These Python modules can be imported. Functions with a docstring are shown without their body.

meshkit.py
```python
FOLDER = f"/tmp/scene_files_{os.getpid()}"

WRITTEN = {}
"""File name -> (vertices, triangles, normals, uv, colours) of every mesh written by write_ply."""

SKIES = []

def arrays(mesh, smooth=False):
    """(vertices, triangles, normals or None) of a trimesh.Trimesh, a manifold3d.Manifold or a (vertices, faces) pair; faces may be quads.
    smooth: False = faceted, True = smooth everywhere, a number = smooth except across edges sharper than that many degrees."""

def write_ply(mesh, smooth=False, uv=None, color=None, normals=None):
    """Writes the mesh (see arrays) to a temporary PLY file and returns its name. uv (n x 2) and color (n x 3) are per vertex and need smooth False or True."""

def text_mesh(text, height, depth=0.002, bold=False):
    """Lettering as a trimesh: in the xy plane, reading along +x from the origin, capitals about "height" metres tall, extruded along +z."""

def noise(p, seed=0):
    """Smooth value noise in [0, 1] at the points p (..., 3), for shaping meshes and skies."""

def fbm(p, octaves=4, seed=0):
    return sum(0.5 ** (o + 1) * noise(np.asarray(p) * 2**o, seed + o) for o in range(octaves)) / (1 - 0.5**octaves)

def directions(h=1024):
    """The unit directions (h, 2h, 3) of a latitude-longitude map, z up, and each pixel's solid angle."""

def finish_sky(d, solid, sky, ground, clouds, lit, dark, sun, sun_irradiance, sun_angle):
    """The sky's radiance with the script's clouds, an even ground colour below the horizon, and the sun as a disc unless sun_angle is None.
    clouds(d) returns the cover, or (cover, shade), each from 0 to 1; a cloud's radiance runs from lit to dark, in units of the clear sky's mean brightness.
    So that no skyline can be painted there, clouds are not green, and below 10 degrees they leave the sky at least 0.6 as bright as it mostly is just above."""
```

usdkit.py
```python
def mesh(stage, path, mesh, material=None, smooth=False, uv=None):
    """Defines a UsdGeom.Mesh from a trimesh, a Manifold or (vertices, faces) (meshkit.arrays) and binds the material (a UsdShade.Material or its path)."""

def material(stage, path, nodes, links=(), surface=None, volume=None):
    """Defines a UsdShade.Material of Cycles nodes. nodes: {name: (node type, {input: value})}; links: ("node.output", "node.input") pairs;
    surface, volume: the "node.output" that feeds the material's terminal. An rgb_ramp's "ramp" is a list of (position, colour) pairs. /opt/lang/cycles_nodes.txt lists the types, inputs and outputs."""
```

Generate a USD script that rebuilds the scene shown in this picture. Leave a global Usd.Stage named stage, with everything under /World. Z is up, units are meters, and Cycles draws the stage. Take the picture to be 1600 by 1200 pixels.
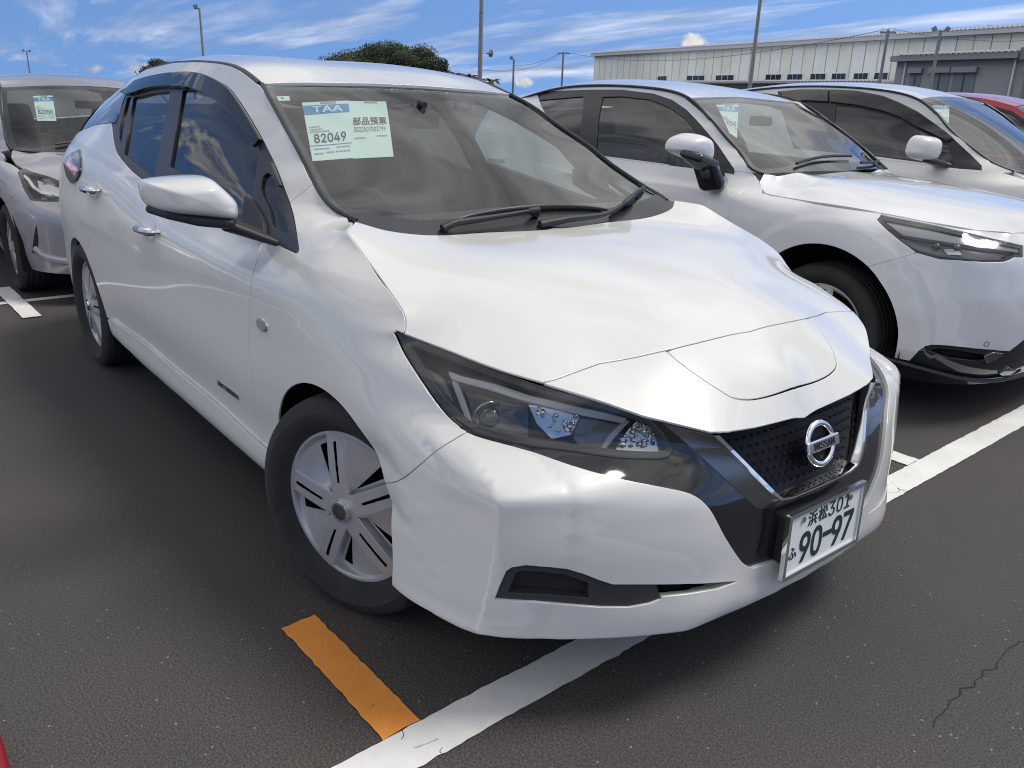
import json, math, random
import numpy as np, shapely, shapely.affinity, trimesh
from scipy.interpolate import CubicSpline, RBFInterpolator
from scipy.spatial import Delaunay
from pxr import Gf, Sdf, Usd, UsdGeom, UsdLux, UsdShade, Vt
import usdkit, meshkit

stage = Usd.Stage.CreateInMemory()
UsdGeom.SetStageUpAxis(stage, "Z")
UsdGeom.SetStageMetersPerUnit(stage, 1.0)
UsdGeom.Xform.Define(stage, "/World")
UsdGeom.Scope.Define(stage, "/World/Looks")
T_ = Sdf.ValueTypeNames

# ---------------------------------------------------------------- camera, sky, sun
cam = UsdGeom.Camera.Define(stage, "/World/camera")
CAM_POS = (1.85764, -1.78608, 1.38443)
CAM_R, CAM_U, CAM_B = ((0.624029, 0.780627, 0.034774), (-0.274764, 0.177549, 0.944977), (0.731500, -0.599248, 0.325284))
cam.AddTransformOp().Set(Gf.Matrix4d(*CAM_R, 0, *CAM_U, 0, *CAM_B, 0, *CAM_POS, 1))
cam.CreateHorizontalApertureAttr(36.0)
cam.CreateFocalLengthAttr(28.9814)
cam.CreateFStopAttr(0.0)
cam.CreateClippingRangeAttr(Gf.Vec2f(0.05, 20000))
cam.CreateExposureAttr(0.36)
SUN_EL, SUN_AZ = math.radians(60), math.radians(34)  # azimuth from +y towards +x
sun = UsdLux.DistantLight.Define(stage, "/World/sun")
sun.CreateIntensityAttr(0.52)
sun.CreateAngleAttr(20.0)
sun.CreateColorAttr(Gf.Vec3f(1.0, 0.96, 0.9))
sun.GetPrim().CreateAttribute("inputs:normalize", T_.Bool).Set(True)
_d = np.array([math.sin(SUN_AZ) * math.cos(SUN_EL), math.cos(SUN_AZ) * math.cos(SUN_EL), math.sin(SUN_EL)])
_x = np.cross([0, 0, 1.0], _d); _x /= np.linalg.norm(_x)
_y = np.cross(_d, _x)
sun.AddTransformOp().Set(Gf.Matrix4d(*_x, 0, *_y, 0, *_d, 0, 0, 0, 50, 1))
sky = UsdLux.DomeLight.Define(stage, "/World/sky")
sky.GetPrim().SetCustomDataByKey("kind", "structure")


def sky_nodes():
    n, l = {}, []

    def N(name, kind, links=(), **k):
        n[name] = (kind, k)
        for a, b in links:
            l.append((a, name + "." + b))
        return name

    def M(name, op, a, b=None, c=None):
        k, ln = {"math_type": op}, []
        for i, q in enumerate((a, b, c)):
            if isinstance(q, str):
                ln.append((q, f"value{i + 1}"))
            elif q is not None:
                k[f"value{i + 1}"] = q
        N(name, "math", ln, **k)
        return name + ".value"

    N("tc", "texture_coordinate")
    N("sx", "separate_xyz", [("tc.generated", "vector")])
    z = M("zc", "maximum", "sx.z", 0.0)
    zr = M("zr", "multiply_add", z, 0.66, 0.34)
    N("cv", "combine_xyz", [("sx.x", "x"), ("sx.y", "y"), (zr, "z")])
    N("nv", "vector_math", [("cv.vector", "vector1")], math_type="normalize")
    N("s", "sky_texture", [("nv.vector", "vector")], sky_type="single_scattering", sun_disc=False, sun_elevation=SUN_EL, sun_rotation=SUN_AZ, altitude=100.0, air_density=1.0, aerosol_density=0.6, ozone_density=1.6)
    N("tint", "mix", [("s.color", "color1")], mix_type="multiply", fac=1.0, color2=SKY_TINT)
    # high streaky cloud, on a flat layer far above
    zz = M("zz", "add", z, 0.10)
    N("pv", "combine_xyz", [(M("px", "divide", "sx.x", zz), "x"), (M("py", "divide", "sx.y", zz), "y")])
    N("mp", "mapping", [("pv.vector", "vector")], mapping_type="point", rotation=(0, 0, 0.75), scale=(0.36, 1.15, 1.0), location=CLOUD_SHIFT)
    N("n1", "noise_texture", [("mp.vector", "vector")], scale=0.75, detail=8.0, roughness=0.60, distortion=0.5)
    N("hi", "map_range", [(z, "value")], range_type="smoothstep", from_min=0.18, from_max=0.62, to_min=0.0, to_max=OVERHEAD)
    N("r1", "rgb_ramp", [(M("cz", "add", "n1.fac", "hi.result"), "fac")], ramp=[(CLOUD_LO, (0, 0, 0)), (CLOUD_HI, (0.95, 0.95, 0.95))])
    N("n2", "noise_texture", [("mp.vector", "vector")], scale=2.2, detail=6.0, roughness=0.6)
    N("r2", "rgb_ramp", [("n2.fac", "fac")], ramp=[(0.36, CLOUD_DARK), (0.62, CLOUD_LIT)])
    # heaped clouds low over the horizon
    az = M("az", "arctan2", "sx.y", "sx.x")
    N("nd", "noise_texture", [("tc.generated", "vector")], scale=38.0, detail=7.0, roughness=0.55)
    acc = None
    for k, (a0, e0, ra, re) in enumerate(HEAPS):
        a = M(f"a{k}", "divide", M(f"b{k}", "subtract", az, math.radians(a0)), math.radians(ra))
        e = M(f"e{k}", "divide", M(f"f{k}", "subtract", z, math.sin(math.radians(e0))), math.radians(re))
        q = M(f"q{k}", "add", M(f"g{k}", "multiply", a, a), M(f"h{k}", "multiply", e, e))
        v = M(f"v{k}", "subtract", 1.0, q)
        acc = v if acc is None else M(f"m{k}", "maximum", acc, v)
    hv = M("hv", "multiply_add", "nd.fac", 2.6, acc)
    N("r3", "rgb_ramp", [(M("hw", "multiply_add", hv, 0.5, -0.42), "fac")], ramp=[(0.44, (0, 0, 0)), (0.70, (1, 1, 1))])
    N("r4", "rgb_ramp", [("nd.fac", "fac")], ramp=[(0.35, HEAP_DARK), (0.60, HEAP_LIT)])
    N("x1", "mix", [("r1.color", "fac"), ("tint.color", "color1"), ("r2.color", "color2")], mix_type="mix")
    N("x2", "mix", [("r3.color", "fac"), ("x1.color", "color1"), ("r4.color", "color2")], mix_type="mix")
    N("b", "background_shader", [("x2.color", "color")], strength=SKY_STRENGTH)
    return n, l


SKY_STRENGTH = 0.082
SKY_TINT = (1.10, 1.34, 1.62)
OVERHEAD = 0.30  # the broken cloud deck overhead, which the windscreens mirror
CLOUD_LIT, CLOUD_DARK = (12.5, 12.2, 11.9), (3.0, 3.0, 3.1)
HEAP_LIT, HEAP_DARK = (8.0, 7.9, 7.8), (3.4, 3.5, 3.8)
CLOUD_LO, CLOUD_HI, CLOUD_SHIFT = 0.49, 0.78, (3.1, 1.7, 0.0)
HEAPS = [(167.2, 0.9, 1.5, 0.5), (164.3, 1.0, 1.3, 0.6), (130.2, 3.9, 1.7, 0.6), (140.6, 1.1, .8, .5), (155.5, .4, 2.2, .4), (-155, 14, 13, 5), (-172, 20, 8, 4), (-133, 19, 9, 4), (100, 2.5, 5, 1.0), (-172, 1.5, 5, 1.0), (-130, 2.0, 9, 1.4), (60, 2.2, 8, 1.3), (20, 2.0, 9, 1.2), (-50, 2.4, 12, 1.6)]
_n, _l = sky_nodes()
usdkit.material(stage, "/World/Looks/sky", _n, _l, surface="b.background")
UsdShade.MaterialBindingAPI.Apply(sky.GetPrim()).Bind(UsdShade.Material.Get(stage, "/World/Looks/sky"))
class Ring:
    """The flank of a car: a distance d(s, z) outward from a rounded plan rectangle; s runs along it from the middle of the nose (0), right side positive."""

    def __init__(self, pts, xc, yc, r, xr, zs=1.6, bumps=(), sm=(1.5e-4, 5e-3), squeeze=0.35, add=(), pin=None):
        self.xc, self.yc, self.r, self.xr, self.zs, self.bumps = xc, yc, r, xr, zs, [*bumps, *add]
        self.s1, self.s2 = yc, yc + math.pi * r / 2
        self.s3 = self.s2 + xc - xr
        self.s4 = self.s3 + math.pi * r / 2
        self.k, self.zs = squeeze, zs
        pts = np.asarray(pts, float)
        s, d = self.inv(pts)
        m = s < 0.5
        s, z, d = np.r_[s, -s[m]], np.r_[pts[:, 2], pts[m, 2]], np.r_[d, d[m]]
        key = np.unique(np.round(np.c_[s, z], 3), axis=0, return_index=True)[1]
        for b in bumps:
            d = d - b(s, z)
        w = np.where(np.abs(s[key]) < self.s2 + 0.03, sm[0], sm[1])
        if pin is not None:
            ps, _ = self.inv(np.asarray(pin, float))
            near = np.hypot(ps[:, None] - np.abs(s[key])[None], np.asarray(pin, float)[:, 2][:, None] - z[key][None]).min(0) < 1e-3
            w = np.where(near, sm[0], w)
        self.f = RBFInterpolator(np.c_[self.warp(s), z * zs][key], d[key], kernel="thin_plate_spline", smoothing=w)

    def warp(self, s):
        """Along the flank lengths count less, so that the surface runs true from nose to tail."""
        a, b, h = np.abs(s), self.s2 - 0.05, 0.12
        soft = h * np.logaddexp(0, (a - b) / h)
        return np.sign(s) * (a - (1 - self.k) * soft)

    def inv(self, p):
        x, y, out_s, out_d = p[:, 0], np.abs(p[:, 1]), np.zeros(len(p)), np.zeros(len(p))
        w = self.yc + self.r
        front, rear = (x > self.xc), (x < self.xr)
        a = front & (y <= self.yc)
        out_s[a], out_d[a] = y[a], x[a] - self.xc - self.r
        a = front & (y > self.yc)
        out_s[a] = self.s1 + self.r * np.arctan2(y[a] - self.yc, x[a] - self.xc)
        out_d[a] = np.hypot(y[a] - self.yc, x[a] - self.xc) - self.r
        a = ~front & ~rear
        out_s[a], out_d[a] = self.s2 + self.xc - x[a], y[a] - w
        a = rear & (y > self.yc)
        out_s[a] = self.s3 + self.r * np.arctan2(self.xr - x[a], y[a] - self.yc)
        out_d[a] = np.hypot(y[a] - self.yc, x[a] - self.xr) - self.r
        a = rear & (y <= self.yc)
        out_s[a], out_d[a] = self.s4 + self.yc - y[a], self.xr - self.r - x[a]
        return out_s, out_d

    def d(self, s, z):
        v = self.f(np.c_[self.warp(s), z * self.zs])
        for b in self.bumps:
            v = v + b(s, z)
        return v

    def ev(self, uv, off=0.0):
        uv = np.asarray(uv, float)
        s, z = np.abs(uv[:, 0]), uv[:, 1]
        d = self.d(s, z) + off
        n = np.zeros((len(s), 2))
        b = np.zeros((len(s), 2))
        w = self.yc + self.r
        k = s <= self.s1
        b[k], n[k] = np.c_[np.full(k.sum(), self.xc + self.r), s[k]], [1, 0]
        for lo, c, t0, k in ((self.s1, self.xc, 0.0, (s > self.s1) & (s <= self.s2)), (self.s3, self.xr, math.pi / 2, (s > self.s3) & (s <= self.s4))):
            t = t0 + (s[k] - lo) / self.r
            n[k] = np.c_[np.cos(t), np.sin(t)]
            b[k] = [c, self.yc] + self.r * n[k]
        k = (s > self.s2) & (s <= self.s3)
        b[k], n[k] = np.c_[self.xc - (s[k] - self.s2), np.full(k.sum(), w)], [0, 1]
        k = s > self.s4
        b[k], n[k] = np.c_[np.full(k.sum(), self.xr - self.r), self.yc - (s[k] - self.s4)], [-1, 0]
        p = b + n * d[:, None]
        return np.c_[p[:, 0], -np.sign(uv[:, 0] + 1e-12) * p[:, 1], z]

    def x2s(self, x):
        return self.s2 + self.xc - x

    def g(self, p):
        s, d = self.inv(p)
        return d - self.d(s, p[:, 2])

    def uv(self, p):
        s, _ = self.inv(p)
        return np.c_[np.where(p[:, 1] > 0, -s, s), p[:, 2]]

    flip = False


class Height:
    """A top panel of a car: z over (x, y), the same on both sides."""

    def __init__(self, pts, smoothing=2e-5):
        pts = np.asarray(pts, float)
        pts = np.vstack([pts, pts * [1, -1, 1]])
        key = np.unique(np.round(pts[:, :2], 3), axis=0, return_index=True)[1]
        self.f = RBFInterpolator(pts[key, :2], pts[key, 2], kernel="thin_plate_spline", smoothing=smoothing)

    def ev(self, uv, off=0.0):
        uv = np.asarray(uv, float)
        return np.c_[uv, self.f(uv) + off]

    def g(self, p):
        return p[:, 2] - self.f(p[:, :2])

    def uv(self, p):
        return p[:, :2].copy()

    flip = True


def normals(ch, uv, off=0.0):
    e = 2e-3
    uv = np.asarray(uv, float)
    du = ch.ev(uv + [e, 0]) - ch.ev(uv - [e, 0])
    dv = ch.ev(uv + [0, e]) - ch.ev(uv - [0, e])
    n = np.cross(du, dv)
    n /= np.maximum(np.linalg.norm(n, axis=1), 1e-12)[:, None]
    return n if ch.flip else -n




def resample(poly, step):
    """A closed polyline with points about step apart; corners are kept."""
    out = []
    for a, b in zip(poly, np.roll(poly, -1, axis=0)):
        n = max(1, int(math.ceil(np.linalg.norm(b - a) / step - 1e-6)))
        out.append(a + (b - a) * (np.arange(n) / n)[:, None])
    return np.vstack(out)


def mesh2d(polygon, step, edge):
    """Delaunay triangles of a shapely polygon: (points, triangles, boundary loops as index arrays)."""
    rings = [np.array(polygon.exterior.coords)[:-1]] + [np.array(r.coords)[:-1] for r in polygon.interiors]
    loops, pts, at = [], [], 0
    for k, r in enumerate(rings):
        area = 0.5 * np.sum(r[:, 0] * np.roll(r[:, 1], -1) - r[:, 1] * np.roll(r[:, 0], -1))
        if (area < 0) == (k == 0):
            r = r[::-1]
        r = resample(r, edge)
        loops.append(np.arange(at, at + len(r)))
        pts.append(r)
        at += len(r)
    x0, y0, x1, y1 = polygon.bounds
    gx, gy = np.meshgrid(np.arange(x0 + step / 2, x1, step), np.arange(y0 + step / 2, y1, step * 0.87))
    gx[1::2] += step / 2
    g = np.c_[gx.ravel(), gy.ravel()]
    inner = polygon.buffer(-0.55 * step)
    if not inner.is_empty:
        pts.append(g[shapely.contains_xy(inner, g[:, 0], g[:, 1])])
        mid = polygon.buffer(-0.8 * edge)
        if not mid.is_empty:
            for ring in [h for q in getattr(mid, "geoms", [mid]) for h in [q.exterior, *q.interiors]]:
                c = np.array(ring.coords)[:-1]
                if len(c) > 3:
                    pts.append(resample(c, edge * 1.3))
    p = np.vstack(pts)
    tri = Delaunay(p).simplices
    c = p[tri].mean(1)
    a = p[tri]
    area = np.cross(a[:, 1] - a[:, 0], a[:, 2] - a[:, 0])
    keep = shapely.contains_xy(polygon, c[:, 0], c[:, 1]) & (np.abs(area) > 1e-9)
    tri = tri[keep]
    area = area[keep]
    tri[area < 0] = tri[area < 0][:, ::-1]
    return p, tri, loops


def panel(ch, polygon, step=0.03, edge=0.012, lip=0.002, depth=0.012, off=0.0):
    """A sheet on a chart, cut to a polygon, its edges turned in: (vertices, triangles, normals)."""
    parts = []
    for q in getattr(polygon, "geoms", [polygon]):
        if q.is_empty or q.area < 1e-6:
            continue
        p, tri, loops = mesh2d(q, step, edge)
        v = ch.ev(p, 0.0)
        n = normals(ch, p)
        v = v + n * off
        if not ch.flip or True:
            fn = np.cross(v[tri[:, 1]] - v[tri[:, 0]], v[tri[:, 2]] - v[tri[:, 0]])
            if (fn * n[tri[:, 0]]).sum() < 0:
                tri = tri[:, ::-1]
                sense = -1
            else:
                sense = 1
        vs, ns, ts, at = [v], [n], [tri], len(v)
        if depth > 0:
            for loop in loops:
                a, b = v[loop], v[np.roll(loop, -1)]
                t = np.roll(v[loop], -1, axis=0) - np.roll(v[loop], 1, axis=0)
                o = np.cross(t, n[loop]) * sense
                o /= np.maximum(np.linalg.norm(o, axis=1), 1e-9)[:, None]
                m = len(loop)
                r0 = a
                r1 = a + o * lip * 0.7 - n[loop] * lip * 0.3
                r2 = a + o * lip - n[loop] * lip
                r3 = a + o * lip - n[loop] * depth
                rows, nr = [r0, r1, r2, r3], [n[loop], (n[loop] + o) / 1.4142, o, o]
                vs += rows
                ns += nr
                i, j = np.arange(m), (np.arange(m) + 1) % m
                for k in range(3):
                    A, B, C_, D = at + k * m + i, at + k * m + j, at + (k + 1) * m + j, at + (k + 1) * m + i
                    f = np.vstack([np.c_[A, D, B], np.c_[B, D, C_]])
                    ts.append(f if sense > 0 else f[:, ::-1])
                at += 4 * m
        parts.append((np.vstack(vs), np.vstack(ts), np.vstack(ns)))
    return join(parts)


def join(parts):
    at, vs, ts, ns = 0, [], [], []
    for v, t, n in parts:
        vs.append(v)
        ts.append(np.asarray(t) + at)
        ns.append(n)
        at += len(v)
    return np.vstack(vs), np.vstack(ts), np.vstack(ns)


def mirror(m):
    v, t, n = m
    return v * [1, -1, 1], np.asarray(t)[:, ::-1], n * [1, -1, 1]

# ---------------------------------------------------------------- helpers
_names = {}


def numbered(parent, name):
    n = _names.get((parent, name), 0)
    _names[(parent, name)] = n + 1
    return f"{parent}/{name}" + (f"_{n:03d}" if n else "")


def tag(prim, label=None, category=None, group=None, kind=None):
    for k, v in (("label", label), ("category", category), ("group", group), ("kind", kind)):
        if v:
            prim.SetCustomDataByKey(k, v)
    return prim


def thing(name, label, category, loc=(0, 0, 0), rotz=0.0, group=None):
    x = UsdGeom.Xform.Define(stage, numbered("/World", name))
    x.AddTranslateOp().Set(Gf.Vec3d(*map(float, loc)))
    x.AddRotateZOp().Set(math.degrees(rotz))
    return tag(x.GetPrim(), label, category, group)


def obj(name, m, material, parent=None, label=None, category=None, kind=None, group=None, smooth=30):
    """One Mesh prim. m: (vertices, triangles, normals) or anything usdkit.mesh takes."""
    path = numbered(str(parent.GetPath()) if parent else "/World", name)
    mt = UsdShade.Material.Get(stage, "/World/Looks/" + material)
    if isinstance(m, tuple) and len(m) == 3:
        v, t, n = m
        g = usdkit.mesh(stage, path, (v, t), mt)
        g.CreateNormalsAttr(Vt.Vec3fArray.FromNumpy(np.asarray(n, np.float32)))
        g.SetNormalsInterpolation("vertex")
    else:
        g = usdkit.mesh(stage, path, m, mt, smooth=smooth)
    return tag(g.GetPrim(), label, category, group, kind)


def tri(m):
    return trimesh.Trimesh(m[0], m[1], process=False)


def cat(*ms):
    return trimesh.util.concatenate([m if isinstance(m, trimesh.Trimesh) else tri(m) for m in ms])


def box(cx, cy, cz, sx, sy, sz):
    b = trimesh.creation.box((sx, sy, sz))
    b.apply_translation((cx, cy, cz))
    return b


def rhull(balls, sub=1):
    """The hull of spheres (x, y, z, r): rounded boxes, cushions, shells."""
    p = [trimesh.creation.icosphere(sub, r).vertices + [x, y, z] for x, y, z, r in balls]
    return trimesh.convex.convex_hull(np.vstack(p))


def rbox(cx, cy, cz, sx, sy, sz, r=0.03, sub=1):
    return rhull([(cx + a * (sx / 2 - r), cy + b * (sy / 2 - r), cz + c * (sz / 2 - r), r) for a in (-1, 1) for b in (-1, 1) for c in (-1, 1)], sub)


def tube(pts, radius, n=8, closed=False, flat=1.0):
    """A round bar along points; radius may vary; flat squeezes it along the local vertical."""
    p = np.asarray(pts, float)
    r = np.broadcast_to(np.asarray(radius, float), (len(p),))
    t = (np.roll(p, -1, 0) - np.roll(p, 1, 0)) if closed else np.gradient(p, axis=0)
    t /= np.maximum(np.linalg.norm(t, axis=1), 1e-9)[:, None]
    up = np.array([0.0, 0.0, 1.0]) if abs(t[:, 2]).mean() < 0.9 else np.array([1.0, 0, 0])
    a = np.cross(t, up)
    a /= np.maximum(np.linalg.norm(a, axis=1), 1e-9)[:, None]
    b = np.cross(a, t)
    w = np.arange(n) / n * 2 * np.pi
    v = (p[:, None] + r[:, None, None] * (np.cos(w)[None, :, None] * a[:, None] + flat * np.sin(w)[None, :, None] * b[:, None])).reshape(-1, 3)
    m, f = len(p), []
    for i in range(m if closed else m - 1):
        i2 = (i + 1) % m
        for k in range(n):
            k2 = (k + 1) % n
            A, B, C_, D = i * n + k, i * n + k2, i2 * n + k2, i2 * n + k
            f += [[A, B, C_], [A, C_, D]]
    if not closed:
        for i, s in ((0, 1), (m - 1, -1)):
            for k in range(1, n - 1):
                f.append([i * n, i * n + k + 1, i * n + k][::s])
    q = trimesh.Trimesh(v, f, process=False)
    q.fix_normals()
    return q


def curve(pts, step=0.02):
    p = np.asarray(pts, float)
    t = np.r_[0, np.cumsum(np.sqrt(np.linalg.norm(np.diff(p, axis=0), axis=1)))]
    n = max(2, int(np.linalg.norm(np.diff(p, axis=0), axis=1).sum() / step) + 1)
    return CubicSpline(t, p, axis=0, bc_type="natural")(np.linspace(0, t[-1], n)) if len(p) > 2 else np.linspace(p[0], p[1], n)


class Disc:
    """A round relief on the car's right side: (u, v) are x and z about the hub; h(u, v) stands out towards -y."""

    flip = True

    def __init__(self, h):
        self.h = h

    def ev(self, uv, off=0.0):
        uv = np.asarray(uv, float)
        return np.c_[uv[:, 0], -self.h(uv[:, 0], uv[:, 1]) - off, uv[:, 1]]


def sstep(a, b, x):
    t = np.clip((x - a) / (b - a), 0, 1)
    return t * t * (3 - 2 * t)


def place(m, r=None, t=(0, 0, 0)):
    v, f, n = m
    r = np.eye(3) if r is None else r
    return v @ r.T + np.asarray(t), f, n @ r.T


def rz(a):
    return np.array([[math.cos(a), -math.sin(a), 0], [math.sin(a), math.cos(a), 0], [0, 0, 1.0]])


def lathe(profile, n=72):
    """(radius, y) profile turned about the y axis."""
    pr = np.asarray(profile, float)
    w = np.arange(n) / n * 2 * np.pi
    v = np.stack([pr[:, None, 0] * np.cos(w), np.repeat(pr[:, None, 1], n, 1), pr[:, None, 0] * np.sin(w)], -1).reshape(-1, 3)
    f = []
    for i in range(len(pr) - 1):
        k = np.arange(n)
        k2 = (k + 1) % n
        A, B, C_, D = i * n + k, i * n + k2, (i + 1) * n + k2, (i + 1) * n + k
        f += [np.c_[A, B, C_], np.c_[A, C_, D]]
    m = trimesh.Trimesh(v, np.vstack(f), process=False)
    return m


def poly(*runs):
    p = shapely.Polygon(np.vstack([np.asarray(r, float) for r in runs]))
    return p if p.is_valid else p.buffer(0)


def circle(cu, cv, r, n=64, a0=0.0, a1=2 * np.pi):
    a = np.linspace(a0, a1, n)
    return np.c_[cu + r * np.cos(a), cv + r * np.sin(a)]


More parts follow.
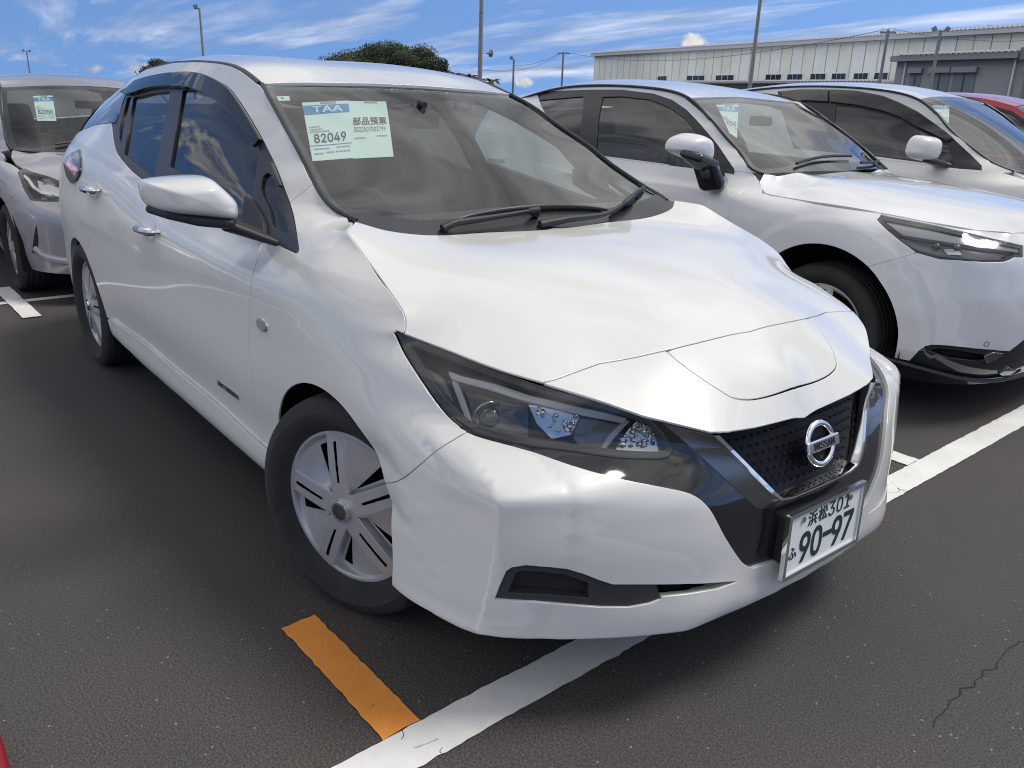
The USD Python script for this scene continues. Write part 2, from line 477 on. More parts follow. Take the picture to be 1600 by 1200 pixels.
GLYPHS = json.loads('''{"浜":[[[-19,-18,-19,-12,-9,-12,-9,33,19,39,28,43,30,43,32,40,34,40,35,37,26,34,-1,29,-2,27,-2,15,42,15,42,9,41,8,28,8,28,-10,30,-12,44,-12,44,-18],[-2,-10,0,-12,21,-12,21,8,-2,8]],[[20,-26,20,-24,26,-22,42,-38,43,-42,37,-45,35,-41,29,-36,29,-34]],[[-18,-42,-7,-31,-2,-22,5,-24,3,-30,-10,-45,-14,-45,-16,-42]],[[-39,37,-35,42,-33,42,-21,35,-20,33,-18,33,-17,30,-22,25,-28,31]],[[-44,11,-42,16,-39,17,-31,13,-22,6,-26,1,-28,1,-35,7]],[[-43,-40,-43,-38,-41,-37,-38,-29,-36,-28,-31,-18,-29,-11,-26,-10,-22,-12,-22,-16,-27,-24,-27,-27,-34,-41,-36,-43,-38,-43]]],"松":[[[21,36,21,40,28,41,30,31,34,24,34,21,37,18,41,9,43,8,43,5,39,2,39,0,36,2,28,16,28,19,26,21]],[[-7,-42,-9,-35,-6,-33,0,-22,0,-19,2,-17,2,-14,4,-12,4,-9,6,-7,10,5,11,12,19,10,13,-10,11,-12,11,-15,8,-19,8,-22,3,-30,3,-33,30,-30,30,-28,23,-16,24,-13,29,-12,39,-31,42,-41,38,-43,35,-43,33,-37,25,-37,24,-38,18,-38,17,-39]],[[-11,3,-10,7,-6,11,-2,19,2,31,3,39,4,40,9,40,11,39,9,27,7,25,6,19,0,6,-2,5,-4,0,-7,0]],[[-45,-21,-36,-5,-30,14,-30,16,-44,16,-44,23,-29,23,-29,44,-22,44,-22,23,-10,23,-10,16,-22,16,-22,12,-9,-6,-9,-8,-14,-13,-20,0,-22,0,-22,-46,-29,-46,-29,-5,-31,-5,-35,-18,-39,-23,-40,-27,-42,-27]]],"ふ":[[[22,-6,22,-3,24,-3,25,-1,28,-1,31,-4,44,-28,43,-32,37,-34,35,-27,31,-21,31,-18,29,-17,25,-8]],[[-13,31,-13,33,-10,35,-10,37,-7,37,15,25,16,19,8,12,4,11,1,14,1,16,5,18,6,21,0,24,-1,26]],[[-18,-31,-10,-32,-9,-33,0,-33,5,-31,7,-28,7,-22,4,-15,-1,-10,-1,-8,-13,3,-10,7,-6,8,-4,4,6,-5,6,-7,11,-12,15,-21,15,-30,11,-37,5,-40,-13,-40,-13,-39,-17,-39]],[[-44,-30,-44,-28,-34,-23,-27,-16,-25,-16,-20,-10,-15,-15,-23,-24,-25,-24,-28,-28,-30,-28,-38,-35,-40,-35,-41,-32]]],"部":[[[12,39,39,39,43,36,38,21,32,10,32,7,39,-3,39,-6,41,-8,42,-22,40,-27,37,-30,31,-32,23,-32,22,-25,31,-25,35,-21,34,-8,29,1,24,5,28,17,30,19,33,32,19,32,19,-45,12,-45]],[[-43,-1,-43,6,-29,7,-31,16,-34,21,-33,25,-40,25,-40,32,-21,32,-21,35,-24,40,-24,43,-18,44,-13,32,5,32,5,25,0,25,1,22,-1,20,-1,17,-6,7,7,6,7,-1],[-28,24,-22,11,-22,8,-24,8,-24,6,-13,6,-7,22,-7,25,-27,25]],[[-38,-10,-37,-9,2,-9,3,-10,3,-44,-4,-44,-5,-41,-30,-41,-31,-45,-38,-45],[-31,-33,-4,-34,-4,-16,-31,-16]]],"品":[[[5,-46,5,-3,41,-3,41,-45,33,-45,33,-40,13,-40,11,-46],[12,-32,33,-33,33,-10,12,-10]],[[-26,40,27,40,27,7,-26,7],[-19,15,19,14,19,33,-19,33]],[[-40,-3,-6,-3,-6,-45,-13,-45,-13,-40,-32,-40,-34,-46,-40,-46],[-32,-10,-33,-33,-13,-33,-13,-10]]],"預":[[[24,-34,24,-32,29,-29,38,-36,40,-36,42,-39,44,-39,45,-42,43,-44,39,-45,33,-39]],[[-44,1,-44,8,-22,8,-25,13,-27,13,-35,20,-39,21,-39,24,-35,27,-30,23,-25,22,-20,27,-18,31,-42,32,-42,39,-9,39,-8,37,-6,37,-5,39,44,39,44,33,23,33,21,27,21,24,40,24,40,-27,-2,-27,-2,6,-4,6,-6,-3,-11,-14,-16,-13,-16,-10,-12,1,-22,1,-22,-42,-28,-45,-39,-45,-41,-38,-29,-38,-29,0],[5,-20,33,-21,33,-12,5,-12],[5,10,7,8,33,8,33,18,5,18],[5,-5,7,-7,33,-7,33,3,5,3],[-20,18,-14,12,-14,8,-5,8,-2,7,-2,23,-1,24,13,24,15,33,-5,33,-5,35,-7,35,-10,29]],[[-12,-42,-12,-40,-1,-36,7,-29,10,-29,14,-32,11,-36,-5,-45,-8,-45,-10,-42]]],"票":[[[-43,-21,-43,-15,43,-15,43,-21,4,-21,4,-41,2,-44,-1,-45,-15,-45,-16,-42,-16,-39,-4,-39,-4,-21]],[[14,-28,18,-24,21,-24,22,-26,28,-28,29,-30,40,-36,42,-38,42,-40,40,-40,38,-43,36,-43,30,-37]],[[-42,34,-42,40,41,40,41,34,14,33,14,26,37,26,37,4,-36,4,-36,26,-15,26,-15,34],[14,11,29,10,29,20,14,20],[-8,11,7,10,7,20,-8,20],[-8,27,7,26,7,34,-8,34],[-29,11,-15,10,-15,20,-29,20]],[[-31,-2,31,-2,31,-8,-31,-8]],[[-43,-40,-43,-38,-32,-33,-23,-24,-16,-25,-16,-27,-25,-36,-30,-38,-32,-41,-39,-44]]]}''')


def glyph_shape(ch):
    """A character as a shapely shape in a cell 100 wide, 100 tall, centred on the origin."""
    return shapely.union_all([shapely.Polygon(np.reshape(q[0], (-1, 2)), [np.reshape(h, (-1, 2)) for h in q[1:]]).buffer(0) for q in GLYPHS[ch]])


def text_flat(text, height, bold=False):
    """Lettering as flat triangles (x, y), centred."""
    if text[0] in GLYPHS:
        vs, fs, at = [], [], 0
        for k, ch in enumerate(text):
            g = glyph_shape(ch)
            if bold:
                g = g.buffer(1.5)
            for q in getattr(g, "geoms", [g]):
                v, f = trimesh.creation.triangulate_polygon(q, engine="earcut")
                vs.append(v * (height / 88) + [k * height * 1.12, 0])
                fs.append(f + at)
                at += len(v)
        v, f = np.vstack(vs), np.vstack(fs)
    else:
        m = meshkit.text_mesh(text, height, 0.001, bold)
        k = m.triangles[:, :, 2].max(1) < 1e-6
        idx = m.faces[k][:, ::-1]
        u, inv = np.unique(idx, return_inverse=True)
        v, f = m.vertices[u][:, :2], inv.reshape(-1, 3)
    v = v - (v.min(0) + v.max(0)) / 2
    return v, f


def fine(v, f, size):
    """Splits long triangles so that lettering can follow a curved sheet."""
    m = trimesh.Trimesh(np.c_[v, np.zeros(len(v))], f, process=False)
    vv, ff = trimesh.remesh.subdivide_to_size(m.vertices, m.faces, size, max_iter=8)
    return vv[:, :2], ff


def solid_text(text, height, depth, frame, bold=False):
    """Raised lettering: frame = (origin, right, up, out)."""
    o, r, u, n = (np.asarray(q, float) for q in frame)
    if text[0] in GLYPHS:
        parts = []
        for k, ch in enumerate(text):
            g = glyph_shape(ch).buffer(1.2)
            for q in getattr(g, "geoms", [g]):
                m = trimesh.creation.extrude_polygon(q, 1.0, engine="earcut")
                m.vertices[:, :2] = m.vertices[:, :2] * (height / 88) + [k * height * 1.08, 0]
                m.vertices[:, 2] *= depth
                parts.append(m)
        m = trimesh.util.concatenate(parts)
    else:
        m = meshkit.text_mesh(text, height, depth, bold)
    c = (m.vertices[:, :2].min(0) + m.vertices[:, :2].max(0)) / 2
    v = m.vertices - [c[0], c[1], 0]
    return trimesh.Trimesh(o + v[:, :1] * r + v[:, 1:2] * u + v[:, 2:] * n, m.faces, process=False)

# ---------------------------------------------------------------- materials
def look(name, nodes, links, surface="p.BSDF"):
    return usdkit.material(stage, "/World/Looks/" + name, nodes, links, surface=surface)


def plain(name, color, rough=0.5, **k):
    return look(name, {"p": ("principled_bsdf", dict(base_color=color, roughness=rough, **k))}, [])


def paint(name, color, rough=0.32, metallic=0.0, dirt=0.04):
    """Car paint: a clear coat over a base that varies a little, with a trace of dust low down."""
    c = np.array(color)
    look(name, {
        "g": ("geometry", {}),
        "n1": ("noise_texture", {"scale": 1.7, "detail": 4}),
        "r1": ("rgb_ramp", {"ramp": [(0.3, tuple(c * (1 - dirt))), (0.7, tuple(c))]}),
        "n2": ("noise_texture", {"scale": 1500.0, "detail": 1}),
        "b": ("bump", {"strength": 0.03, "distance": 0.0005}),
        "n3": ("noise_texture", {"scale": 5.0, "detail": 5}),
        "m3": ("map_range", {"from_min": 0.3, "from_max": 0.7, "to_min": 0.025, "to_max": 0.07}),
        "p": ("principled_bsdf", {"roughness": rough, "metallic": metallic, "coat_weight": 1.0, "coat_roughness": 0.03, "coat_ior": 1.5, "specular_ior_level": 0.4}),
    }, [("g.position", "n1.vector"), ("n1.fac", "r1.fac"), ("r1.color", "p.base_color"), ("g.position", "n2.vector"), ("n2.fac", "b.height"), ("b.normal", "p.normal"),
        ("g.position", "n3.vector"), ("n3.fac", "m3.value"), ("m3.result", "p.coat_roughness")])


def glazing(name, tint, base=0.08, rough=0.0):
    """A thin pane: clear light passes tinted, and it mirrors more at a slant, alike from both sides."""
    look(name, {
        "f": ("layer_weight", {"blend": 0.5}),
        "p5": ("math", {"math_type": "power", "value2": 4.5}),
        "k": ("math", {"math_type": "multiply_add", "value2": 0.92 - base, "value3": base}),
        "t": ("transparent_bsdf", {"color": tint}),
        "g": ("glossy_bsdf", {"color": (1, 1, 1), "roughness": rough}),
        "x": ("mix_closure", {}),
    }, [("f.facing", "p5.value1"), ("p5.value", "k.value1"), ("k.value", "x.fac"), ("t.BSDF", "x.closure1"), ("g.BSDF", "x.closure2")], surface="x.closure")


paint("pearl_white", (0.61, 0.607, 0.585))
paint("cool_white", (0.60, 0.607, 0.62))
paint("silver_paint", (0.34, 0.33, 0.355), 0.38, 0.6)
paint("grey_paint", (0.25, 0.25, 0.28), 0.38, 0.5)
paint("red_paint", (0.32, 0.03, 0.04), 0.35, 0.2)
plain("gloss_black", (0.008, 0.008, 0.010), 0.06, coat_weight=0.6)
plain("satin_black", (0.012, 0.012, 0.014), 0.32)
plain("black_plastic", (0.014, 0.014, 0.016), 0.55)
plain("dark_plastic", (0.03, 0.031, 0.034), 0.5)
plain("under_black", (0.004, 0.004, 0.004), 0.9)
plain("interior_grey", (0.055, 0.055, 0.058), 0.8)
plain("interior_dark", (0.022, 0.022, 0.024), 0.8)
plain("headliner", (0.22, 0.22, 0.21), 0.9)
plain("chrome", (0.82, 0.83, 0.85), 0.06, metallic=1.0)
plain("smoked_chrome", (0.20, 0.20, 0.205), 0.22, metallic=0.9)
plain("dark_chrome", (0.30, 0.31, 0.33), 0.10, metallic=1.0)
plain("lamp_silver", (0.55, 0.555, 0.57), 0.16, metallic=1.0)
plain("lamp_grey", (0.10, 0.105, 0.11), 0.25)
plain("lamp_strip", (0.24, 0.245, 0.255), 0.2, coat_weight=0.5)
plain("projector_glass", (0.02, 0.022, 0.027), 0.02, specular_ior_level=0.8, coat_weight=1.0)
plain("red_lamp", (0.35, 0.015, 0.02), 0.08, coat_weight=1.0)
plain("amber", (0.6, 0.2, 0.02), 0.2, coat_weight=1.0)
look("wheel_silver", {"g": ("texture_coordinate", {}), "n": ("noise_texture", {"scale": 6.0, "detail": 6}), "r": ("rgb_ramp", {"ramp": [(0.3, (0.36, 0.36, 0.37)), (0.7, (0.44, 0.44, 0.45))]}),
    "p": ("principled_bsdf", {"roughness": 0.36, "metallic": 0.55, "coat_weight": 0.4, "coat_roughness": 0.15})}, [("g.object", "n.vector"), ("n.fac", "r.fac"), ("r.color", "p.base_color")])
look("rubber", {"g": ("texture_coordinate", {}), "n": ("noise_texture", {"scale": 14.0, "detail": 6}), "r": ("rgb_ramp", {"ramp": [(0.3, (0.010, 0.010, 0.0105)), (0.75, (0.022, 0.021, 0.020))]}),
    "b": ("bump", {"strength": 0.2, "distance": 0.001}), "p": ("principled_bsdf", {"roughness": 0.72})}, [("g.object", "n.vector"), ("n.fac", "r.fac"), ("r.color", "p.base_color"), ("n.fac", "b.height"), ("b.normal", "p.normal")])
glazing("windshield_glass", (0.68, 0.77, 0.74))
glazing("side_glass", (0.58, 0.63, 0.62))
glazing("privacy_glass", (0.05, 0.055, 0.06))
glazing("visor_smoke", (0.10, 0.10, 0.115))
glazing("lamp_lens", (0.88, 0.90, 0.91), 0.05, 0.09)
plain("paper", (0.72, 0.76, 0.75), 0.7)
plain("paper_blue", (0.05, 0.22, 0.52), 0.6)
plain("ink", (0.03, 0.03, 0.035), 0.6)
plain("ink_grey", (0.30, 0.32, 0.33), 0.7)
plain("plate_white", (0.74, 0.75, 0.74), 0.35)
plain("plate_green", (0.010, 0.035, 0.025), 0.4)
plain("steel", (0.55, 0.55, 0.56), 0.3, metallic=1.0)
plain("seat_fabric", (0.045, 0.045, 0.047), 0.95)
plain("grille_black", (0.003, 0.003, 0.006), 0.5, specular_ior_level=0.15)

STEER = 0.3275
MIRROR_OUT = [(-1.139,1.141),(-1.124,1.147),(-1.058,1.155),(-.981,1.156),(-.964,1.149),(-.931,1.117),(-.906,1.084),(-.904,1.063),(-.909,1.040),(-.964,1.039),(-1.042,1.051),(-1.105,1.063),(-1.131,1.083),(-1.139,1.116)]
LEAF_PIN = [(-0.2189,0.6707,1.0502),(-0.1832,0.7002,1.0461),(-0.1473,0.7316,1.0405),(-0.1277,0.742,1.0349),(-0.0942,0.7449,1.0225),(-0.0436,0.7504,1.0027),(0.0074,0.7567,0.9832),(0.0481,0.7623,0.9687),(0.0819,0.7668,0.9562),(0.1146,0.7709,0.9431),(0.1442,0.7739,0.9299),(0.1681,0.7755,0.9183),(0.1864,0.7758,0.908),(0.201,0.7758,0.8978),(0.2135,0.7771,0.8853),(0.2238,0.7812,0.872),(0.2313,0.788,0.8606),(0.2373,0.7952,0.8522),(0.2373,0.7952,0.8522),(0.2564,0.7794,0.8458),(0.2824,0.768,0.8416),(0.313,0.7595,0.8387),(0.3452,0.7519,0.836),(0.3739,0.7417,0.8315),(0.4015,0.7303,0.8263),(0.4284,0.7183,0.821),(0.4548,0.7059,0.816),(0.4806,0.6931,0.8115),(0.5055,0.6798,0.8075),(0.5293,0.6658,0.8036),(0.5521,0.6511,0.7997),(0.5681,0.6421,0.7961),(0.6019,0.6161,0.7885),(0.6331,0.5894,0.78),(0.6611,0.563,0.7706),(0.6844,0.5365,0.7596),(0.7049,0.5112,0.7483),(0.7236,0.4861,0.7378),(0.7406,0.4595,0.7286),(0.7575,0.4327,0.7209),(0.7756,0.4076,0.7141),(0.7938,0.3831,0.7068),(0.8114,0.3581,0.6988)]
LEAF_RING = [(0.91,0,0.3),(0.9,0.2,0.3),(0.915,0,0.45),(0.9,0.2,0.45),(0.3,0.865,0.45),(0.895,0,0.54),(0.885,0.2,0.54),(0.28,0.865,0.56),(0.845,0,0.64),(0.825,0.3,0.65),(0.2,0.869,0.65),(0.825,0,0.675),(0.815,0.335,0.7),(0.757,0.44,0.7),(0.655,0.61,0.7),(0.54,0.73,0.7),(0.42,0.8,0.7),(0.25,0.862,0.7),(0.565,0.68,0.765),(0.4,0.775,0.775),(0.24,0.835,0.785),(0.205,0.806,0.853),(0,0.885,0.58),(0,0.886,0.68),(0,0.878,0.77),(0,0.862,0.84),(0,0.838,0.9),(0,0.8,0.95),(0.15,0.878,0.64),(0.15,0.868,0.73),(0.15,0.848,0.8),(0.15,0.815,0.865),(0.15,0.795,0.9),(-0.17,0.888,0.72),(-0.17,0.882,0.8),(-0.17,0.866,0.88),(-0.17,0.838,0.945),(-0.17,0.8,0.987),(-0.25,0.7,1.045),(0.868,0.43,0.235),(0.8422,0.4856,0.235),(0.8142,0.5397,0.235),(0.7839,0.5922,0.235),(0.7513,0.6433,0.235),(0.7164,0.6927,0.235),(0.6792,0.7407,0.235),(0.6397,0.7871,0.235),(0.5565,0.8438,0.235),(0.5147,0.8542,0.235),(0.4727,0.8634,0.235),(0.4304,0.8712,0.235),(0.3878,0.8778,0.235),(0.882,0.43,0.265),(0.8549,0.4852,0.265),(0.8258,0.539,0.265),(0.7946,0.5914,0.265),(0.7613,0.6424,0.265),(0.7259,0.6919,0.265),(0.6885,0.74,0.265),(0.6489,0.7867,0.265),(0.5631,0.8439,0.265),(0.5186,0.8545,0.265),(0.4738,0.8639,0.265),(0.4288,0.8719,0.265),(0.3836,0.8785,0.265),(0.884,0.43,0.3),(0.8574,0.4846,0.3),(0.8289,0.5379,0.3),(0.7985,0.5901,0.3),(0.7662,0.6409,0.3),(0.7321,0.6906,0.3),(0.6961,0.7389,0.3),(0.6582,0.7861,0.3),(0.571,0.8441,0.3),(0.5233,0.8549,0.3),(0.4753,0.8644,0.3),(0.4271,0.8726,0.3),(0.3787,0.8794,0.3),(0.872,0.43,0.36),(0.8491,0.4838,0.36),(0.8245,0.5367,0.36),(0.798,0.5885,0.36),(0.7698,0.6392,0.36),(0.7398,0.689,0.36),(0.7081,0.7377,0.36),(0.6746,0.7853,0.36),(0.5876,0.8443,0.36),(0.5357,0.8552,0.36),(0.4836,0.8648,0.36),(0.4313,0.8731,0.36),(0.3788,0.8801,0.36),(0.8698,0.43,0.41),(0.848,0.4834,0.41),(0.8246,0.5359,0.41),(0.7995,0.5875,0.41),(0.7728,0.6382,0.41),(0.7444,0.688,0.41),(0.7144,0.7369,0.41),(0.6827,0.7849,0.41),(0.5955,0.8444,0.41),(0.5413,0.8554,0.41),(0.487,0.8652,0.41),(0.4324,0.8736,0.41),(0.3777,0.8807,0.41),(0.8658,0.43,0.462),(0.8454,0.483,0.462),(0.8234,0.5353,0.462),(0.7998,0.5867,0.462),(0.7748,0.6374,0.462),(0.7481,0.6872,0.462),(0.72,0.7363,0.462),(0.6903,0.7845,0.462),(0.6027,0.8444,0.462),(0.5461,0.8556,0.462),(0.4894,0.8654,0.462),(0.4324,0.8739,0.462),(0.3752,0.8811,0.462),(0.8553,0.43,0.52),(0.8363,0.4828,0.52),(0.8158,0.5348,0.52),(0.7939,0.5862,0.52),(0.7704,0.6368,0.52),(0.7454,0.6867,0.52),(0.719,0.7358,0.52),(0.691,0.7843,0.52),(0.603,0.8444,0.52),(0.5443,0.8555,0.52),(0.4853,0.8652,0.52),(0.4262,0.8737,0.52),(0.3668,0.8808,0.52),(0.8408,0.43,0.57),(0.8236,0.4825,0.57),(0.8049,0.5344,0.57),(0.7848,0.5856,0.57),(0.7632,0.6362,0.57),(0.7401,0.6861,0.57),(0.7155,0.7354,0.57),(0.6895,0.784,0.57),(0.601,0.8443,0.57),(0.5399,0.8554,0.57),(0.4785,0.8651,0.57),(0.417,0.8735,0.57),(0.3553,0.8805,0.57),(0.8193,0.43,0.6),(0.8048,0.4823,0.6),(0.7888,0.5339,0.6),(0.7713,0.585,0.6),(0.7524,0.6356,0.6),(0.732,0.6855,0.6),(0.7101,0.7349,0.6),(0.6868,0.7838,0.6),(0.5977,0.8443,0.6),(0.5332,0.8553,0.6),(0.4685,0.865,0.6),(0.4036,0.8734,0.6),(0.3386,0.8804,0.6),(0.7968,0.43,0.63),(0.7775,0.4821,0.63),(0.7569,0.5335,0.63),(0.7348,0.5843,0.63),(0.7114,0.6344,0.63),(0.6866,0.6838,0.63),(0.6605,0.7325,0.63),(0.6329,0.7806,0.63),(0.5455,0.8409,0.63),(0.4869,0.8524,0.63),(0.428,0.8627,0.63),(0.3689,0.8716,0.63),(0.3095,0.8792,0.63),(0.772,0.43,0.66),(0.7465,0.4812,0.66),(0.7196,0.5315,0.66),(0.6916,0.5811,0.66),(0.6622,0.6299,0.66),(0.6316,0.6779,0.66),(0.5996,0.7251,0.66),(0.5665,0.7716,0.66),(0.4807,0.8316,0.66),(0.4291,0.8447,0.66),(0.3773,0.8565,0.66),(0.3251,0.8669,0.66),(0.2727,0.8761,0.66),(0.9,0,0.235),(0.897,0.12,0.235),(0.888,0.25,0.235),(0.912,0,0.27),(0.905,0.2,0.27),(0.8,0.42,0.2),(0.6,0.74,0.2),(0.52,0.8,0.2),(0.33,0.86,0.2),(0.86,0.1,0.2),(-0.35,0.797,0.17),(-0.35,0.852,0.235),(-0.35,0.861,0.33),(-0.35,0.882,0.48),(-0.35,0.891,0.7),(-0.35,0.888,0.82),(-0.35,0.875,0.89),(-0.35,0.845,0.9046),(-0.35,0.8,0.9596),(-0.35,0.7889,0.9773),(-0.35,0.7657,1.0068),(-0.35,0.7245,1.0421),(-0.35,0.6714,1.0775),(-0.6,0.8,0.17),(-0.6,0.855,0.235),(-0.6,0.864,0.33),(-0.6,0.885,0.48),(-0.6,0.894,0.7),(-0.6,0.891,0.82),(-0.6,0.878,0.89),(-0.6,0.845,0.9047),(-0.6,0.8,0.9597),(-0.6,0.7846,0.9942),(-0.6,0.7542,1.0517),(-0.6,0.7044,1.1207),(-0.6,0.6426,1.1897),(-0.9,0.8,0.17),(-0.9,0.855,0.235),(-0.9,0.864,0.33),(-0.9,0.885,0.48),(-0.9,0.894,0.7),(-0.9,0.891,0.82),(-0.9,0.878,0.89),(-0.9,0.845,0.9173),(-0.9,0.8,0.9723),(-0.9,0.7769,1.0263),(-0.9,0.7338,1.1163),(-0.9,0.6687,1.2243),(-0.9,0.5917,1.3322),(-1.2,0.8,0.17),(-1.2,0.855,0.235),(-1.2,0.864,0.33),(-1.2,0.885,0.48),(-1.2,0.894,0.7),(-1.2,0.891,0.82),(-1.2,0.878,0.89),(-1.2,0.845,0.93),(-1.2,0.8,0.985),(-1.2,0.7729,1.0529),(-1.2,0.7231,1.166),(-1.2,0.6501,1.3017),(-1.2,0.565,1.4374),(-1.5,0.8,0.17),(-1.5,0.855,0.235),(-1.5,0.864,0.33),(-1.5,0.885,0.48),(-1.5,0.894,0.7),(-1.5,0.891,0.82),(-1.5,0.878,0.89),(-1.5,0.845,0.955),(-1.5,0.8,1.01),(-1.5,0.7729,1.0805),(-1.5,0.7231,1.1979),(-1.5,0.6501,1.3389),(-1.5,0.565,1.4798),(-1.8,0.8,0.17),(-1.8,0.855,0.235),(-1.8,0.864,0.33),(-1.8,0.885,0.48),(-1.8,0.894,0.7),(-1.8,0.891,0.82),(-1.8,0.878,0.89),(-1.8,0.845,0.9859),(-1.8,0.8,1.0409),(-1.8,0.7729,1.1078),(-1.8,0.7231,1.2192),(-1.8,0.6501,1.3529),(-1.8,0.565,1.4867),(-2.1,0.8,0.17),(-2.1,0.855,0.235),(-2.1,0.864,0.33),(-2.1,0.885,0.48),(-2.1,0.894,0.7),(-2.1,0.891,0.82),(-2.1,0.878,0.89),(-2.1,0.845,1.0193),(-2.1,0.8,1.0743),(-2.1,0.7729,1.1351),(-2.1,0.7231,1.2364),(-2.1,0.6501,1.3579),(-2.1,0.565,1.4795),(-2.4,0.894,0.7),(-2.4,0.891,0.82),(-2.4,0.878,0.89),(-2.4,0.845,1.045),(-2.4,0.8,1.1),(-2.4,0.7729,1.154),(-2.4,0.7231,1.244),(-2.4,0.6501,1.352),(-2.4,0.565,1.46),(-2.7,0.892,0.7),(-2.7,0.889,0.82),(-2.7,0.876,0.89),(-2.7,0.832,1.06),(-2.7,0.787,1.115),(-2.7,0.7619,1.1583),(-2.7,0.7153,1.2305),(-2.7,0.6462,1.3171),(-2.7,0.565,1.4038),(-2.9,0.884,0.7),(-2.9,0.881,0.82),(-2.9,0.868,0.89),(-2.9,0.816,1.065),(-2.9,0.771,1.12),(-2.9,0.748,1.1565),(-2.9,0.7051,1.2173),(-2.9,0.6402,1.2903),(-2.9,0.5633,1.3633),(-3.1,0.869,0.7),(-3.1,0.866,0.82),(-3.1,0.853,0.89),(-3.1,0.7965,1.065),(-3.1,0.7515,1.12),(-3.1,0.7309,1.15),(-3.1,0.692,1.2),(-3.1,0.632,1.26),(-3.1,0.56,1.32),(-3.1,0.85,0.3),(-3.1,0.865,0.5),(-3.4,0.74,0.3),(-3.4,0.76,0.5),(-3.4,0.75,0.7),(-3.4,0.72,0.9),(-3.38,0.69,1),(-3.3,0.64,1.15),(-3.2,0.6,1.27),(-3.57,0,0.3),(-3.6,0,0.5),(-3.59,0,0.7),(-3.55,0,0.9),(-3.5,0,1),(-3.3,0,1.3),(-3.54,0.4,0.3),(-3.57,0.4,0.5),(-3.56,0.4,0.7),(-3.52,0.4,0.9),(-3.47,0.4,1),(-3.28,0.4,1.3),(-0.2189,0.6707,1.0502),(-0.1832,0.7002,1.0461),(-0.1473,0.7316,1.0405),(-0.1277,0.742,1.0349),(-0.0942,0.7449,1.0225),(-0.0436,0.7504,1.0027),(0.0074,0.7567,0.9832),(0.0481,0.7623,0.9687),(0.0819,0.7668,0.9562),(0.1146,0.7709,0.9431),(0.1442,0.7739,0.9299),(0.1681,0.7755,0.9183),(0.1864,0.7758,0.908),(0.201,0.7758,0.8978),(0.2135,0.7771,0.8853),(0.2238,0.7812,0.872),(0.2313,0.788,0.8606),(0.2373,0.7952,0.8522),(0.2373,0.7952,0.8522),(0.2564,0.7794,0.8458),(0.2824,0.768,0.8416),(0.313,0.7595,0.8387),(0.3452,0.7519,0.836),(0.3739,0.7417,0.8315),(0.4015,0.7303,0.8263),(0.4284,0.7183,0.821),(0.4548,0.7059,0.816),(0.4806,0.6931,0.8115),(0.5055,0.6798,0.8075),(0.5293,0.6658,0.8036),(0.5521,0.6511,0.7997),(0.5681,0.6421,0.7961),(0.6019,0.6161,0.7885),(0.6331,0.5894,0.78),(0.6611,0.563,0.7706),(0.6844,0.5365,0.7596),(0.7049,0.5112,0.7483),(0.7236,0.4861,0.7378),(0.7406,0.4595,0.7286),(0.7575,0.4327,0.7209),(0.7756,0.4076,0.7141),(0.7938,0.3831,0.7068),(0.8114,0.3581,0.6988)]
LEAF_HOOD = [(0.83,0,0.668),(0.832,0.15,0.675),(0.818,0.335,0.697),(0.757,0.44,0.72),(0.8,0,0.725),(0.775,0.213,0.738),(0.72,0.4,0.752),(0.66,0.556,0.772),(0.645,0,0.838),(0.622,0.3,0.832),(0.572,0.47,0.816),(0.56,0.63,0.802),(0.46,0,0.902),(0.45,0.3,0.894),(0.44,0.5,0.873),(0.46,0.7,0.816),(0.345,0.752,0.836),(0.33,0.65,0.872),(0.2,0,0.955),(0.2,0.35,0.953),(0.2,0.58,0.942),(0.24,0.788,0.852),(0.205,0.78,0.893),(0.15,0.775,0.927),(0.08,0.766,0.957),(0,0,0.983),(0,0.35,0.983),(0,0.58,0.985),(0,0.755,0.986),(-0.07,0.747,1.013),(-0.13,0,0.997),(-0.14,0.3,0.998),(-0.15,0.5,1.01),(-0.19,0.6,1.032),(-0.22,0.655,1.048),(-0.137,0.74,1.038)]
LEAF_WS = [(-0.12,0,0.985),(-0.13,0.3,0.988),(-0.15,0.45,1),(-0.172,0.56,1.02),(-0.215,0.642,1.04),(-0.284,0.667,1.06),(-0.36,0.672,1.08),(-0.46,0.665,1.12),(-0.545,0.655,1.16),(-0.656,0.63,1.22),(-0.8,0.605,1.285),(-0.98,0.583,1.37),(-1.09,0.565,1.41),(-0.45,0,1.14),(-0.47,0.4,1.135),(-0.8,0,1.305),(-0.8,0.35,1.3),(-1.17,0,1.445),(-1.14,0.3,1.437),(-1,0,1.385)]
LEAF_ROOF = [(-1.17,0,1.445),(-1.14,0.3,1.437),(-1.09,0.565,1.41),(-1.3,0,1.478),(-1.3,0.35,1.478),(-1.3,0.56,1.462),(-1.7,0,1.518),(-1.7,0.35,1.52),(-1.7,0.56,1.487),(-2.1,0,1.528),(-2.1,0.35,1.53),(-2.1,0.56,1.483),(-2.6,0,1.515),(-2.6,0.35,1.51),(-2.6,0.56,1.43),(-3.1,0,1.47),(-3.1,0.35,1.44),(-3.1,0.56,1.32),(-3.3,0,1.43),(-3.3,0.4,1.38)]

# ---------------------------------------------------------------- the white hatchback in front
def crease(s, z):
    """The hard vertical edge of the front bumper's corner."""
    at = np.interp(z, [.235, .30, .365, .41, .462, .52, .60, .615, .63, .66, .70], [.830, .816, .803, .795, .789, .787, .787, .800, .824, .875, .935])
    amp = np.interp(z, [.19, .235, .30, .41, .52, .60, .63, .66, .69], [.02, .030, .035, .045, .050, .053, .045, .028, 0])
    return amp * np.maximum(0, 1 - np.sqrt((np.abs(s) - at) ** 2 + .004 ** 2) / .12)


GAP = 0.0024


def cut(p, gap=GAP):
    return p.buffer(-gap, join_style=2)


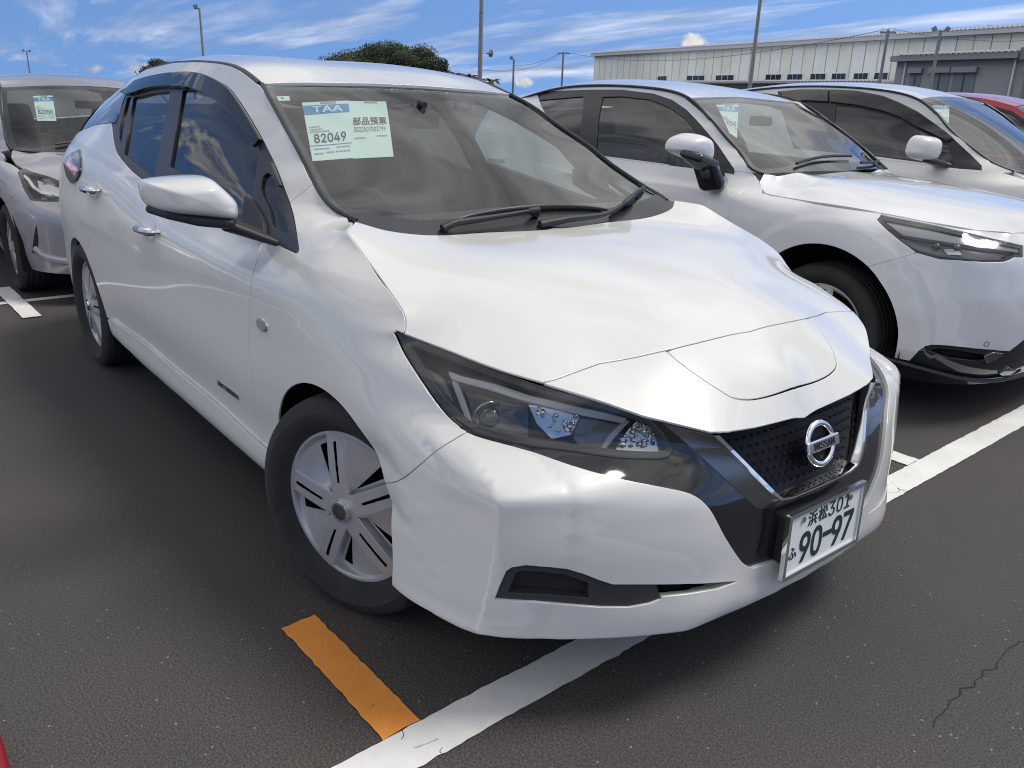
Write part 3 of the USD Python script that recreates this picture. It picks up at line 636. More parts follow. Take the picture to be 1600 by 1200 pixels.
def flipx(p):
    return shapely.affinity.scale(p, -1, 1, origin=(0, 0))


def flipy(p):
    return shapely.affinity.scale(p, 1, -1, origin=(0, 0))


def both(p, ax):
    q = flipx(p) if ax == 0 else flipy(p)
    u = shapely.union(p.buffer(2e-4, join_style=2), q.buffer(2e-4, join_style=2))
    return u.buffer(-2e-4, join_style=2)


def sides(name, m, material, parent, label=None):
    """The same part on the right and on the left."""
    return obj(name, m, material, parent, label), obj(name, mirror(m), material, parent, label)


def wheel_cover_relief(pairs, turn, R_):
    per = 2 * np.pi / pairs
    q = R_ / .222

    def h(u, v):
        r = np.hypot(u, v)
        a = np.mod(np.arctan2(v, u) - turn, per)  # 0 on a pair's middle line, per on the next one's
        n = np.minimum(a, per - a)
        arm = np.where(n < np.pi / 2, np.sin(np.minimum(n, np.pi / 2)), 1.0) * r / q
        dish = 0.020 * (1 - (r / R_) ** 2)
        ab = np.arcsin(np.clip(.037 * q / np.maximum(r, .04 * q), 0, .95))
        t = np.clip((a - ab) / np.maximum(per - 2 * ab, .05), 0, 1)
        blade = -.026 + .023 * t
        bar = sstep(.0385, .0300, arm)
        edge = sstep(R_ * .90, R_ * .955, r)
        hub = sstep(.062 * q, .040 * q, r)
        low = (1 - bar) * (1 - edge) * (1 - hub)
        mid = sstep(.0085, .0045, arm) * sstep(.07 * q, .10 * q, r) * (1 - edge)
        rim = sstep(.0385, .036, arm) * sstep(.030, .0335, arm) * .0018 * (1 - edge) * sstep(.06 * q, .09 * q, r)
        return dish + blade * low + .008 * sstep(.034 * q, .027 * q, r)

    return h


def make_wheel(parent, x, y, rz_angle, left, r_tyre, width, r_rim, pairs=5, turn=0.4, cover="wheel_silver", slits=True, badge=True, style=0, fine_cover=False):
    rot = rz(rz_angle)
    if left:
        fix = lambda m: place(mirror(m), rot, (x, y, r_tyre))
    else:
        fix = lambda m: place(m, rot, (x, y, r_tyre))

    def wrap(m):
        v, f, n = meshkit.arrays(m, 40)
        return fix((v, f, n))

    w = width / 2
    bead = r_rim + 0.004
    prof = [(bead - 0.012, w * 0.2), (bead - 0.01, -w * 0.72), (bead, -w * 0.80), (bead + 0.012, -w * 0.93), (bead + (r_tyre - bead) * 0.32, -w * 1.06), (bead + (r_tyre - bead) * 0.55, -w * 1.07),
            (bead + (r_tyre - bead) * 0.57, -w * 1.055), (r_tyre - 0.028, -w * 1.01), (r_tyre - 0.012, -w * 0.93), (r_tyre - 0.004, -w * 0.80)]
    for g in (-0.5, -0.17, 0.17, 0.5):
        prof += [(r_tyre, w * (g - 0.06)), (r_tyre - 0.007, w * (g - 0.055)), (r_tyre - 0.007, w * (g + 0.055)), (r_tyre, w * (g + 0.06))]
    prof += [(r_tyre - 0.004, w * 0.8), (r_tyre - 0.028, w), (bead + 0.02, w), (bead - 0.02, w * 0.7)]
    tyre = lathe(prof, 96)
    tyre.fix_normals()
    barrel = lathe([(r_rim - 0.004, -w * 0.62), (r_rim - 0.02, -w * 0.3), (r_rim - 0.03, w * 0.6), (0.02, w * 0.3), (0.0, w * 0.3)], 48)
    wh = obj("wheel", wrap(barrel), "under_black", parent)
    obj("tyre", wrap(tyre), "rubber", wh)
    h = wheel_cover_relief(pairs, turn, r_rim)
    disc = Disc(h)
    shape = shapely.Polygon(circle(0, 0, r_rim, 96))
    per = 2 * np.pi / pairs
    holes = []
    for k in range(pairs):
        t = turn + k * per
        e = lambda rr, aa: (rr * math.cos(t + aa), rr * math.sin(t + aa))
        if style == 0:
            q = r_rim / .222
            A_ = lambda rr: math.asin(min(.95, .0385 * q / rr))
            holes.append(shapely.Polygon([e(.078 * q, .034), e(.190 * q, .021), e(.190 * q, -.021), e(.078 * q, -.034)]))
            holes.append(shapely.Polygon([e(.078 * q, A_(.078 * q) + .06), e(.12 * q, A_(.12 * q) + .05), e(.185 * q, A_(.185 * q) + .04), e(.185 * q, A_(.185 * q) + .22), e(.13 * q, A_(.13 * q) + .17)]))
        else:
            holes.append(shapely.Polygon([e(0.30 * r_rim, per * .5), e(0.55 * r_rim, per * .26), e(0.90 * r_rim, per * .19), e(0.93 * r_rim, per * .5), e(0.90 * r_rim, per * .81), e(0.55 * r_rim, per * .74)]))
            if slits:
                holes.append(shapely.Polygon([e(0.5 * r_rim, 0.03), e(0.88 * r_rim, 0.06), e(0.88 * r_rim, -0.06), e(0.5 * r_rim, -0.03)]))
    m = polar_sheet(disc, shapely.union_all(holes).buffer(.0012), r_rim, *((88, 900) if style == 0 and fine_cover else (34, 260)))
    m = place(m, None, (0, -w * 0.74, 0))
    obj("wheel_cover", fix(m), cover, wh)
    if badge:
        b = lathe([(0.0, -0.004), (0.021, -0.004), (0.024, -0.002), (0.024, 0.004)], 32)
        b.apply_translation((0, -w * 0.74 - 0.031, 0))
        ring = lathe([(0.024, 0.003), (0.0245, -0.004), (0.028, -0.004), (0.029, 0.003)], 32)
        ring.apply_translation((0, -w * 0.74 - 0.031, 0))
        hb_ = obj("hub_badge", wrap(ring), "chrome", wh)
        obj("hub_disc", wrap(b), "dark_chrome", hb_)
    return wh


def polar_sheet(disc, holes, r, nr, nt):
    """A round sheet on a Disc, meshed along rays and circles, without the quads that fall into holes."""
    rr = np.linspace(.002, r, nr)
    tt = np.linspace(0, 2 * np.pi, nt, endpoint=False)
    uv = np.stack([rr[:, None] * np.cos(tt), rr[:, None] * np.sin(tt)], -1).reshape(-1, 2)
    i, j = np.meshgrid(np.arange(nr - 1), np.arange(nt), indexing="ij")
    a, b = (i * nt + j).ravel(), (i * nt + (j + 1) % nt).ravel()
    q = np.c_[a, b, b + nt, a + nt]
    c = uv[q].mean(1)
    q = q[~shapely.contains_xy(holes, c[:, 0], c[:, 1])]
    f = np.vstack([q[:, [0, 2, 1]], q[:, [0, 3, 2]]])
    v, n = disc.ev(uv), normals(disc, uv)
    fn = np.cross(v[f[:, 1]] - v[f[:, 0]], v[f[:, 2]] - v[f[:, 0]])
    if (fn * n[f[:, 0]]).sum() < 0:
        f = f[:, ::-1]
    return v, f, n


class Lifted:
    """A chart seen through a plane map, for sheets laid on another surface: q -> base point + out * h."""

    def __init__(self, ch, fn, off, sign=1.0):
        self.ch, self.fn, self.off, self.sign = ch, fn, off, sign

    def map(self, v):
        uv = self.fn(np.asarray(v, float))
        return self.ch.ev(uv) + normals(self.ch, uv) * self.off


def bilinear(quad):
    q = np.asarray(quad, float)  # top left, top right, bottom right, bottom left in chart coordinates; (0..1, 0..1) from the top left

    def fn(v):
        a, b = v[:, :1], v[:, 1:2]
        return q[0] * (1 - a) * (1 - b) + q[1] * a * (1 - b) + q[2] * a * b + q[3] * (1 - a) * b

    return fn


def on_sheet(ch, quad, off, v, f, curl=None):
    """Flat triangles in sheet coordinates (0..1, y down) laid on a chart."""
    uv = bilinear(quad)(np.asarray(v, float))
    n = normals(ch, uv)
    o = np.full(len(v), off) if curl is None else off + curl(v)
    p = ch.ev(uv) + n * o[:, None]
    fn = np.cross(p[f[:, 1]] - p[f[:, 0]], p[f[:, 2]] - p[f[:, 0]])
    f = np.where((fn * n[f[:, 0]]).sum(1, keepdims=True) < 0, f[:, ::-1], f)
    return p, f, n


def sheet_rect(x0, y0, x1, y1, nx=8, ny=8):
    gx, gy = np.meshgrid(np.linspace(x0, x1, nx + 1), np.linspace(y0, y1, ny + 1))
    v = np.c_[gx.ravel(), gy.ravel()]
    i, j = np.meshgrid(np.arange(nx), np.arange(ny))
    a = (j * (nx + 1) + i).ravel()
    return v, np.vstack([np.c_[a, a + 1, a + nx + 2], np.c_[a, a + nx + 2, a + nx + 1]])


def sheet_text(text, cx, cy, height, aspect, width=None, bold=False):
    """Lettering in sheet coordinates; height as a share of the sheet's height, aspect = sheet width / height."""
    v, f = text_flat(text, 1.0, bold)
    h = v[:, 1].max() - v[:, 1].min()
    w = v[:, 0].max() - v[:, 0].min()
    sy = height / h
    sx = width / w if width else sy / aspect
    return np.c_[cx + v[:, 0] * sx, cy - v[:, 1] * sy], f


def merge2(*vf):
    at, vs, fs = 0, [], []
    for v, f in vf:
        vs.append(v); fs.append(np.asarray(f) + at); at += len(v)
    return np.vstack(vs), np.vstack(fs)


LEAF_CURVES = {
    "door_front": [(1.9349,0.9561),(1.9281,0.9472),(1.9117,0.9302),(1.8933,0.9142),(1.8744,0.8991),(1.8658,0.8916),(1.8582,0.884),(1.8521,0.876),(1.8474,0.8674),(1.8444,0.8582),(1.843,0.8482),(1.843,0.8374),(1.846,0.8142),(1.853,0.7767),(1.8639,0.7245),(1.8682,0.6982),(1.8706,0.6724),(1.8747,0.5918),(1.88,0.5455),(1.8884,0.4984),(1.892,0.4833),(1.9068,0.4306),(1.9116,0.4065),(1.9133,0.3942),(1.9144,0.3815),(1.9147,0.3686),(1.914,0.3557),(1.9123,0.3429),(1.9094,0.3304),(1.9057,0.3181)],
    "sill_top": [(3.6203,0.3473),(3.5351,0.3436),(3.4718,0.3429),(3.3985,0.3447),(3.234,0.351),(3.1495,0.3527),(3.1079,0.3527),(3.026,0.3511),(2.8656,0.3452),(2.744,0.3422),(2.6225,0.3414),(2.4611,0.3417),(2.3826,0.3409),(2.306,0.3388),(2.196,0.3343),(2.1292,0.3308),(1.9775,0.3212),(1.9007,0.3176)],
    "lamp_top": [(1.1765,0.8531),(1.173,0.8557),(1.1667,0.8558),(1.15,0.8517),(1.1299,0.8451),(1.1107,0.8415),(1.0865,0.8391),(1.0424,0.8364),(1.0153,0.8337),(0.8754,0.8119),(0.7755,0.7976),(0.7218,0.7916),(0.6717,0.7832),(0.6356,0.7757),(0.6116,0.7699),(0.5783,0.7604),(0.4951,0.7343),(0.4682,0.7273),(0.3938,0.7097),(0.3646,0.7014),(0.3478,0.6956)],
    "lamp_bot": [(1.1767,0.8501),(1.1596,0.8314),(1.1456,0.8204),(1.13,0.8108),(1.0881,0.7886),(1.0696,0.7781),(1.0415,0.7597),(0.9998,0.7278),(0.9849,0.7171),(0.9701,0.7079),(0.9624,0.704),(0.9462,0.6975),(0.9214,0.6898),(0.9049,0.6866),(0.8834,0.6831),(0.8272,0.6763),(0.7957,0.6716),(0.7512,0.6627),(0.6963,0.6507),(0.5751,0.6224),(0.5211,0.609),(0.4822,0.5983),(0.4432,0.5868),(0.4259,0.5807),(0.4164,0.5763),(0.4035,0.5678),(0.3946,0.56),(0.3854,0.5501),(0.3764,0.5379),(0.368,0.5233),(0.3474,0.479),(0.3373,0.4595),(0.3196,0.4302),(0.3017,0.4034),(0.2957,0.3956),(0.2838,0.3821),(0.2704,0.3705),(0.2539,0.3598),(0.235,0.3492)],
    "lens": [(1.1741,0.8521),(1.1536,0.8494),(1.1292,0.8434),(1.1109,0.8401),(1.0902,0.8377),(1.0355,0.8336),(1.0195,0.8316),(0.9764,0.8251),(0.8921,0.8111),(0.8191,0.8014),(0.74,0.7895),(0.6555,0.7744),(0.5974,0.762),(0.5198,0.738),(0.4998,0.7313),(0.4808,0.7237),(0.4526,0.6941),(0.4378,0.6705),(0.4306,0.6571),(0.4424,0.648),(0.466,0.6471),(0.5502,0.6531),(0.6963,0.6688),(0.7591,0.6736),(0.8225,0.6827),(0.8655,0.687),(0.8921,0.6889),(0.943,0.7029),(0.9558,0.7093),(0.9967,0.7338),(1.0244,0.7559),(1.0488,0.7723),(1.0858,0.7932),(1.1361,0.8199)],
    "seam": [(1.131,0.4886),(1.0838,0.5105),(1.0726,0.5171),(1.0538,0.5296),(1.0273,0.5512),(1.0173,0.5602),(0.9991,0.5792),(0.9719,0.6112),(0.9499,0.6392),(0.9349,0.6559),(0.9181,0.673),(0.9019,0.6868)],
    "dlo_top": [(4.1516,1.3605),(3.7906,1.4006),(3.6766,1.4127),(3.6241,1.4175),(3.526,1.4251),(3.3881,1.4334),(3.2994,1.4375),(3.2122,1.4401),(3.1278,1.4409),(3.0873,1.4407),(3.0112,1.4389),(2.9759,1.4372),(2.9425,1.435),(2.8813,1.4287),(2.8239,1.4206),(2.7667,1.4114),(2.7138,1.4018),(2.6901,1.3968),(2.6668,1.3911),(2.6424,1.3843),(2.6155,1.3759),(2.5552,1.3547),(2.4933,1.3313),(2.3825,1.2875),(2.2993,1.2537),(2.2405,1.2287),(2.1231,1.1736),(2.0322,1.1322),(2.0063,1.1195),(1.9171,1.0683)],
    "dlo_front": [(1.9171,1.0683),(1.8797,1.0485),(1.8359,1.0277),(1.8113,1.017),(1.6898,0.9668),(1.6881,0.9626),(1.6969,0.9593)],
    "dlo_bot": [(1.6969,0.9593),(1.7813,0.9598),(1.9466,0.9636)],
    "dlo_rear": [(3.0045,1.0171),(3.166,1.0347),(3.2216,1.0422),(3.277,1.051),(3.3328,1.0609),(3.4354,1.0801),(3.4738,1.0881),(3.5303,1.1015),(3.5579,1.1094),(3.5876,1.1195),(3.6194,1.1329),(3.6526,1.1492),(3.7474,1.198),(3.7959,1.2214)],
    "dlo_c": [(3.7959,1.2214),(3.7335,1.2239),(3.7408,1.2415),(3.75,1.258),(3.7616,1.2746),(3.7745,1.2911),(3.7896,1.3077),(3.8083,1.3243),(3.8321,1.341),(3.8408,1.346),(3.9363,1.352),(4.1516,1.3605)],
    "glass_f": [(2.9023,1.1026),(2.9178,1.1438),(2.9361,1.185),(2.9577,1.2263),(2.9741,1.254),(2.9927,1.2818),(3.014,1.3097),(3.0388,1.3379),(3.0761,1.3764),(2.9827,1.3826),(2.7205,1.3614),(2.502,1.3013),(2.3007,1.2266),(2.2535,1.2049),(2.2286,1.1737),(2.1771,1.1182),(2.1494,1.0854),(2.1167,1.0418),(2.0898,0.9981),(2.0825,0.9874)],
    "glass_r": [(3.4625,1.1103),(3.4875,1.1568),(3.5068,1.1879),(3.5296,1.2191),(3.5557,1.2505),(3.5704,1.2662),(3.5869,1.282),(3.6057,1.2979),(3.627,1.3138),(3.6637,1.3377),(3.4067,1.3612),(3.2218,1.3692),(3.1895,1.3366),(3.1629,1.3073),(3.1512,1.2927),(3.1406,1.2781),(3.1223,1.2491),(3.0992,1.2059),(3.0854,1.1771),(3.0792,1.1628),(3.0682,1.134),(3.0634,1.1196),(3.0506,1.0765),(3.0455,1.0622),(3.0386,1.0481)],
    "glass_q": [(3.5516,1.1504),(3.5762,1.1823),(3.5985,1.2077),(3.61,1.2303),(3.6192,1.2463),(3.6297,1.2623),(3.6421,1.2784),(3.6566,1.2944),(3.6733,1.3106),(3.6927,1.3268),(3.7062,1.3369),(3.7763,1.3356),(3.7646,1.3287),(3.7395,1.3123),(3.7182,1.2959),(3.6999,1.2797),(3.6841,1.2634),(3.6706,1.2473),(3.659,1.2311),(3.6433,1.2057),(3.6113,1.183),(3.5905,1.1672)],
    "glass_qf": [(2.1089,1.0991),(2.1271,1.1238),(2.1291,1.1305),(2.1249,1.1356),(2.114,1.1376),(2.0977,1.1344),(2.0775,1.1273),(2.0556,1.1181),(2.0339,1.1078),(1.9902,1.0858),(1.8993,1.0426),(1.8602,1.0225),(1.8453,1.0135),(1.8357,1.0054),(1.8352,0.9991),(1.8488,0.9959),(1.8748,0.9962),(1.9053,0.9999),(1.9325,1.0065),(1.952,1.0152),(1.9821,1.0364),(2.0004,1.0475),(2.0235,1.0585),(2.0768,1.0809)],
    "visor_f_low": [(3.2035,1.3821),(3.0957,1.3847),(2.9793,1.3802),(2.8367,1.366),(2.7015,1.346),(2.5588,1.3102),(2.4094,1.2604),(2.3254,1.2294),(2.2612,1.2044),(2.2487,1.2275)],
    "visor_r_low": [(3.8723,1.3455),(3.7862,1.3449),(3.7189,1.3455),(3.6643,1.3489),(3.6175,1.3549),(3.5715,1.362),(3.5212,1.3686),(3.4654,1.3737),(3.4076,1.3776),(3.3512,1.3804),(3.298,1.3824),(3.1999,1.3847)],
    "visor_cut": [(3.2075,1.3846),(3.229,1.42),(3.241,1.4378)],
    "pillar_seam": [(1.9171,1.0683),(1.9116,1.0772),(1.9048,1.0862),(1.896,1.0953),(1.8767,1.1128),(1.8698,1.1207),(1.8643,1.1282)],
    "handle_f": [(2.9533,0.8783),(2.9383,0.8923),(2.8114,0.8918),(2.6727,0.8736),(2.6801,0.8611),(2.8061,0.8644)],
    "handle_r": [(3.7761,0.9449),(3.7418,0.9567),(3.6313,0.9476),(3.5458,0.9313),(3.5768,0.9225),(3.6857,0.9282)],
    "marker": [(1.8013,0.7491),(1.7825,0.7609),(1.7575,0.7618),(1.7387,0.7556),(1.7356,0.7432),(1.75,0.7317),(1.7769,0.7316)],
    "badge": [(2.2474,0.4467),(2.014,0.429)],
    "tail": [(4.3174,1.0124),(4.2553,1.0299),(4.2098,1.045),(4.1101,1.0641),(4.0785,1.0577),(4.0206,1.0439),(3.9939,1.0367),(3.9771,1.0292),(3.9481,1.0133),(3.9249,0.9953),(3.9543,0.9787),(3.9933,0.9598),(4.0365,0.9469),(4.1137,0.9429),(4.1418,0.9487),(4.2009,0.9597)],
    "duct": [(0.7913,0.3505),(0.783,0.3856),(0.771,0.4297),(0.7626,0.4393),(0.7394,0.4452),(0.6977,0.4378),(0.6738,0.4306),(0.6676,0.4297),(0.6599,0.4269),(0.6386,0.4179),(0.6068,0.3983),(0.5781,0.3838),(0.5339,0.379),(0.4859,0.3728),(0.4764,0.3372),(0.4997,0.3289),(0.5396,0.3233),(0.5959,0.3275),(0.6521,0.3359),(0.6739,0.3382),(0.6884,0.3389),(0.7025,0.3423),(0.7233,0.3463)],
    "slot": [(0.4859,0.3728),(0.4281,0.3654),(0.3672,0.3556),(0.338,0.3489),(0.3164,0.3425),(0.3004,0.3369),(0.3288,0.3387),(0.3522,0.3382),(0.3761,0.3409),(0.3935,0.3419),(0.4752,0.3431)],
    "grille_in": [(0.331,0.6897),(0.2874,0.6482),(0.267,0.6263),(0.2295,0.5835),(0.203,0.5544),(0.1893,0.5401),(0.1652,0.5182),(0.1232,0.5131),(0.0603,0.5152),(0.0154,0.5158)],
    "grille_top": [(0.3478,0.6956),(0.2865,0.6852),(0.2362,0.6794),(0.1754,0.6748),(0.0833,0.669),(0.0281,0.6662),(-0.0054,0.6654)],
    "chrome_out": [(0.4471,0.7144),(0.414,0.6863),(0.3772,0.653),(0.3415,0.6148),(0.2953,0.5622),(0.2499,0.5173),(0.2357,0.5039),(0.2138,0.4924),(0.1708,0.485),(0.0721,0.4875),(0.0287,0.4876),(-0.0024,0.4869)],
    "hood_side": [(-0.2189,-0.6707),(-0.1832,-0.7002),(-0.1473,-0.7316),(-0.1361,-0.7399),(-0.1277,-0.742),(-0.0942,-0.7449),(-0.0436,-0.7504),(0.13,-0.7726),(0.1569,-0.7749),(0.1778,-0.7757),(0.201,-0.7758),(0.2135,-0.7771),(0.219,-0.7787),(0.2238,-0.7812),(0.2313,-0.788),(0.2373,-0.7952)],
    "hood_lamp": [(0.2373,-0.7952),(0.2425,-0.7892),(0.249,-0.784),(0.2564,-0.7794),(0.2732,-0.7714),(0.2922,-0.7649),(0.3452,-0.7519),(0.3551,-0.7487),(0.3923,-0.7341),(0.4373,-0.7142),(0.4806,-0.6931),(0.5055,-0.6798),(0.537,-0.661),(0.5667,-0.6409)],
    "hood_front": [(0.5667,-0.6409),(0.5742,-0.6138),(0.5762,-0.5834),(0.5765,-0.5505),(0.5737,-0.474),(0.5803,-0.4485),(0.6042,-0.3718),(0.6226,-0.3035),(0.6271,-0.2771),(0.6301,-0.2532),(0.6346,-0.2006),(0.6379,-0.1187),(0.6387,-0.074),(0.6382,0.006),(0.6388,0.0546)],
    "lip_lamp": [(0.5681,-0.6421),(0.5954,-0.6223),(0.6212,-0.6015),(0.6458,-0.5796),(0.663,-0.562),(0.6891,-0.5305),(0.7273,-0.4807),(0.7519,-0.44),(0.7982,-0.3777),(0.8156,-0.3516),(0.8225,-0.3265),(0.8279,-0.2998),(0.8315,-0.2526),(0.8328,-0.2084),(0.8314,-0.1474),(0.8329,-0.0499),(0.8313,-0.0041),(0.8364,0.0872)],
    "lid": [(0.6255,-0.302),(0.6429,-0.3005),(0.6577,-0.2974),(0.6845,-0.2882),(0.7031,-0.2798),(0.7205,-0.27),(0.7429,-0.2544),(0.7596,-0.2401),(0.7678,-0.2303),(0.7713,-0.2241),(0.7743,-0.2168),(0.7769,-0.2082),(0.7791,-0.1986),(0.7824,-0.1773),(0.7847,-0.1536),(0.791,-0.0622),(0.7955,-0.0089)],
    "cowl": [(-0.2189,-0.6707),(-0.184,-0.6235),(-0.1767,-0.61),(-0.1735,-0.602),(-0.1681,-0.5832),(-0.1636,-0.5615),(-0.1585,-0.5256),(-0.1532,-0.4767),(-0.1509,-0.4395),(-0.151,-0.4134),(-0.1526,-0.3856),(-0.1593,-0.3081),(-0.1598,-0.2746),(-0.159,-0.2575),(-0.1556,-0.222),(-0.1426,-0.1289),(-0.1382,-0.0909),(-0.1359,-0.0531),(-0.1358,-0.0344),(-0.1377,0.0023),(-0.1414,0.038),(-0.1465,0.0737),(-0.1527,0.1098)],
    "ws": [(-1.085,0.5475),(-1.0841,0.4324),(-1.0854,0.3049),(-1.0889,0.2157),(-1.0975,0.0652),(-1.0991,0.0064),(-1.0987,-0.0333),(-1.0971,-0.0729),(-1.0853,-0.2434),(-1.0823,-0.314),(-1.0817,-0.3802),(-1.0838,-0.5561)],
    "ws2": [(-1.0838,-0.5584),(-1.0122,-0.5748),(-0.952,-0.5868),(-0.901,-0.5953),(-0.8064,-0.6098),(-0.6652,-0.6341),(-0.5582,-0.6497),(-0.5257,-0.6554),(-0.4542,-0.6692),(-0.4182,-0.6746),(-0.3938,-0.6768),(-0.3688,-0.6778),(-0.343,-0.6778),(-0.3185,-0.676),(-0.2972,-0.6725),(-0.2561,-0.6635),(-0.2409,-0.658),(-0.2329,-0.6537),(-0.2247,-0.6484),(-0.2167,-0.6421),(-0.209,-0.6348),(-0.2018,-0.6267),(-0.189,-0.6087),(-0.1835,-0.599),(-0.1788,-0.589),(-0.1716,-0.568),(-0.169,-0.557),(-0.1658,-0.5338),(-0.1639,-0.4967),(-0.162,-0.4038),(-0.1613,-0.3006),(-0.1605,-0.2666),(-0.1588,-0.2298),(-0.1513,-0.1081),(-0.1489,-0.0471),(-0.1487,-0.0089),(-0.1496,0.027),(-0.1514,0.0614),(-0.1552,0.1121)],
    "ditch": [(2.7668,1.4769),(2.7286,1.4698),(2.6886,1.4609),(2.6463,1.4498),(2.6028,1.4371),(2.488,1.4019),(2.4629,1.3949),(2.4453,1.3911),(2.4317,1.3889)],
    "sail": [(2.1569,1.0592),(2.1106,1.0542),(2.0313,1.0263),(1.9757,1.0008),(1.9444,0.975),(1.9287,0.9642),(1.9538,0.9589),(2.0631,0.9591),(2.0953,0.9743),(2.1129,0.9835)],
    "wipe_blade": [(-0.2202,-0.3192),(-0.2284,-0.2665),(-0.2331,-0.2312),(-0.237,-0.1958),(-0.2399,-0.1606),(-0.2418,-0.1257),(-0.2432,-0.0737),(-0.2441,0.0125),(-0.2438,0.065),(-0.2427,0.1014),(-0.2405,0.1392),(-0.2371,0.1776),(-0.2327,0.2141),(-0.2274,0.246),(-0.2215,0.271),(-0.2153,0.289),(-0.2089,0.3035)],
    "wipe_arm": [(-0.1799,-0.4074),(-0.1851,-0.3489),(-0.2004,-0.1418),(-0.2112,-0.02)],
    "wipe_blade2": [(-0.1854,0.2967),(-0.2162,0.3683),(-0.3003,0.5487),(-0.3206,0.5899),(-0.3451,0.6366)],
    "wipe_arm2": [(-0.1607,-0.0452),(-0.1573,0.0342),(-0.1569,0.1056),(-0.1592,0.1784),(-0.1619,0.2125),(-0.1645,0.2302),(-0.1684,0.249),(-0.1739,0.2697),(-0.1813,0.2928),(-0.1906,0.3184),(-0.2511,0.4678)],
    "note_bid": [(-0.9515,-0.4696),(-0.969,-0.2802),(-0.6067,-0.4629),(-0.602,-0.6058)],
    "note_parts": [(-0.9663,-0.2816),(-0.9705,-0.123),(-0.5994,-0.3149),(-0.6034,-0.4647)],
    "note_six": [(-1.0008,-0.5388),(-1.0042,-0.4915),(-0.9684,-0.5039),(-0.9633,-0.5504)],
    "lamp_lamp_wedge": [(1.1201,0.8061),(1.0751,0.7997),(1.0629,0.7971),(1.0304,0.7897),(1.0162,0.7833),(1.0035,0.7712),(0.9971,0.764),(0.9856,0.7493),(0.9588,0.7121),(0.9528,0.7052),(0.9431,0.6958),(0.9666,0.7073),(1.01,0.7337),(1.0401,0.7562),(1.0668,0.7729)],
    "lamp_light_strip": [(1.0085,0.7994),(0.9676,0.7935),(0.8798,0.7877),(0.8002,0.7794),(0.7686,0.7752),(0.7222,0.7668),(0.6367,0.7491),(0.5985,0.7401),(0.5369,0.7244),(0.5465,0.7152),(0.6351,0.735),(0.7386,0.7555),(0.7761,0.7622),(0.8054,0.766),(0.896,0.776),(0.9662,0.7823),(0.9888,0.7856)],
    "lamp_strip_leg": [(0.992,0.7898),(0.9836,0.7908),(0.9759,0.783),(0.9695,0.7759),(0.9583,0.7613),(0.9376,0.7294),(0.9273,0.7169),(0.9149,0.7036),(0.9019,0.6912),(0.894,0.686),(0.9022,0.6866),(0.9113,0.6923),(0.9321,0.7106),(0.9447,0.724)],
    "lamp_main_box": [(0.9741,0.7661),(0.8806,0.7579),(0.8016,0.7539),(0.7881,0.7434),(0.7778,0.706),(0.7711,0.6852),(0.7742,0.6774),(0.8506,0.6771),(0.8941,0.6837),(0.9092,0.6921),(0.924,0.7037),(0.9381,0.7161)],
    "lamp_reflector": [(0.7846,0.7555),(0.7644,0.7555),(0.7254,0.7541),(0.6508,0.7337),(0.6687,0.6892),(0.7159,0.6858),(0.7561,0.7121)],
    "lamp_low_box": [(0.6466,0.7279),(0.544,0.7038),(0.5681,0.6834),(0.5836,0.672),(0.6013,0.6604),(0.6243,0.6619),(0.6607,0.684)],
    "lamp_turn_signal": [(0.5006,0.7183),(0.4719,0.7088),(0.4516,0.6763),(0.4433,0.6612),(0.4397,0.6532),(0.5093,0.6562),(0.5702,0.658)],
    "lamp_turn_post": [(0.5368,0.7184),(0.5279,0.716),(0.5561,0.6909),(0.5706,0.6796),(0.5854,0.6692),(0.5936,0.6639),(0.602,0.6655)],
    "lamp_proj": [(0.8809,0.7199),(0.8802,0.7196)],
}
LEAF = {k: np.array(v) for k, v in LEAF_CURVES.items()}


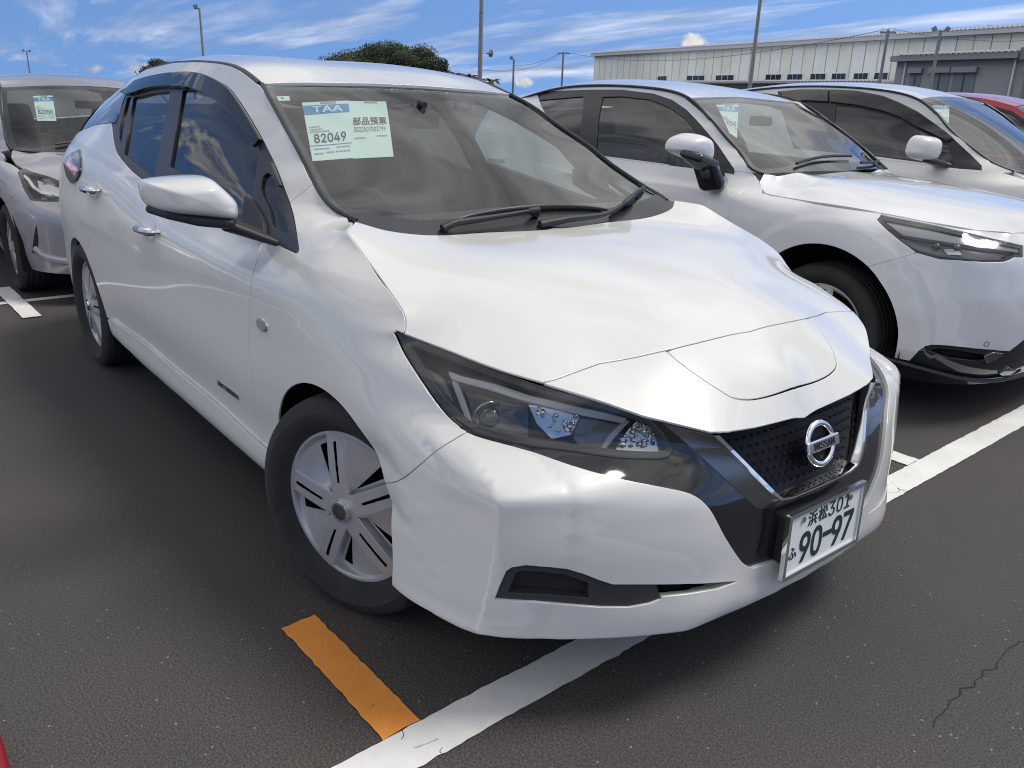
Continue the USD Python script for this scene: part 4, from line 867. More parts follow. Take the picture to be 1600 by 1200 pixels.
def build_hatchback():
    C = LEAF
    R = Ring(LEAF_RING, .30, .30, .5, -3.1, bumps=[crease], pin=LEAF_PIN)
    H, W, T = Height(LEAF_HOOD), Height(LEAF_WS), Height(LEAF_ROOF)
    s = R.x2s
    car = thing("parked_car", "white hatchback with black window frames and number plate 90-97, nearest and largest car", "car")
    disk = shapely.Point(s(-.03), .31).buffer(.345, 48)
    diskr = shapely.Point(s(-2.72), .31).buffer(.345, 48)
    L = C["lamp_bot"]
    k = int(np.argmin(np.linalg.norm(L - C["seam"][-1], axis=1)))
    bottom = [(0, .238), (.2, .237), (.42, .236), (.6, .236), (.83, .235), (1.0, .234), (1.072, .232)]
    mouth_low = [(.12, .338), (0, .336)]
    slot = poly(C["slot"])
    duct = poly(C["duct"])
    bumper = both(poly(bottom, [(1.12, .235), (1.22, .26), (1.22, .40)], [C["seam"][0] + [.03, 0]], C["seam"], L[k:], mouth_low), 0).difference(disk).difference(flipx(disk))
    bumper = bumper.difference(duct).difference(flipx(duct)).difference(slot).difference(flipx(slot))
    obj("front_bumper", panel(R, cut(bumper), step=.014, edge=.009, depth=.022), "pearl_white", car)
    und = poly([(0, .19), (.5, .19), (1.06, .20), (1.06, .232), (0, .236)])
    obj("bumper_underlip", panel(R, both(und, 0), step=.04, edge=.02, depth=0, off=-.020), "black_plastic", car)
    # --- fenders
    hood_side = R.uv(H.ev(C["hood_side"]))
    ws2 = R.uv(W.ev(C["ws2"]))
    i0 = int(np.argmin(np.abs(W.ev(C["ws2"])[:, 0] + .44)))
    i1 = int(np.argmin(np.linalg.norm(W.ev(C["ws2"]) - H.ev(C["hood_side"][:1]), axis=1)))
    seam_p = C["pillar_seam"]
    fender = poly(C["seam"], L[:k][::-1], C["lamp_top"][1:2], hood_side[::-1], ws2[i0:i1][::-1], seam_p[::-1], C["dlo_front"], C["dlo_bot"], C["door_front"], [(1.80, .315), (1.6, .3), (1.2, .4)])
    fender = fender.difference(disk)
    sides("fender", panel(R, cut(fender), step=.018, edge=.010, depth=.006), "pearl_white", car)
    # --- doors
    belt = np.array([C["dlo_bot"][-1], (2.3, .972), (2.62, .985), (2.88, 1.003), C["dlo_rear"][0]])
    b_pillar = [(2.955, 1.010), (2.965, .9), (2.975, .7), (2.985, .45), (2.985, .343)]
    sill_top = C["sill_top"]
    st = sill_top[np.argsort(sill_top[:, 0])]
    st_f = st[(st[:, 0] > 1.92) & (st[:, 0] < 2.97)]
    st_r = st[(st[:, 0] > 3.0)]
    front_door = poly(C["door_front"], st_f, b_pillar[::-1], belt[belt[:, 0] < 2.94][::-1])
    doors = sides("front_door", panel(R, cut(front_door), step=.03, edge=.012, depth=.006), "pearl_white", car)
    rear_cut = [(3.80, 1.16), (3.80, 1.0), (3.76, .82), (3.70, .70)] + [tuple(q) for q in circle(s(-2.72), .31, .405, 14, math.radians(105), math.radians(172))][0:0]
    arc = circle(s(-2.72), .31, .40, 16, math.radians(125), math.radians(178))
    rear_door = poly(b_pillar, st_r[st_r[:, 0] < 3.55], arc[::-1], [(3.74, .72), (3.77, .85), (3.80, 1.0), (3.80, 1.2)], C["dlo_rear"][::-1])
    rdoors = sides("rear_door", panel(R, cut(rear_door), step=.03, edge=.012, depth=.006), "pearl_white", car)
    for d, dd, nm in ((doors, "handle_f", 0), (rdoors, "handle_r", 1)):
        c0 = (C[dd].min(0) + C[dd].max(0)) / 2
        x0 = R.s2 + R.xc - c0[0]
        for p, sg in zip(d, (1, -1)):
            base = lambda dx, off: R.ev([[R.x2s(x0 + dx), c0[1] + 0.04 * dx]], off)[0] * [1, sg, 1]
            pts = curve([base(-.105, .002), base(-.09, .022), base(-.03, .040), base(.04, .040), base(.095, .024), base(.11, .002)], .012)
            obj("door_handle", tube(pts, np.interp(np.linspace(0, 1, len(pts)), [0, .2, .8, 1], [.010, .015, .015, .009]), 10), "chrome", p)
            cup = circle(c0[0], c0[1] - .012, 1, 28) * 1.0
            cup = np.c_[c0[0] + .055 * np.cos(np.linspace(0, 2 * np.pi, 28)), c0[1] - .008 + .036 * np.sin(np.linspace(0, 2 * np.pi, 28))]
            m = panel(R, shapely.Polygon(cup), step=.02, edge=.012, depth=0, off=.0012)
            m = m if sg > 0 else mirror(m)
            obj("handle_recess", m, "pearl_white", p)
    # --- sills
    sill = poly([(1.74, .31)], st, [(3.70, .33), (3.70, .25), (3.4, .245), (3.2, .225), (2.6, .225), (2.1, .22), (1.72, .20)]).difference(disk.buffer(.0)).difference(diskr)
    sides("side_sill", panel(R, cut(sill), step=.03, edge=.012, depth=.02, off=.012), "pearl_white", car)
    under = poly([(1.76, .215), (2.1, .222), (3.2, .228), (3.36, .24), (3.36, .175), (1.76, .17)])
    sides("sill_underside", panel(R, under, step=.04, edge=.02, depth=0, off=-.004), "dark_plastic", car)
    # --- pillars, roof rails, rear quarter
    rail = np.array([(x, np.interp(-x, [1.1, 1.17, 1.3, 1.45, 1.7, 2.0, 2.4, 2.8, 3.1], [1.41, 1.43, 1.462, 1.478, 1.487, 1.486, 1.46, 1.385, 1.32])) for x in np.linspace(-1.1, -3.1, 26)])
    rail_s = np.c_[s(rail[:, 0]), rail[:, 1]]
    frame = poly(seam_p, ws2[:i0][::-1], rail_s, [(4.47, 1.29), (4.40, 1.24), (4.15, 1.345)], C["dlo_top"])
    sides("roof_side_frame", panel(R, cut(frame), step=.025, edge=.012, depth=.012), "pearl_white", car)
    cpanel = poly(C["dlo_c"], [(4.15, 1.345), (4.40, 1.24), (4.40, 1.16), (4.1, 1.20)])
    sides("rear_pillar_panel", panel(R, cut(cpanel), step=.03, edge=.014, depth=.012), "gloss_black", car)
    quarter = poly([(3.80, 1.0), (3.80, 1.2)], C["dlo_c"][:1], [(4.1, 1.20), (4.40, 1.16), (4.62, 1.12), (4.75, 1.0), (4.75, .30), (4.2, .24)], [(s(-2.72), .31)], arc[::-1], [(3.74, .72), (3.77, .85)]).difference(diskr)
    tail = poly(C["tail"]).buffer(.012)
    sides("rear_quarter", panel(R, cut(quarter.difference(tail.buffer(.002))), step=.03, edge=.012, depth=.03), "pearl_white", car)
    tl = sides("tail_lamp", panel(R, tail, step=.015, edge=.008, lip=.006, depth=.02, off=.010), "gloss_black", car)
    cx, cz = np.array(tail.centroid.coords)[0]
    for p, sg in zip(tl, (1, -1)):
        m = panel(R, tail.buffer(-.012).intersection(poly([(cx - .5, cz - .06), (cx + .5, cz + .02), (cx + .5, cz + .055), (cx - .5, cz - .02)])), step=.015, edge=.008, depth=.004, off=.0125)
        obj("red_lens", m if sg > 0 else mirror(m), "red_lamp", p)
    rs = R.s4 + R.yc
    obj("rear_bumper", panel(R, shapely.union(poly([(4.755, .3), (4.755, .66), (rs, .66), (rs, .3)]), poly([(4.755, .3), (4.755, .66), (rs, .66), (rs, .3)])), step=.05, edge=.03), "pearl_white", car)
    obj("rear_bumper", mirror(panel(R, poly([(4.755, .3), (4.755, .66), (rs, .66), (rs, .3)]), step=.05, edge=.03)), "pearl_white", car)
    tg = panel(R, poly([(4.76, .67), (4.76, 1.0), (rs, 1.0), (rs, .67)]), step=.05, edge=.03)
    obj("tailgate", join([tg, mirror(tg)]), "pearl_white", car)
    rg = panel(R, poly([(4.64, 1.12), (4.77, 1.0), (rs, 1.0), (rs, 1.3), (4.48, 1.29)]), step=.05, edge=.03, depth=0)
    obj("rear_window", join([rg, mirror(rg)]), "privacy_glass", car)
    # --- hood, nose panel, roof
    hr = poly(C["hood_side"], C["hood_lamp"][1:], C["hood_front"][C["hood_front"][:, 1] < -.004], [(.642, 0), (-.145, 0)], C["cowl"][C["cowl"][:, 1] < -.02][::-1])
    obj("hood", panel(H, cut(both(hr, 1), .0030), step=.025, edge=.010, depth=.005), "pearl_white", car)
    lip = C["lip_lamp"][C["lip_lamp"][:, 1] < -.01]
    nr = poly(C["hood_front"][C["hood_front"][:, 1] < -.004], [(.642, 0), (.835, 0)], lip[::-1])
    hf = C["hood_front"]
    lid_front = hf[(hf[:, 1] > -.302) & (hf[:, 1] < -.004)]
    lid = both(poly([(.642, 0)], lid_front[::-1], C["lid"][C["lid"][:, 1] < -.004], [(C["lid"][-1][0] + .001, 0)]), 1)
    nose = both(nr, 1)
    nose = shapely.union_all([g for g in getattr(nose.difference(lid), "geoms", [nose.difference(lid)]) if g.area > 1e-3])
    obj("nose_panel", panel(H, cut(nose), step=.02, edge=.009, lip=.002, depth=.006), "pearl_white", car)
    obj("charge_port_lid", panel(H, cut(lid), step=.02, edge=.009, depth=.005), "pearl_white", car)
    wtop = C["ws"][C["ws"][:, 1] < -.02]
    roof = both(poly([(wtop[0][0], 0)], wtop, np.c_[rail[:, 0], np.full(len(rail), -.553)][1:], [(-3.25, -.5), (-3.30, -.3), (-3.30, 0)]), 1)
    obj("roof", panel(T, cut(roof), step=.04, edge=.02, depth=.012), "pearl_white", car)
    railp = R.ev(rail_s, -.006)
    railp = np.vstack([W.ev(C["ws2"][:i0:3]) [::-1] * [1, 1, 1], railp]) if False else railp
    sides("roof_moulding", tri((lambda m: (m.vertices, m.faces))(tube(railp + [0, .006, -.004], .011, 6))) and (lambda m: meshkit.arrays(m, 60))(tube(railp + [0, .008, -.003], .011, 6)), "satin_black", car)
    # --- windscreen
    w2 = C["ws2"][C["ws2"][:, 1] < -.02]
    ws_r = poly([(wtop[0][0], 0)], wtop, w2[1:], [(w2[-1][0], 0)])
    ws = both(ws_r, 1)
    obj("windshield", panel(W, cut(ws, .003), step=.04, edge=.02, depth=0, off=-.004), "windshield_glass", car)
    inner = shapely.intersection(ws.buffer(-.035), shapely.box(-1.06, -.7, -.29, .7)).buffer(-.04).buffer(.04)
    obj("windshield_band", panel(W, ws.buffer(-.004).difference(inner), step=.03, edge=.015, depth=0, off=-.009), "satin_black", car)
    a_line = W.ev(C["ws2"][:i1])
    am = meshkit.arrays(tube(curve(a_line + [0, .004, -.001], .03), .008, 6), 60)
    sides("windshield_moulding", am, "satin_black", car)
    cowl = both(poly(C["cowl"][C["cowl"][:, 1] < -.02], [(-.145, 0), (-.24, 0)], [(-.24, -.45), (-.27, -.58), (-.30, -.655)]), 1)
    obj("cowl_panel", panel(W, cowl, step=.03, edge=.015, depth=0, off=.002), "satin_black", car)
    # wipers: blade, arm and clip lying along the foot of the glass
    for bl, arm in (("wipe_blade", "wipe_arm"), ("wipe_blade2", "wipe_arm2")):
        q = curve(C[bl], .02)
        k = np.linspace(0, 1, len(q))
        nb = normals(W, q)
        w = obj("wiper", tube(W.ev(q) + nb * .014, np.interp(k, [0, .06, .5, .94, 1], [.002, .005, .008, .005, .002]), 8, flat=1.4), "satin_black", car, smooth=50)
        obj("wiper_rubber", tube(W.ev(q) + nb * .002, .004, 5), "rubber", w)
        q2 = curve(C[arm], .02)
        k = np.linspace(0, 1, len(q2))
        na = normals(W, q2)
        pts = W.ev(q2) + na * np.interp(k, [0, .2, 1], [.010, .026, .030])[:, None]
        obj("wiper_arm", tube(pts, np.interp(k, [0, .15, .6, 1], [.014, .012, .008, .006]), 8), "black_plastic", w, smooth=50)
        m = rhull([(*(pts[-1] + na[-1] * .0), .010), (*(W.ev(q2[-1:])[0] + na[-1] * .012), .012), (*(pts[-3]), .010)])
        obj("wiper_clip", m, "black_plastic", w)
    # --- side windows
    dlo = poly(C["dlo_top"], C["dlo_front"], C["dlo_bot"], belt[1:-1], C["dlo_rear"], C["dlo_c"])
    gf, gr, gq, gqf = (poly(C[n]).buffer(.002) for n in ("glass_f", "glass_r", "glass_q", "glass_qf"))
    # the glass goes on behind the mirror down to the belt
    gf = shapely.union(gf, poly([C["glass_f"][0] + [0, .0], (2.12, .992), (2.10, 1.02), (2.30, 1.2), (2.7, 1.3)])).intersection(dlo.buffer(-.018))
    hole = shapely.union_all([gf, gr, gq, gqf])
    sides("window_frame", panel(R, cut(dlo.difference(hole)), step=.03, edge=.010, depth=.02, off=-.003), "satin_black", car)
    for g, mt in ((gf, "side_glass"), (gr, "side_glass"), (gq, "privacy_glass"), (gqf, "side_glass")):
        sides("side_window", panel(R, g.buffer(.006), step=.03, edge=.02, depth=0, off=-.012), mt, car)
    vt = C["dlo_top"]
    cutl = C["visor_cut"]
    kf = int(np.argmin(np.linalg.norm(vt - cutl[-1], axis=1)))
    vf = poly(cutl[:1], cutl, vt[kf + 1:], C["visor_f_low"][::-1])
    vr = poly(vt[1:kf], cutl[::-1], C["visor_r_low"][::-1]).buffer(0)
    for v_ in (vf, vr):
        sides("rain_visor", panel(R, v_.buffer(-.003), step=.02, edge=.010, lip=.004, depth=.014, off=.016), "visor_smoke", car)
    for v_ in (vf, vr):
        sides("visor_backing", panel(R, v_.buffer(-.006), step=.03, edge=.012, depth=0, off=.001), "satin_black", car)
    # --- headlamps
    lens_p = poly(C["lens"])
    LT = C["lamp_top"]
    mask = poly(LT, [(.24, .682), (.12, .674), (0, .667)], [(0, .336), (.12, .338)], L[::-1])
    rim = mask.difference(lens_p.buffer(.001))
    gin = poly(C["grille_top"][C["grille_top"][:, 0] > .01], [(0, .666), (0, .516)], C["grille_in"][C["grille_in"][:, 0] > .03][::-1])
    obj("front_mask", panel(R, both(rim.difference(gin.buffer(.01)), 0).buffer(-.001), step=.02, edge=.010, depth=.01, off=-.010), "gloss_black", car)
    hs = sides("headlight", panel(R, lens_p.buffer(.006), step=.02, edge=.012, depth=0, off=-.062), "black_plastic", car)
    rimw = panel(R, lens_p.buffer(.002), step=.05, edge=.010, lip=.0005, depth=.06, off=-.004)
    nb = None
    for p, sg in zip(hs, (1, -1)):
        fx = (lambda m: m) if sg > 0 else mirror
        obj("lamp_lens", fx(panel(R, lens_p.buffer(-.001), step=.02, edge=.010, lip=.003, depth=.004, off=-.003)), "lamp_lens", p)
        # wall of the housing
        obj("lamp_bezel", fx(panel(R, lens_p.buffer(.001).difference(lens_p.buffer(-.010)), step=.02, edge=.010, depth=.028, off=-.008)), "black_plastic", p)
        for nm, off, dep, mt in (("lamp_wedge", -.030, .03, "lamp_grey"), ("light_strip", -.016, .012, "lamp_strip"), ("strip_leg", -.020, .010, "lamp_strip"), ("main_box", -.038, .02, "gloss_black"), ("reflector", -.034, .02, "lamp_silver"), ("low_box", -.036, .02, "lamp_grey"), ("turn_signal", -.028, .02, "lamp_silver"), ("turn_post", -.022, .02, "lamp_strip")):
            key = "lamp_" + nm
            m = panel(R, poly(C[key]).buffer(-.001), step=.012, edge=.008, lip=.003, depth=dep, off=off)
            nmx = {"low_box": "lamp_box", "main_box": "projector_housing"}.get(nm, nm)
            obj(nmx, fx(m), mt, p)
        o = R.ev(C["lamp_proj"][:1], 0)[0]
        n = normals(R, C["lamp_proj"][:1])[0]
        fwd = np.array([.93, -.25, -.1]); fwd /= np.linalg.norm(fwd)
        ball = trimesh.creation.icosphere(3, .030)
        ball.apply_translation(o - n * .052)
        ringm = trimesh.creation.torus(.036, .004, 40, 10)
        ringm.apply_transform(trimesh.geometry.align_vectors([0, 0, 1], fwd))
        ringm.apply_translation(o - n * .036)
        def fl(q):
            return q if sg > 0 else trimesh.Trimesh(q.vertices * [1, -1, 1], q.faces[:, ::-1], process=False)
        obj("projector_lens", fl(ball), "projector_glass", p, smooth=True)
        obj("projector_ring", fl(ringm), "dark_chrome", p, smooth=True)
        # facets in the indicator and the reflector
        rng = random.Random(5)
        fac = []
        for key, cnt, off in (("lamp_turn_signal", 46, -.024), ("lamp_reflector", 26, -.030)):
            q = poly(C[key]).buffer(-.004)
            x0, z0, x1, z1 = q.bounds
            while cnt:
                c = (rng.uniform(x0, x1), rng.uniform(z0, z1))
                if not q.contains(shapely.Point(c)):
                    continue
                cnt -= 1
                pp = R.ev([c], off)[0]
                b = trimesh.creation.icosphere(1, 1.0)
                b.vertices *= [rng.uniform(.003, .007), rng.uniform(.003, .006), rng.uniform(.004, .010)]
                b.apply_transform(trimesh.transformations.rotation_matrix(rng.uniform(0, 3), [rng.random(), rng.random(), rng.random()]))
                b.apply_translation(pp)
                fac.append(b)
        obj("lamp_facets", fl(cat(*fac)), "lamp_silver", p, kind="stuff", smooth=False)
    # --- grille, chrome V, emblem
    gfull = both(gin, 0)
    gp = obj("grille", panel(R, gfull.buffer(.012), step=.02, edge=.012, depth=0, off=-.022), "grille_black", car)
    dots = []
    minx, minz, maxx, maxz = gfull.bounds
    gi = gfull.buffer(-.014)
    for i, zz in enumerate(np.arange(minz, maxz, .020)):
        for xx in np.arange(minx, maxx, .026):
            q = (xx + (i % 2) * .013, zz)
            if gi.contains(shapely.Point(q)):
                c0 = R.ev([q], -.0195)[0]
                n = normals(R, np.array([q]))[0]
                b = trimesh.creation.icosphere(1, 1.0)
                b.vertices *= [.002, .006, .004]
                b.apply_translation(c0)
                dots.append(b)
    obj("grille_dimples", cat(*dots), "grille_black", gp, kind="stuff", smooth=True)
    gi_ = C["grille_in"]
    gi_ = np.vstack([gi_[gi_[:, 0] > .03], [(0, .516)]])
    co = C["chrome_out"]
    co = np.vstack([co[co[:, 0] > .03], [(0, .486)]])
    lip_w = .009
    rows = []
    ring_in = gin
    vb = both(poly(gi_, co[::-1]), 0)
    bright = both(poly(gi_, [(0, .505)], np.array(shapely.LineString(gi_).parallel_offset(lip_w, "right" if gi_[0][0] > gi_[-1][0] else "left").coords) if False else gi_[::-1] + [.004, -.011]), 0)
    # band: from a bright raised inner edge the outer face falls back to the black mask
    n_ = 60
    def along(p, n):
        t = np.r_[0, np.cumsum(np.linalg.norm(np.diff(p, axis=0), axis=1))]
        return np.c_[np.interp(np.linspace(0, t[-1], n), t, p[:, 0]), np.interp(np.linspace(0, t[-1], n), t, p[:, 1])]
    A, B = along(gi_, n_), along(co, n_)
    A = np.vstack([A, (A * [-1, 1])[::-1][1:]]); B = np.vstack([B, (B * [-1, 1])[::-1][1:]])
    prof = [(-.01, -.022), (0.0, .006), (.03, .012), (.17, .012), (.20, .008), (1.0, -.010), (1.0, -.022)]
    V = [R.ev(A + (B - A) * t, o) for t, o in prof]
    nA = len(A)
    f = []
    for i in range(len(V) - 1):
        j = np.arange(nA - 1)
        f += [np.c_[i * nA + j, (i + 1) * nA + j, (i + 1) * nA + j + 1], np.c_[i * nA + j, (i + 1) * nA + j + 1, i * nA + j + 1]]
    vm = trimesh.Trimesh(np.vstack(V), np.vstack(f), process=False)
    nn = normals(R, np.array([[.2, .6]]))[0]
    if (vm.face_normals[len(vm.faces) // 2 - 20] @ np.array([1, 0, 0])) < 0:
        vm.invert()
    fc = vm.faces
    nrow = 2 * (nA - 1)
    inner = trimesh.Trimesh(vm.vertices, fc[:4 * nrow], process=False)
    outer = trimesh.Trimesh(vm.vertices, fc[4 * nrow:], process=False)
    for q in (inner, outer):
        q.remove_unreferenced_vertices()
    tr = obj("grille_trim", outer, "smoked_chrome", car, smooth=28)
    obj("chrome_lip", inner, "chrome", tr, smooth=28)
    e0 = np.array([.884, 0, .611])
    up = np.array([-.30, 0, .954]); out = np.array([.954, 0, .30]); rt = np.array([0, 1.0, 0])
    tor = trimesh.creation.torus(.0545, .0085, 64, 14)
    tor.vertices[:, 2] *= .8
    tor.vertices[:, 1] *= .93
    M4 = np.eye(4); M4[:3, :3] = np.c_[rt, up, out]; M4[:3, 3] = e0
    tor.apply_transform(M4)
    em = obj("emblem", tor, "chrome", car, smooth=True)
    bar = rbox(0, 0, .006, .136, .030, .014, .004)
    bar.apply_transform(M4)
    obj("emblem_bar", bar, "chrome", em, smooth=30)
    obj("emblem_lettering", solid_text("NISSAN", .017, .0015, (e0 + out * .0128, rt, up, out), True), "satin_black", em, smooth=False)
    back = trimesh.creation.cylinder(.052, .006, sections=48); back.apply_translation((0, 0, -.008)); back.vertices[:, 1] *= .9; back.apply_transform(M4)
    obj("emblem_back", back, "grille_black", em)
    # --- plate
    pc = np.array([.9315, 0, .394]); pu = np.array([-.028, 0, 1.0]); pu /= np.linalg.norm(pu); po = np.cross(rt, pu); po = po if po[0] > 0 else -po
    P4 = np.eye(4); P4[:3, :3] = np.c_[rt, pu, po]; P4[:3, 3] = pc
    def pl(m):
        m = m.copy(); m.apply_transform(P4); return m
    plate = obj("number_plate", pl(rbox(0, 0, 0, .330, .165, .004, .0018)), "plate_white", car)
    fr = shapely.box(-.169, -.086, .169, .086).buffer(.003).difference(shapely.box(-.160, -.0775, .160, .0775))
    obj("plate_frame", pl((lambda m: (m.apply_translation((0, 0, -.004)), m)[1])(trimesh.creation.extrude_polygon(fr, .012, engine="earcut"))), "chrome", plate, smooth=False)
    tx = lambda t, h, x, y, b=False, sx=1.0: solid_text(t, h, .0016, (pc + rt * x + pu * y + po * .0018, rt * sx, pu, po), b)
    obj("plate_lettering", cat(tx("9", .078, -.083, -.020, True, .86), tx("0", .078, -.031, -.020, True, .80), tx("-", .078, .017, -.014, True, 1.0), tx("9", .078, .061, -.020, True, .86), tx("7", .078, .112, -.020, True, .86), tx("浜", .038, -.062, .052), tx("松", .038, -.017, .052), tx("301", .040, .058, .053), tx("ふ", .036, -.135, -.022)), "plate_green", plate, smooth=False)
    for x in (-.105, .105):
        b = trimesh.creation.cylinder(.0075, .006, sections=20); b.apply_translation((x, .060, .003))
        obj("plate_bolt", pl(b), "steel", plate)
    obj("plate_bracket", rbox(.905, 0, .40, .035, .30, .13, .01), "black_plastic", car)
    # --- intake ducts and mouth back
    sides("fog_lamp_duct", panel(R, duct.buffer(.004), step=.015, edge=.010, depth=0, off=-.030), "black_plastic", car)
    rimd = duct.buffer(-.001)
    hollow = duct.buffer(-.016).intersection(shapely.box(.62, .2, 1.0, .5))
    sides("duct_trim", panel(R, rimd.difference(hollow), step=.012, edge=.008, depth=.02, off=-.006), "dark_plastic", car)
    sides("slot_back", panel(R, slot.buffer(.01), step=.03, edge=.02, depth=0, off=-.05), "under_black", car)
    # --- fender markers, badges
    mk = shapely.Polygon(np.c_[C["marker"][:, 0].mean() + .030 * np.cos(np.linspace(0, 2 * np.pi, 24)), C["marker"][:, 1].mean() + .013 * np.sin(np.linspace(0, 2 * np.pi, 24))])
    for p in sides("side_marker", panel(R, mk, step=.01, edge=.006, lip=.004, depth=.008, off=.008), "lamp_strip", car):
        pass
    sides("marker_ring", panel(R, mk.buffer(.004).difference(mk.buffer(-.003)), step=.01, edge=.006, lip=.002, depth=.006, off=.004), "chrome", car)
    bx0, bx1 = C["badge"][0], C["badge"][-1]
    p0 = R.ev([((bx0[0] + bx1[0]) / 2, (bx0[1] + bx1[1]) / 2)], .001)[0]
    obj("door_badge", solid_text("ZERO EMISSION", .017, .003, (p0, np.array([1.0, 0, 0]), np.array([0, .02, 1.0]), np.array([0, -1.0, 0]))), "dark_chrome", car, smooth=False)
    # --- mirrors
    ol = np.array(MIRROR_OUT)
    cen = ol.mean(0)
    ols = curve(np.vstack([ol, ol[:1]]), .012)[:-1]
    def mirror_shell(keep):
        rows = []
        for a in np.linspace(0, np.pi / 2, 12):
            kk = np.cos(a) ** .55 if a < np.pi / 2 else 0
            q = cen + (ols - cen) * kk
            yy = q[:, 0]
            rows.append(np.c_[-.53 + .150 * np.sin(a) ** .9 - .35 * (np.abs(yy) - .905) * .35 + 0 * yy, q])
        rows.insert(0, np.c_[rows[0][:, 0] - .03, cen + (ols - cen) * .96])
        v = np.vstack(rows); n = len(ols); f = []
        for i in range(len(rows) - 1):
            j = np.arange(n); j2 = (j + 1) % n
            f += [np.c_[i * n + j, i * n + j2, (i + 1) * n + j2], np.c_[i * n + j, (i + 1) * n + j2, (i + 1) * n + j]]
        m = trimesh.Trimesh(v, np.vstack(f), process=False)
        c = m.triangles_center
        zc = 1.062 - .22 * (np.abs(c[:, 1]) - .92) * -1.0
        zc = np.interp(np.abs(c[:, 1]), [.90, .97, 1.05, 1.14], [1.036, 1.036, 1.048, 1.080])
        m.update_faces((c[:, 2] >= zc) == keep)
        m.remove_unreferenced_vertices()
        m.fix_normals()
        return m
    up_, lo_ = mirror_shell(True), mirror_shell(False)
    lo_ = rhull([(-.53, -1.125, 1.070, .012), (-.46, -1.10, 1.062, .012), (-.43, -1.03, 1.045, .014), (-.42, -.95, 1.035, .014), (-.50, -.92, 1.026, .02), (-.55, -1.10, 1.06, .01), (-.52, -.93, 1.022, .016)], 2)
    for sg in (1, -1):
        def fl(q):
            # the far mirror is folded back along its door
            if sg > 0:
                return q
            g = trimesh.Trimesh(q.vertices * [1, -1, 1], q.faces[:, ::-1], process=False)
            g.vertices = (g.vertices - [-.50, .88, 0]) @ rz(math.radians(84)).T + [-.60, .80, -.03]
            return g
        mm = obj("door_mirror", fl(up_), "pearl_white", car, smooth=50)
        obj("mirror_base", fl(lo_), "black_plastic", mm, smooth=40)
        arm = rhull([(-.50, -.93, 1.018, .018), (-.45, -.93, 1.02, .014), (-.56, -.83, .985, .018), (-.42, -.82, .972, .010)], 2)
        obj("mirror_arm", fl(arm), "black_plastic", mm, smooth=40)
        sail = panel(R, poly(C["sail"]), step=.02, edge=.01, lip=.004, depth=.02, off=.010)
        obj("mirror_sail", sail if sg > 0 else mirror(sail), "black_plastic", mm)
        gl = trimesh.creation.extrude_polygon(shapely.Polygon(cen + (ols - cen) * .9), .004, engine="earcut")
        gl.vertices = np.c_[-.558 - gl.vertices[:, 2] - .12 * (np.abs(gl.vertices[:, 0]) - .905), gl.vertices[:, 0], gl.vertices[:, 1]]
        obj("mirror_glass", fl(gl), "chrome", mm)
    # --- wheels
    for x, st_, tr in ((0.0, STEER, 0), (-2.70, 0.0, 1)):
        make_wheel(car, x, -.775, st_, False, .318, .205, .2225, turn=.50 if tr == 0 else .1, fine_cover=True)
        make_wheel(car, x, .775, st_, True, .318, .205, .2225, turn=.9)
    # --- what is behind the panels
    well = []
    for x in (-.03, -2.72):
        for sg in (-1, 1):
            a = np.linspace(-.35, np.pi + .35, 40)
            rr = .385
            ring0 = np.c_[x + rr * np.cos(a), np.full(40, sg * .855), .31 + rr * np.sin(a)]
            ring1 = ring0.copy(); ring1[:, 1] = sg * .50
            v = np.vstack([ring0, ring1]); j = np.arange(39)
            f = np.vstack([np.c_[j, j + 1, j + 41], np.c_[j, j + 41, j + 40]])
            v = np.vstack([v, [[x, sg * .5, .31]]]); f = np.vstack([f, np.c_[40 + j, 41 + j, np.full(39, 80)]])
            well.append(trimesh.Trimesh(v, f, process=False))
    obj("wheel_well_liner", cat(*well), "under_black", car, kind="stuff", smooth=False)
    core = poly([(0, .20), (1.05, .2), (1.10, .45), (1.13, .6), (.93, .66), (.36, .66), (.2, .64), (0, .63)])
    shell = panel(R, both(core, 0), step=.06, edge=.04, depth=0, off=-.09)
    dz = poly([(1.15, .70), (1.25, .80), hood_side[-3] + [.03, -.01], (1.45, .86), (1.60, .95), (1.75, .95), (1.72, .93)], belt + [0, -.012], [(3.6, 1.05), (4.4, 1.1), (4.7, 1.0), (4.7, .35), (3.9, .35)], [(1.9, .30), (1.75, .32), (1.70, .50), (1.55, .66), (1.38, .67)])
    dz = dz.difference(disk.buffer(.05)).difference(diskr.buffer(.05))
    sh2 = panel(R, dz, step=.06, edge=.04, depth=0, off=-.035)
    pill = poly(seam_p, ws2[:i0][::-1], rail_s, [(4.40, 1.24), (4.15, 1.345)], C["dlo_top"]).buffer(-.01)
    sh3 = panel(R, pill, step=.05, edge=.03, depth=0, off=-.02)
    hb = panel(H, both(poly([(.56, -.60), (.66, -.50), (.74, -.38), (.80, -.3), (.815, -.2), (.815, 0), (-.12, 0), (-.14, -.4), (-.2, -.6), (-.13, -.725), (.0, -.745), (.14, -.765), (.22, -.775), (.35, -.735), (.46, -.685)]), 1), step=.06, edge=.05, depth=0, off=-.012)
    obj("inner_shell", join([shell, sh2, mirror(sh2), sh3, mirror(sh3), hb]), "under_black", car)
    obj("underbody", cat(box(-1.35, 0, .24, 3.9, 1.0, .06), box(-1.35, 0, .24, 1.9, 1.56, .06), box(.35, 0, .50, .04, 1.05, .5), box(-1.36, 0, .26, 4.2, .9, .06)), "under_black", car)
    hl = panel(T, roof.buffer(-.01), step=.1, edge=.08, depth=0, off=-.035)
    obj("headliner", hl, "headliner", car)
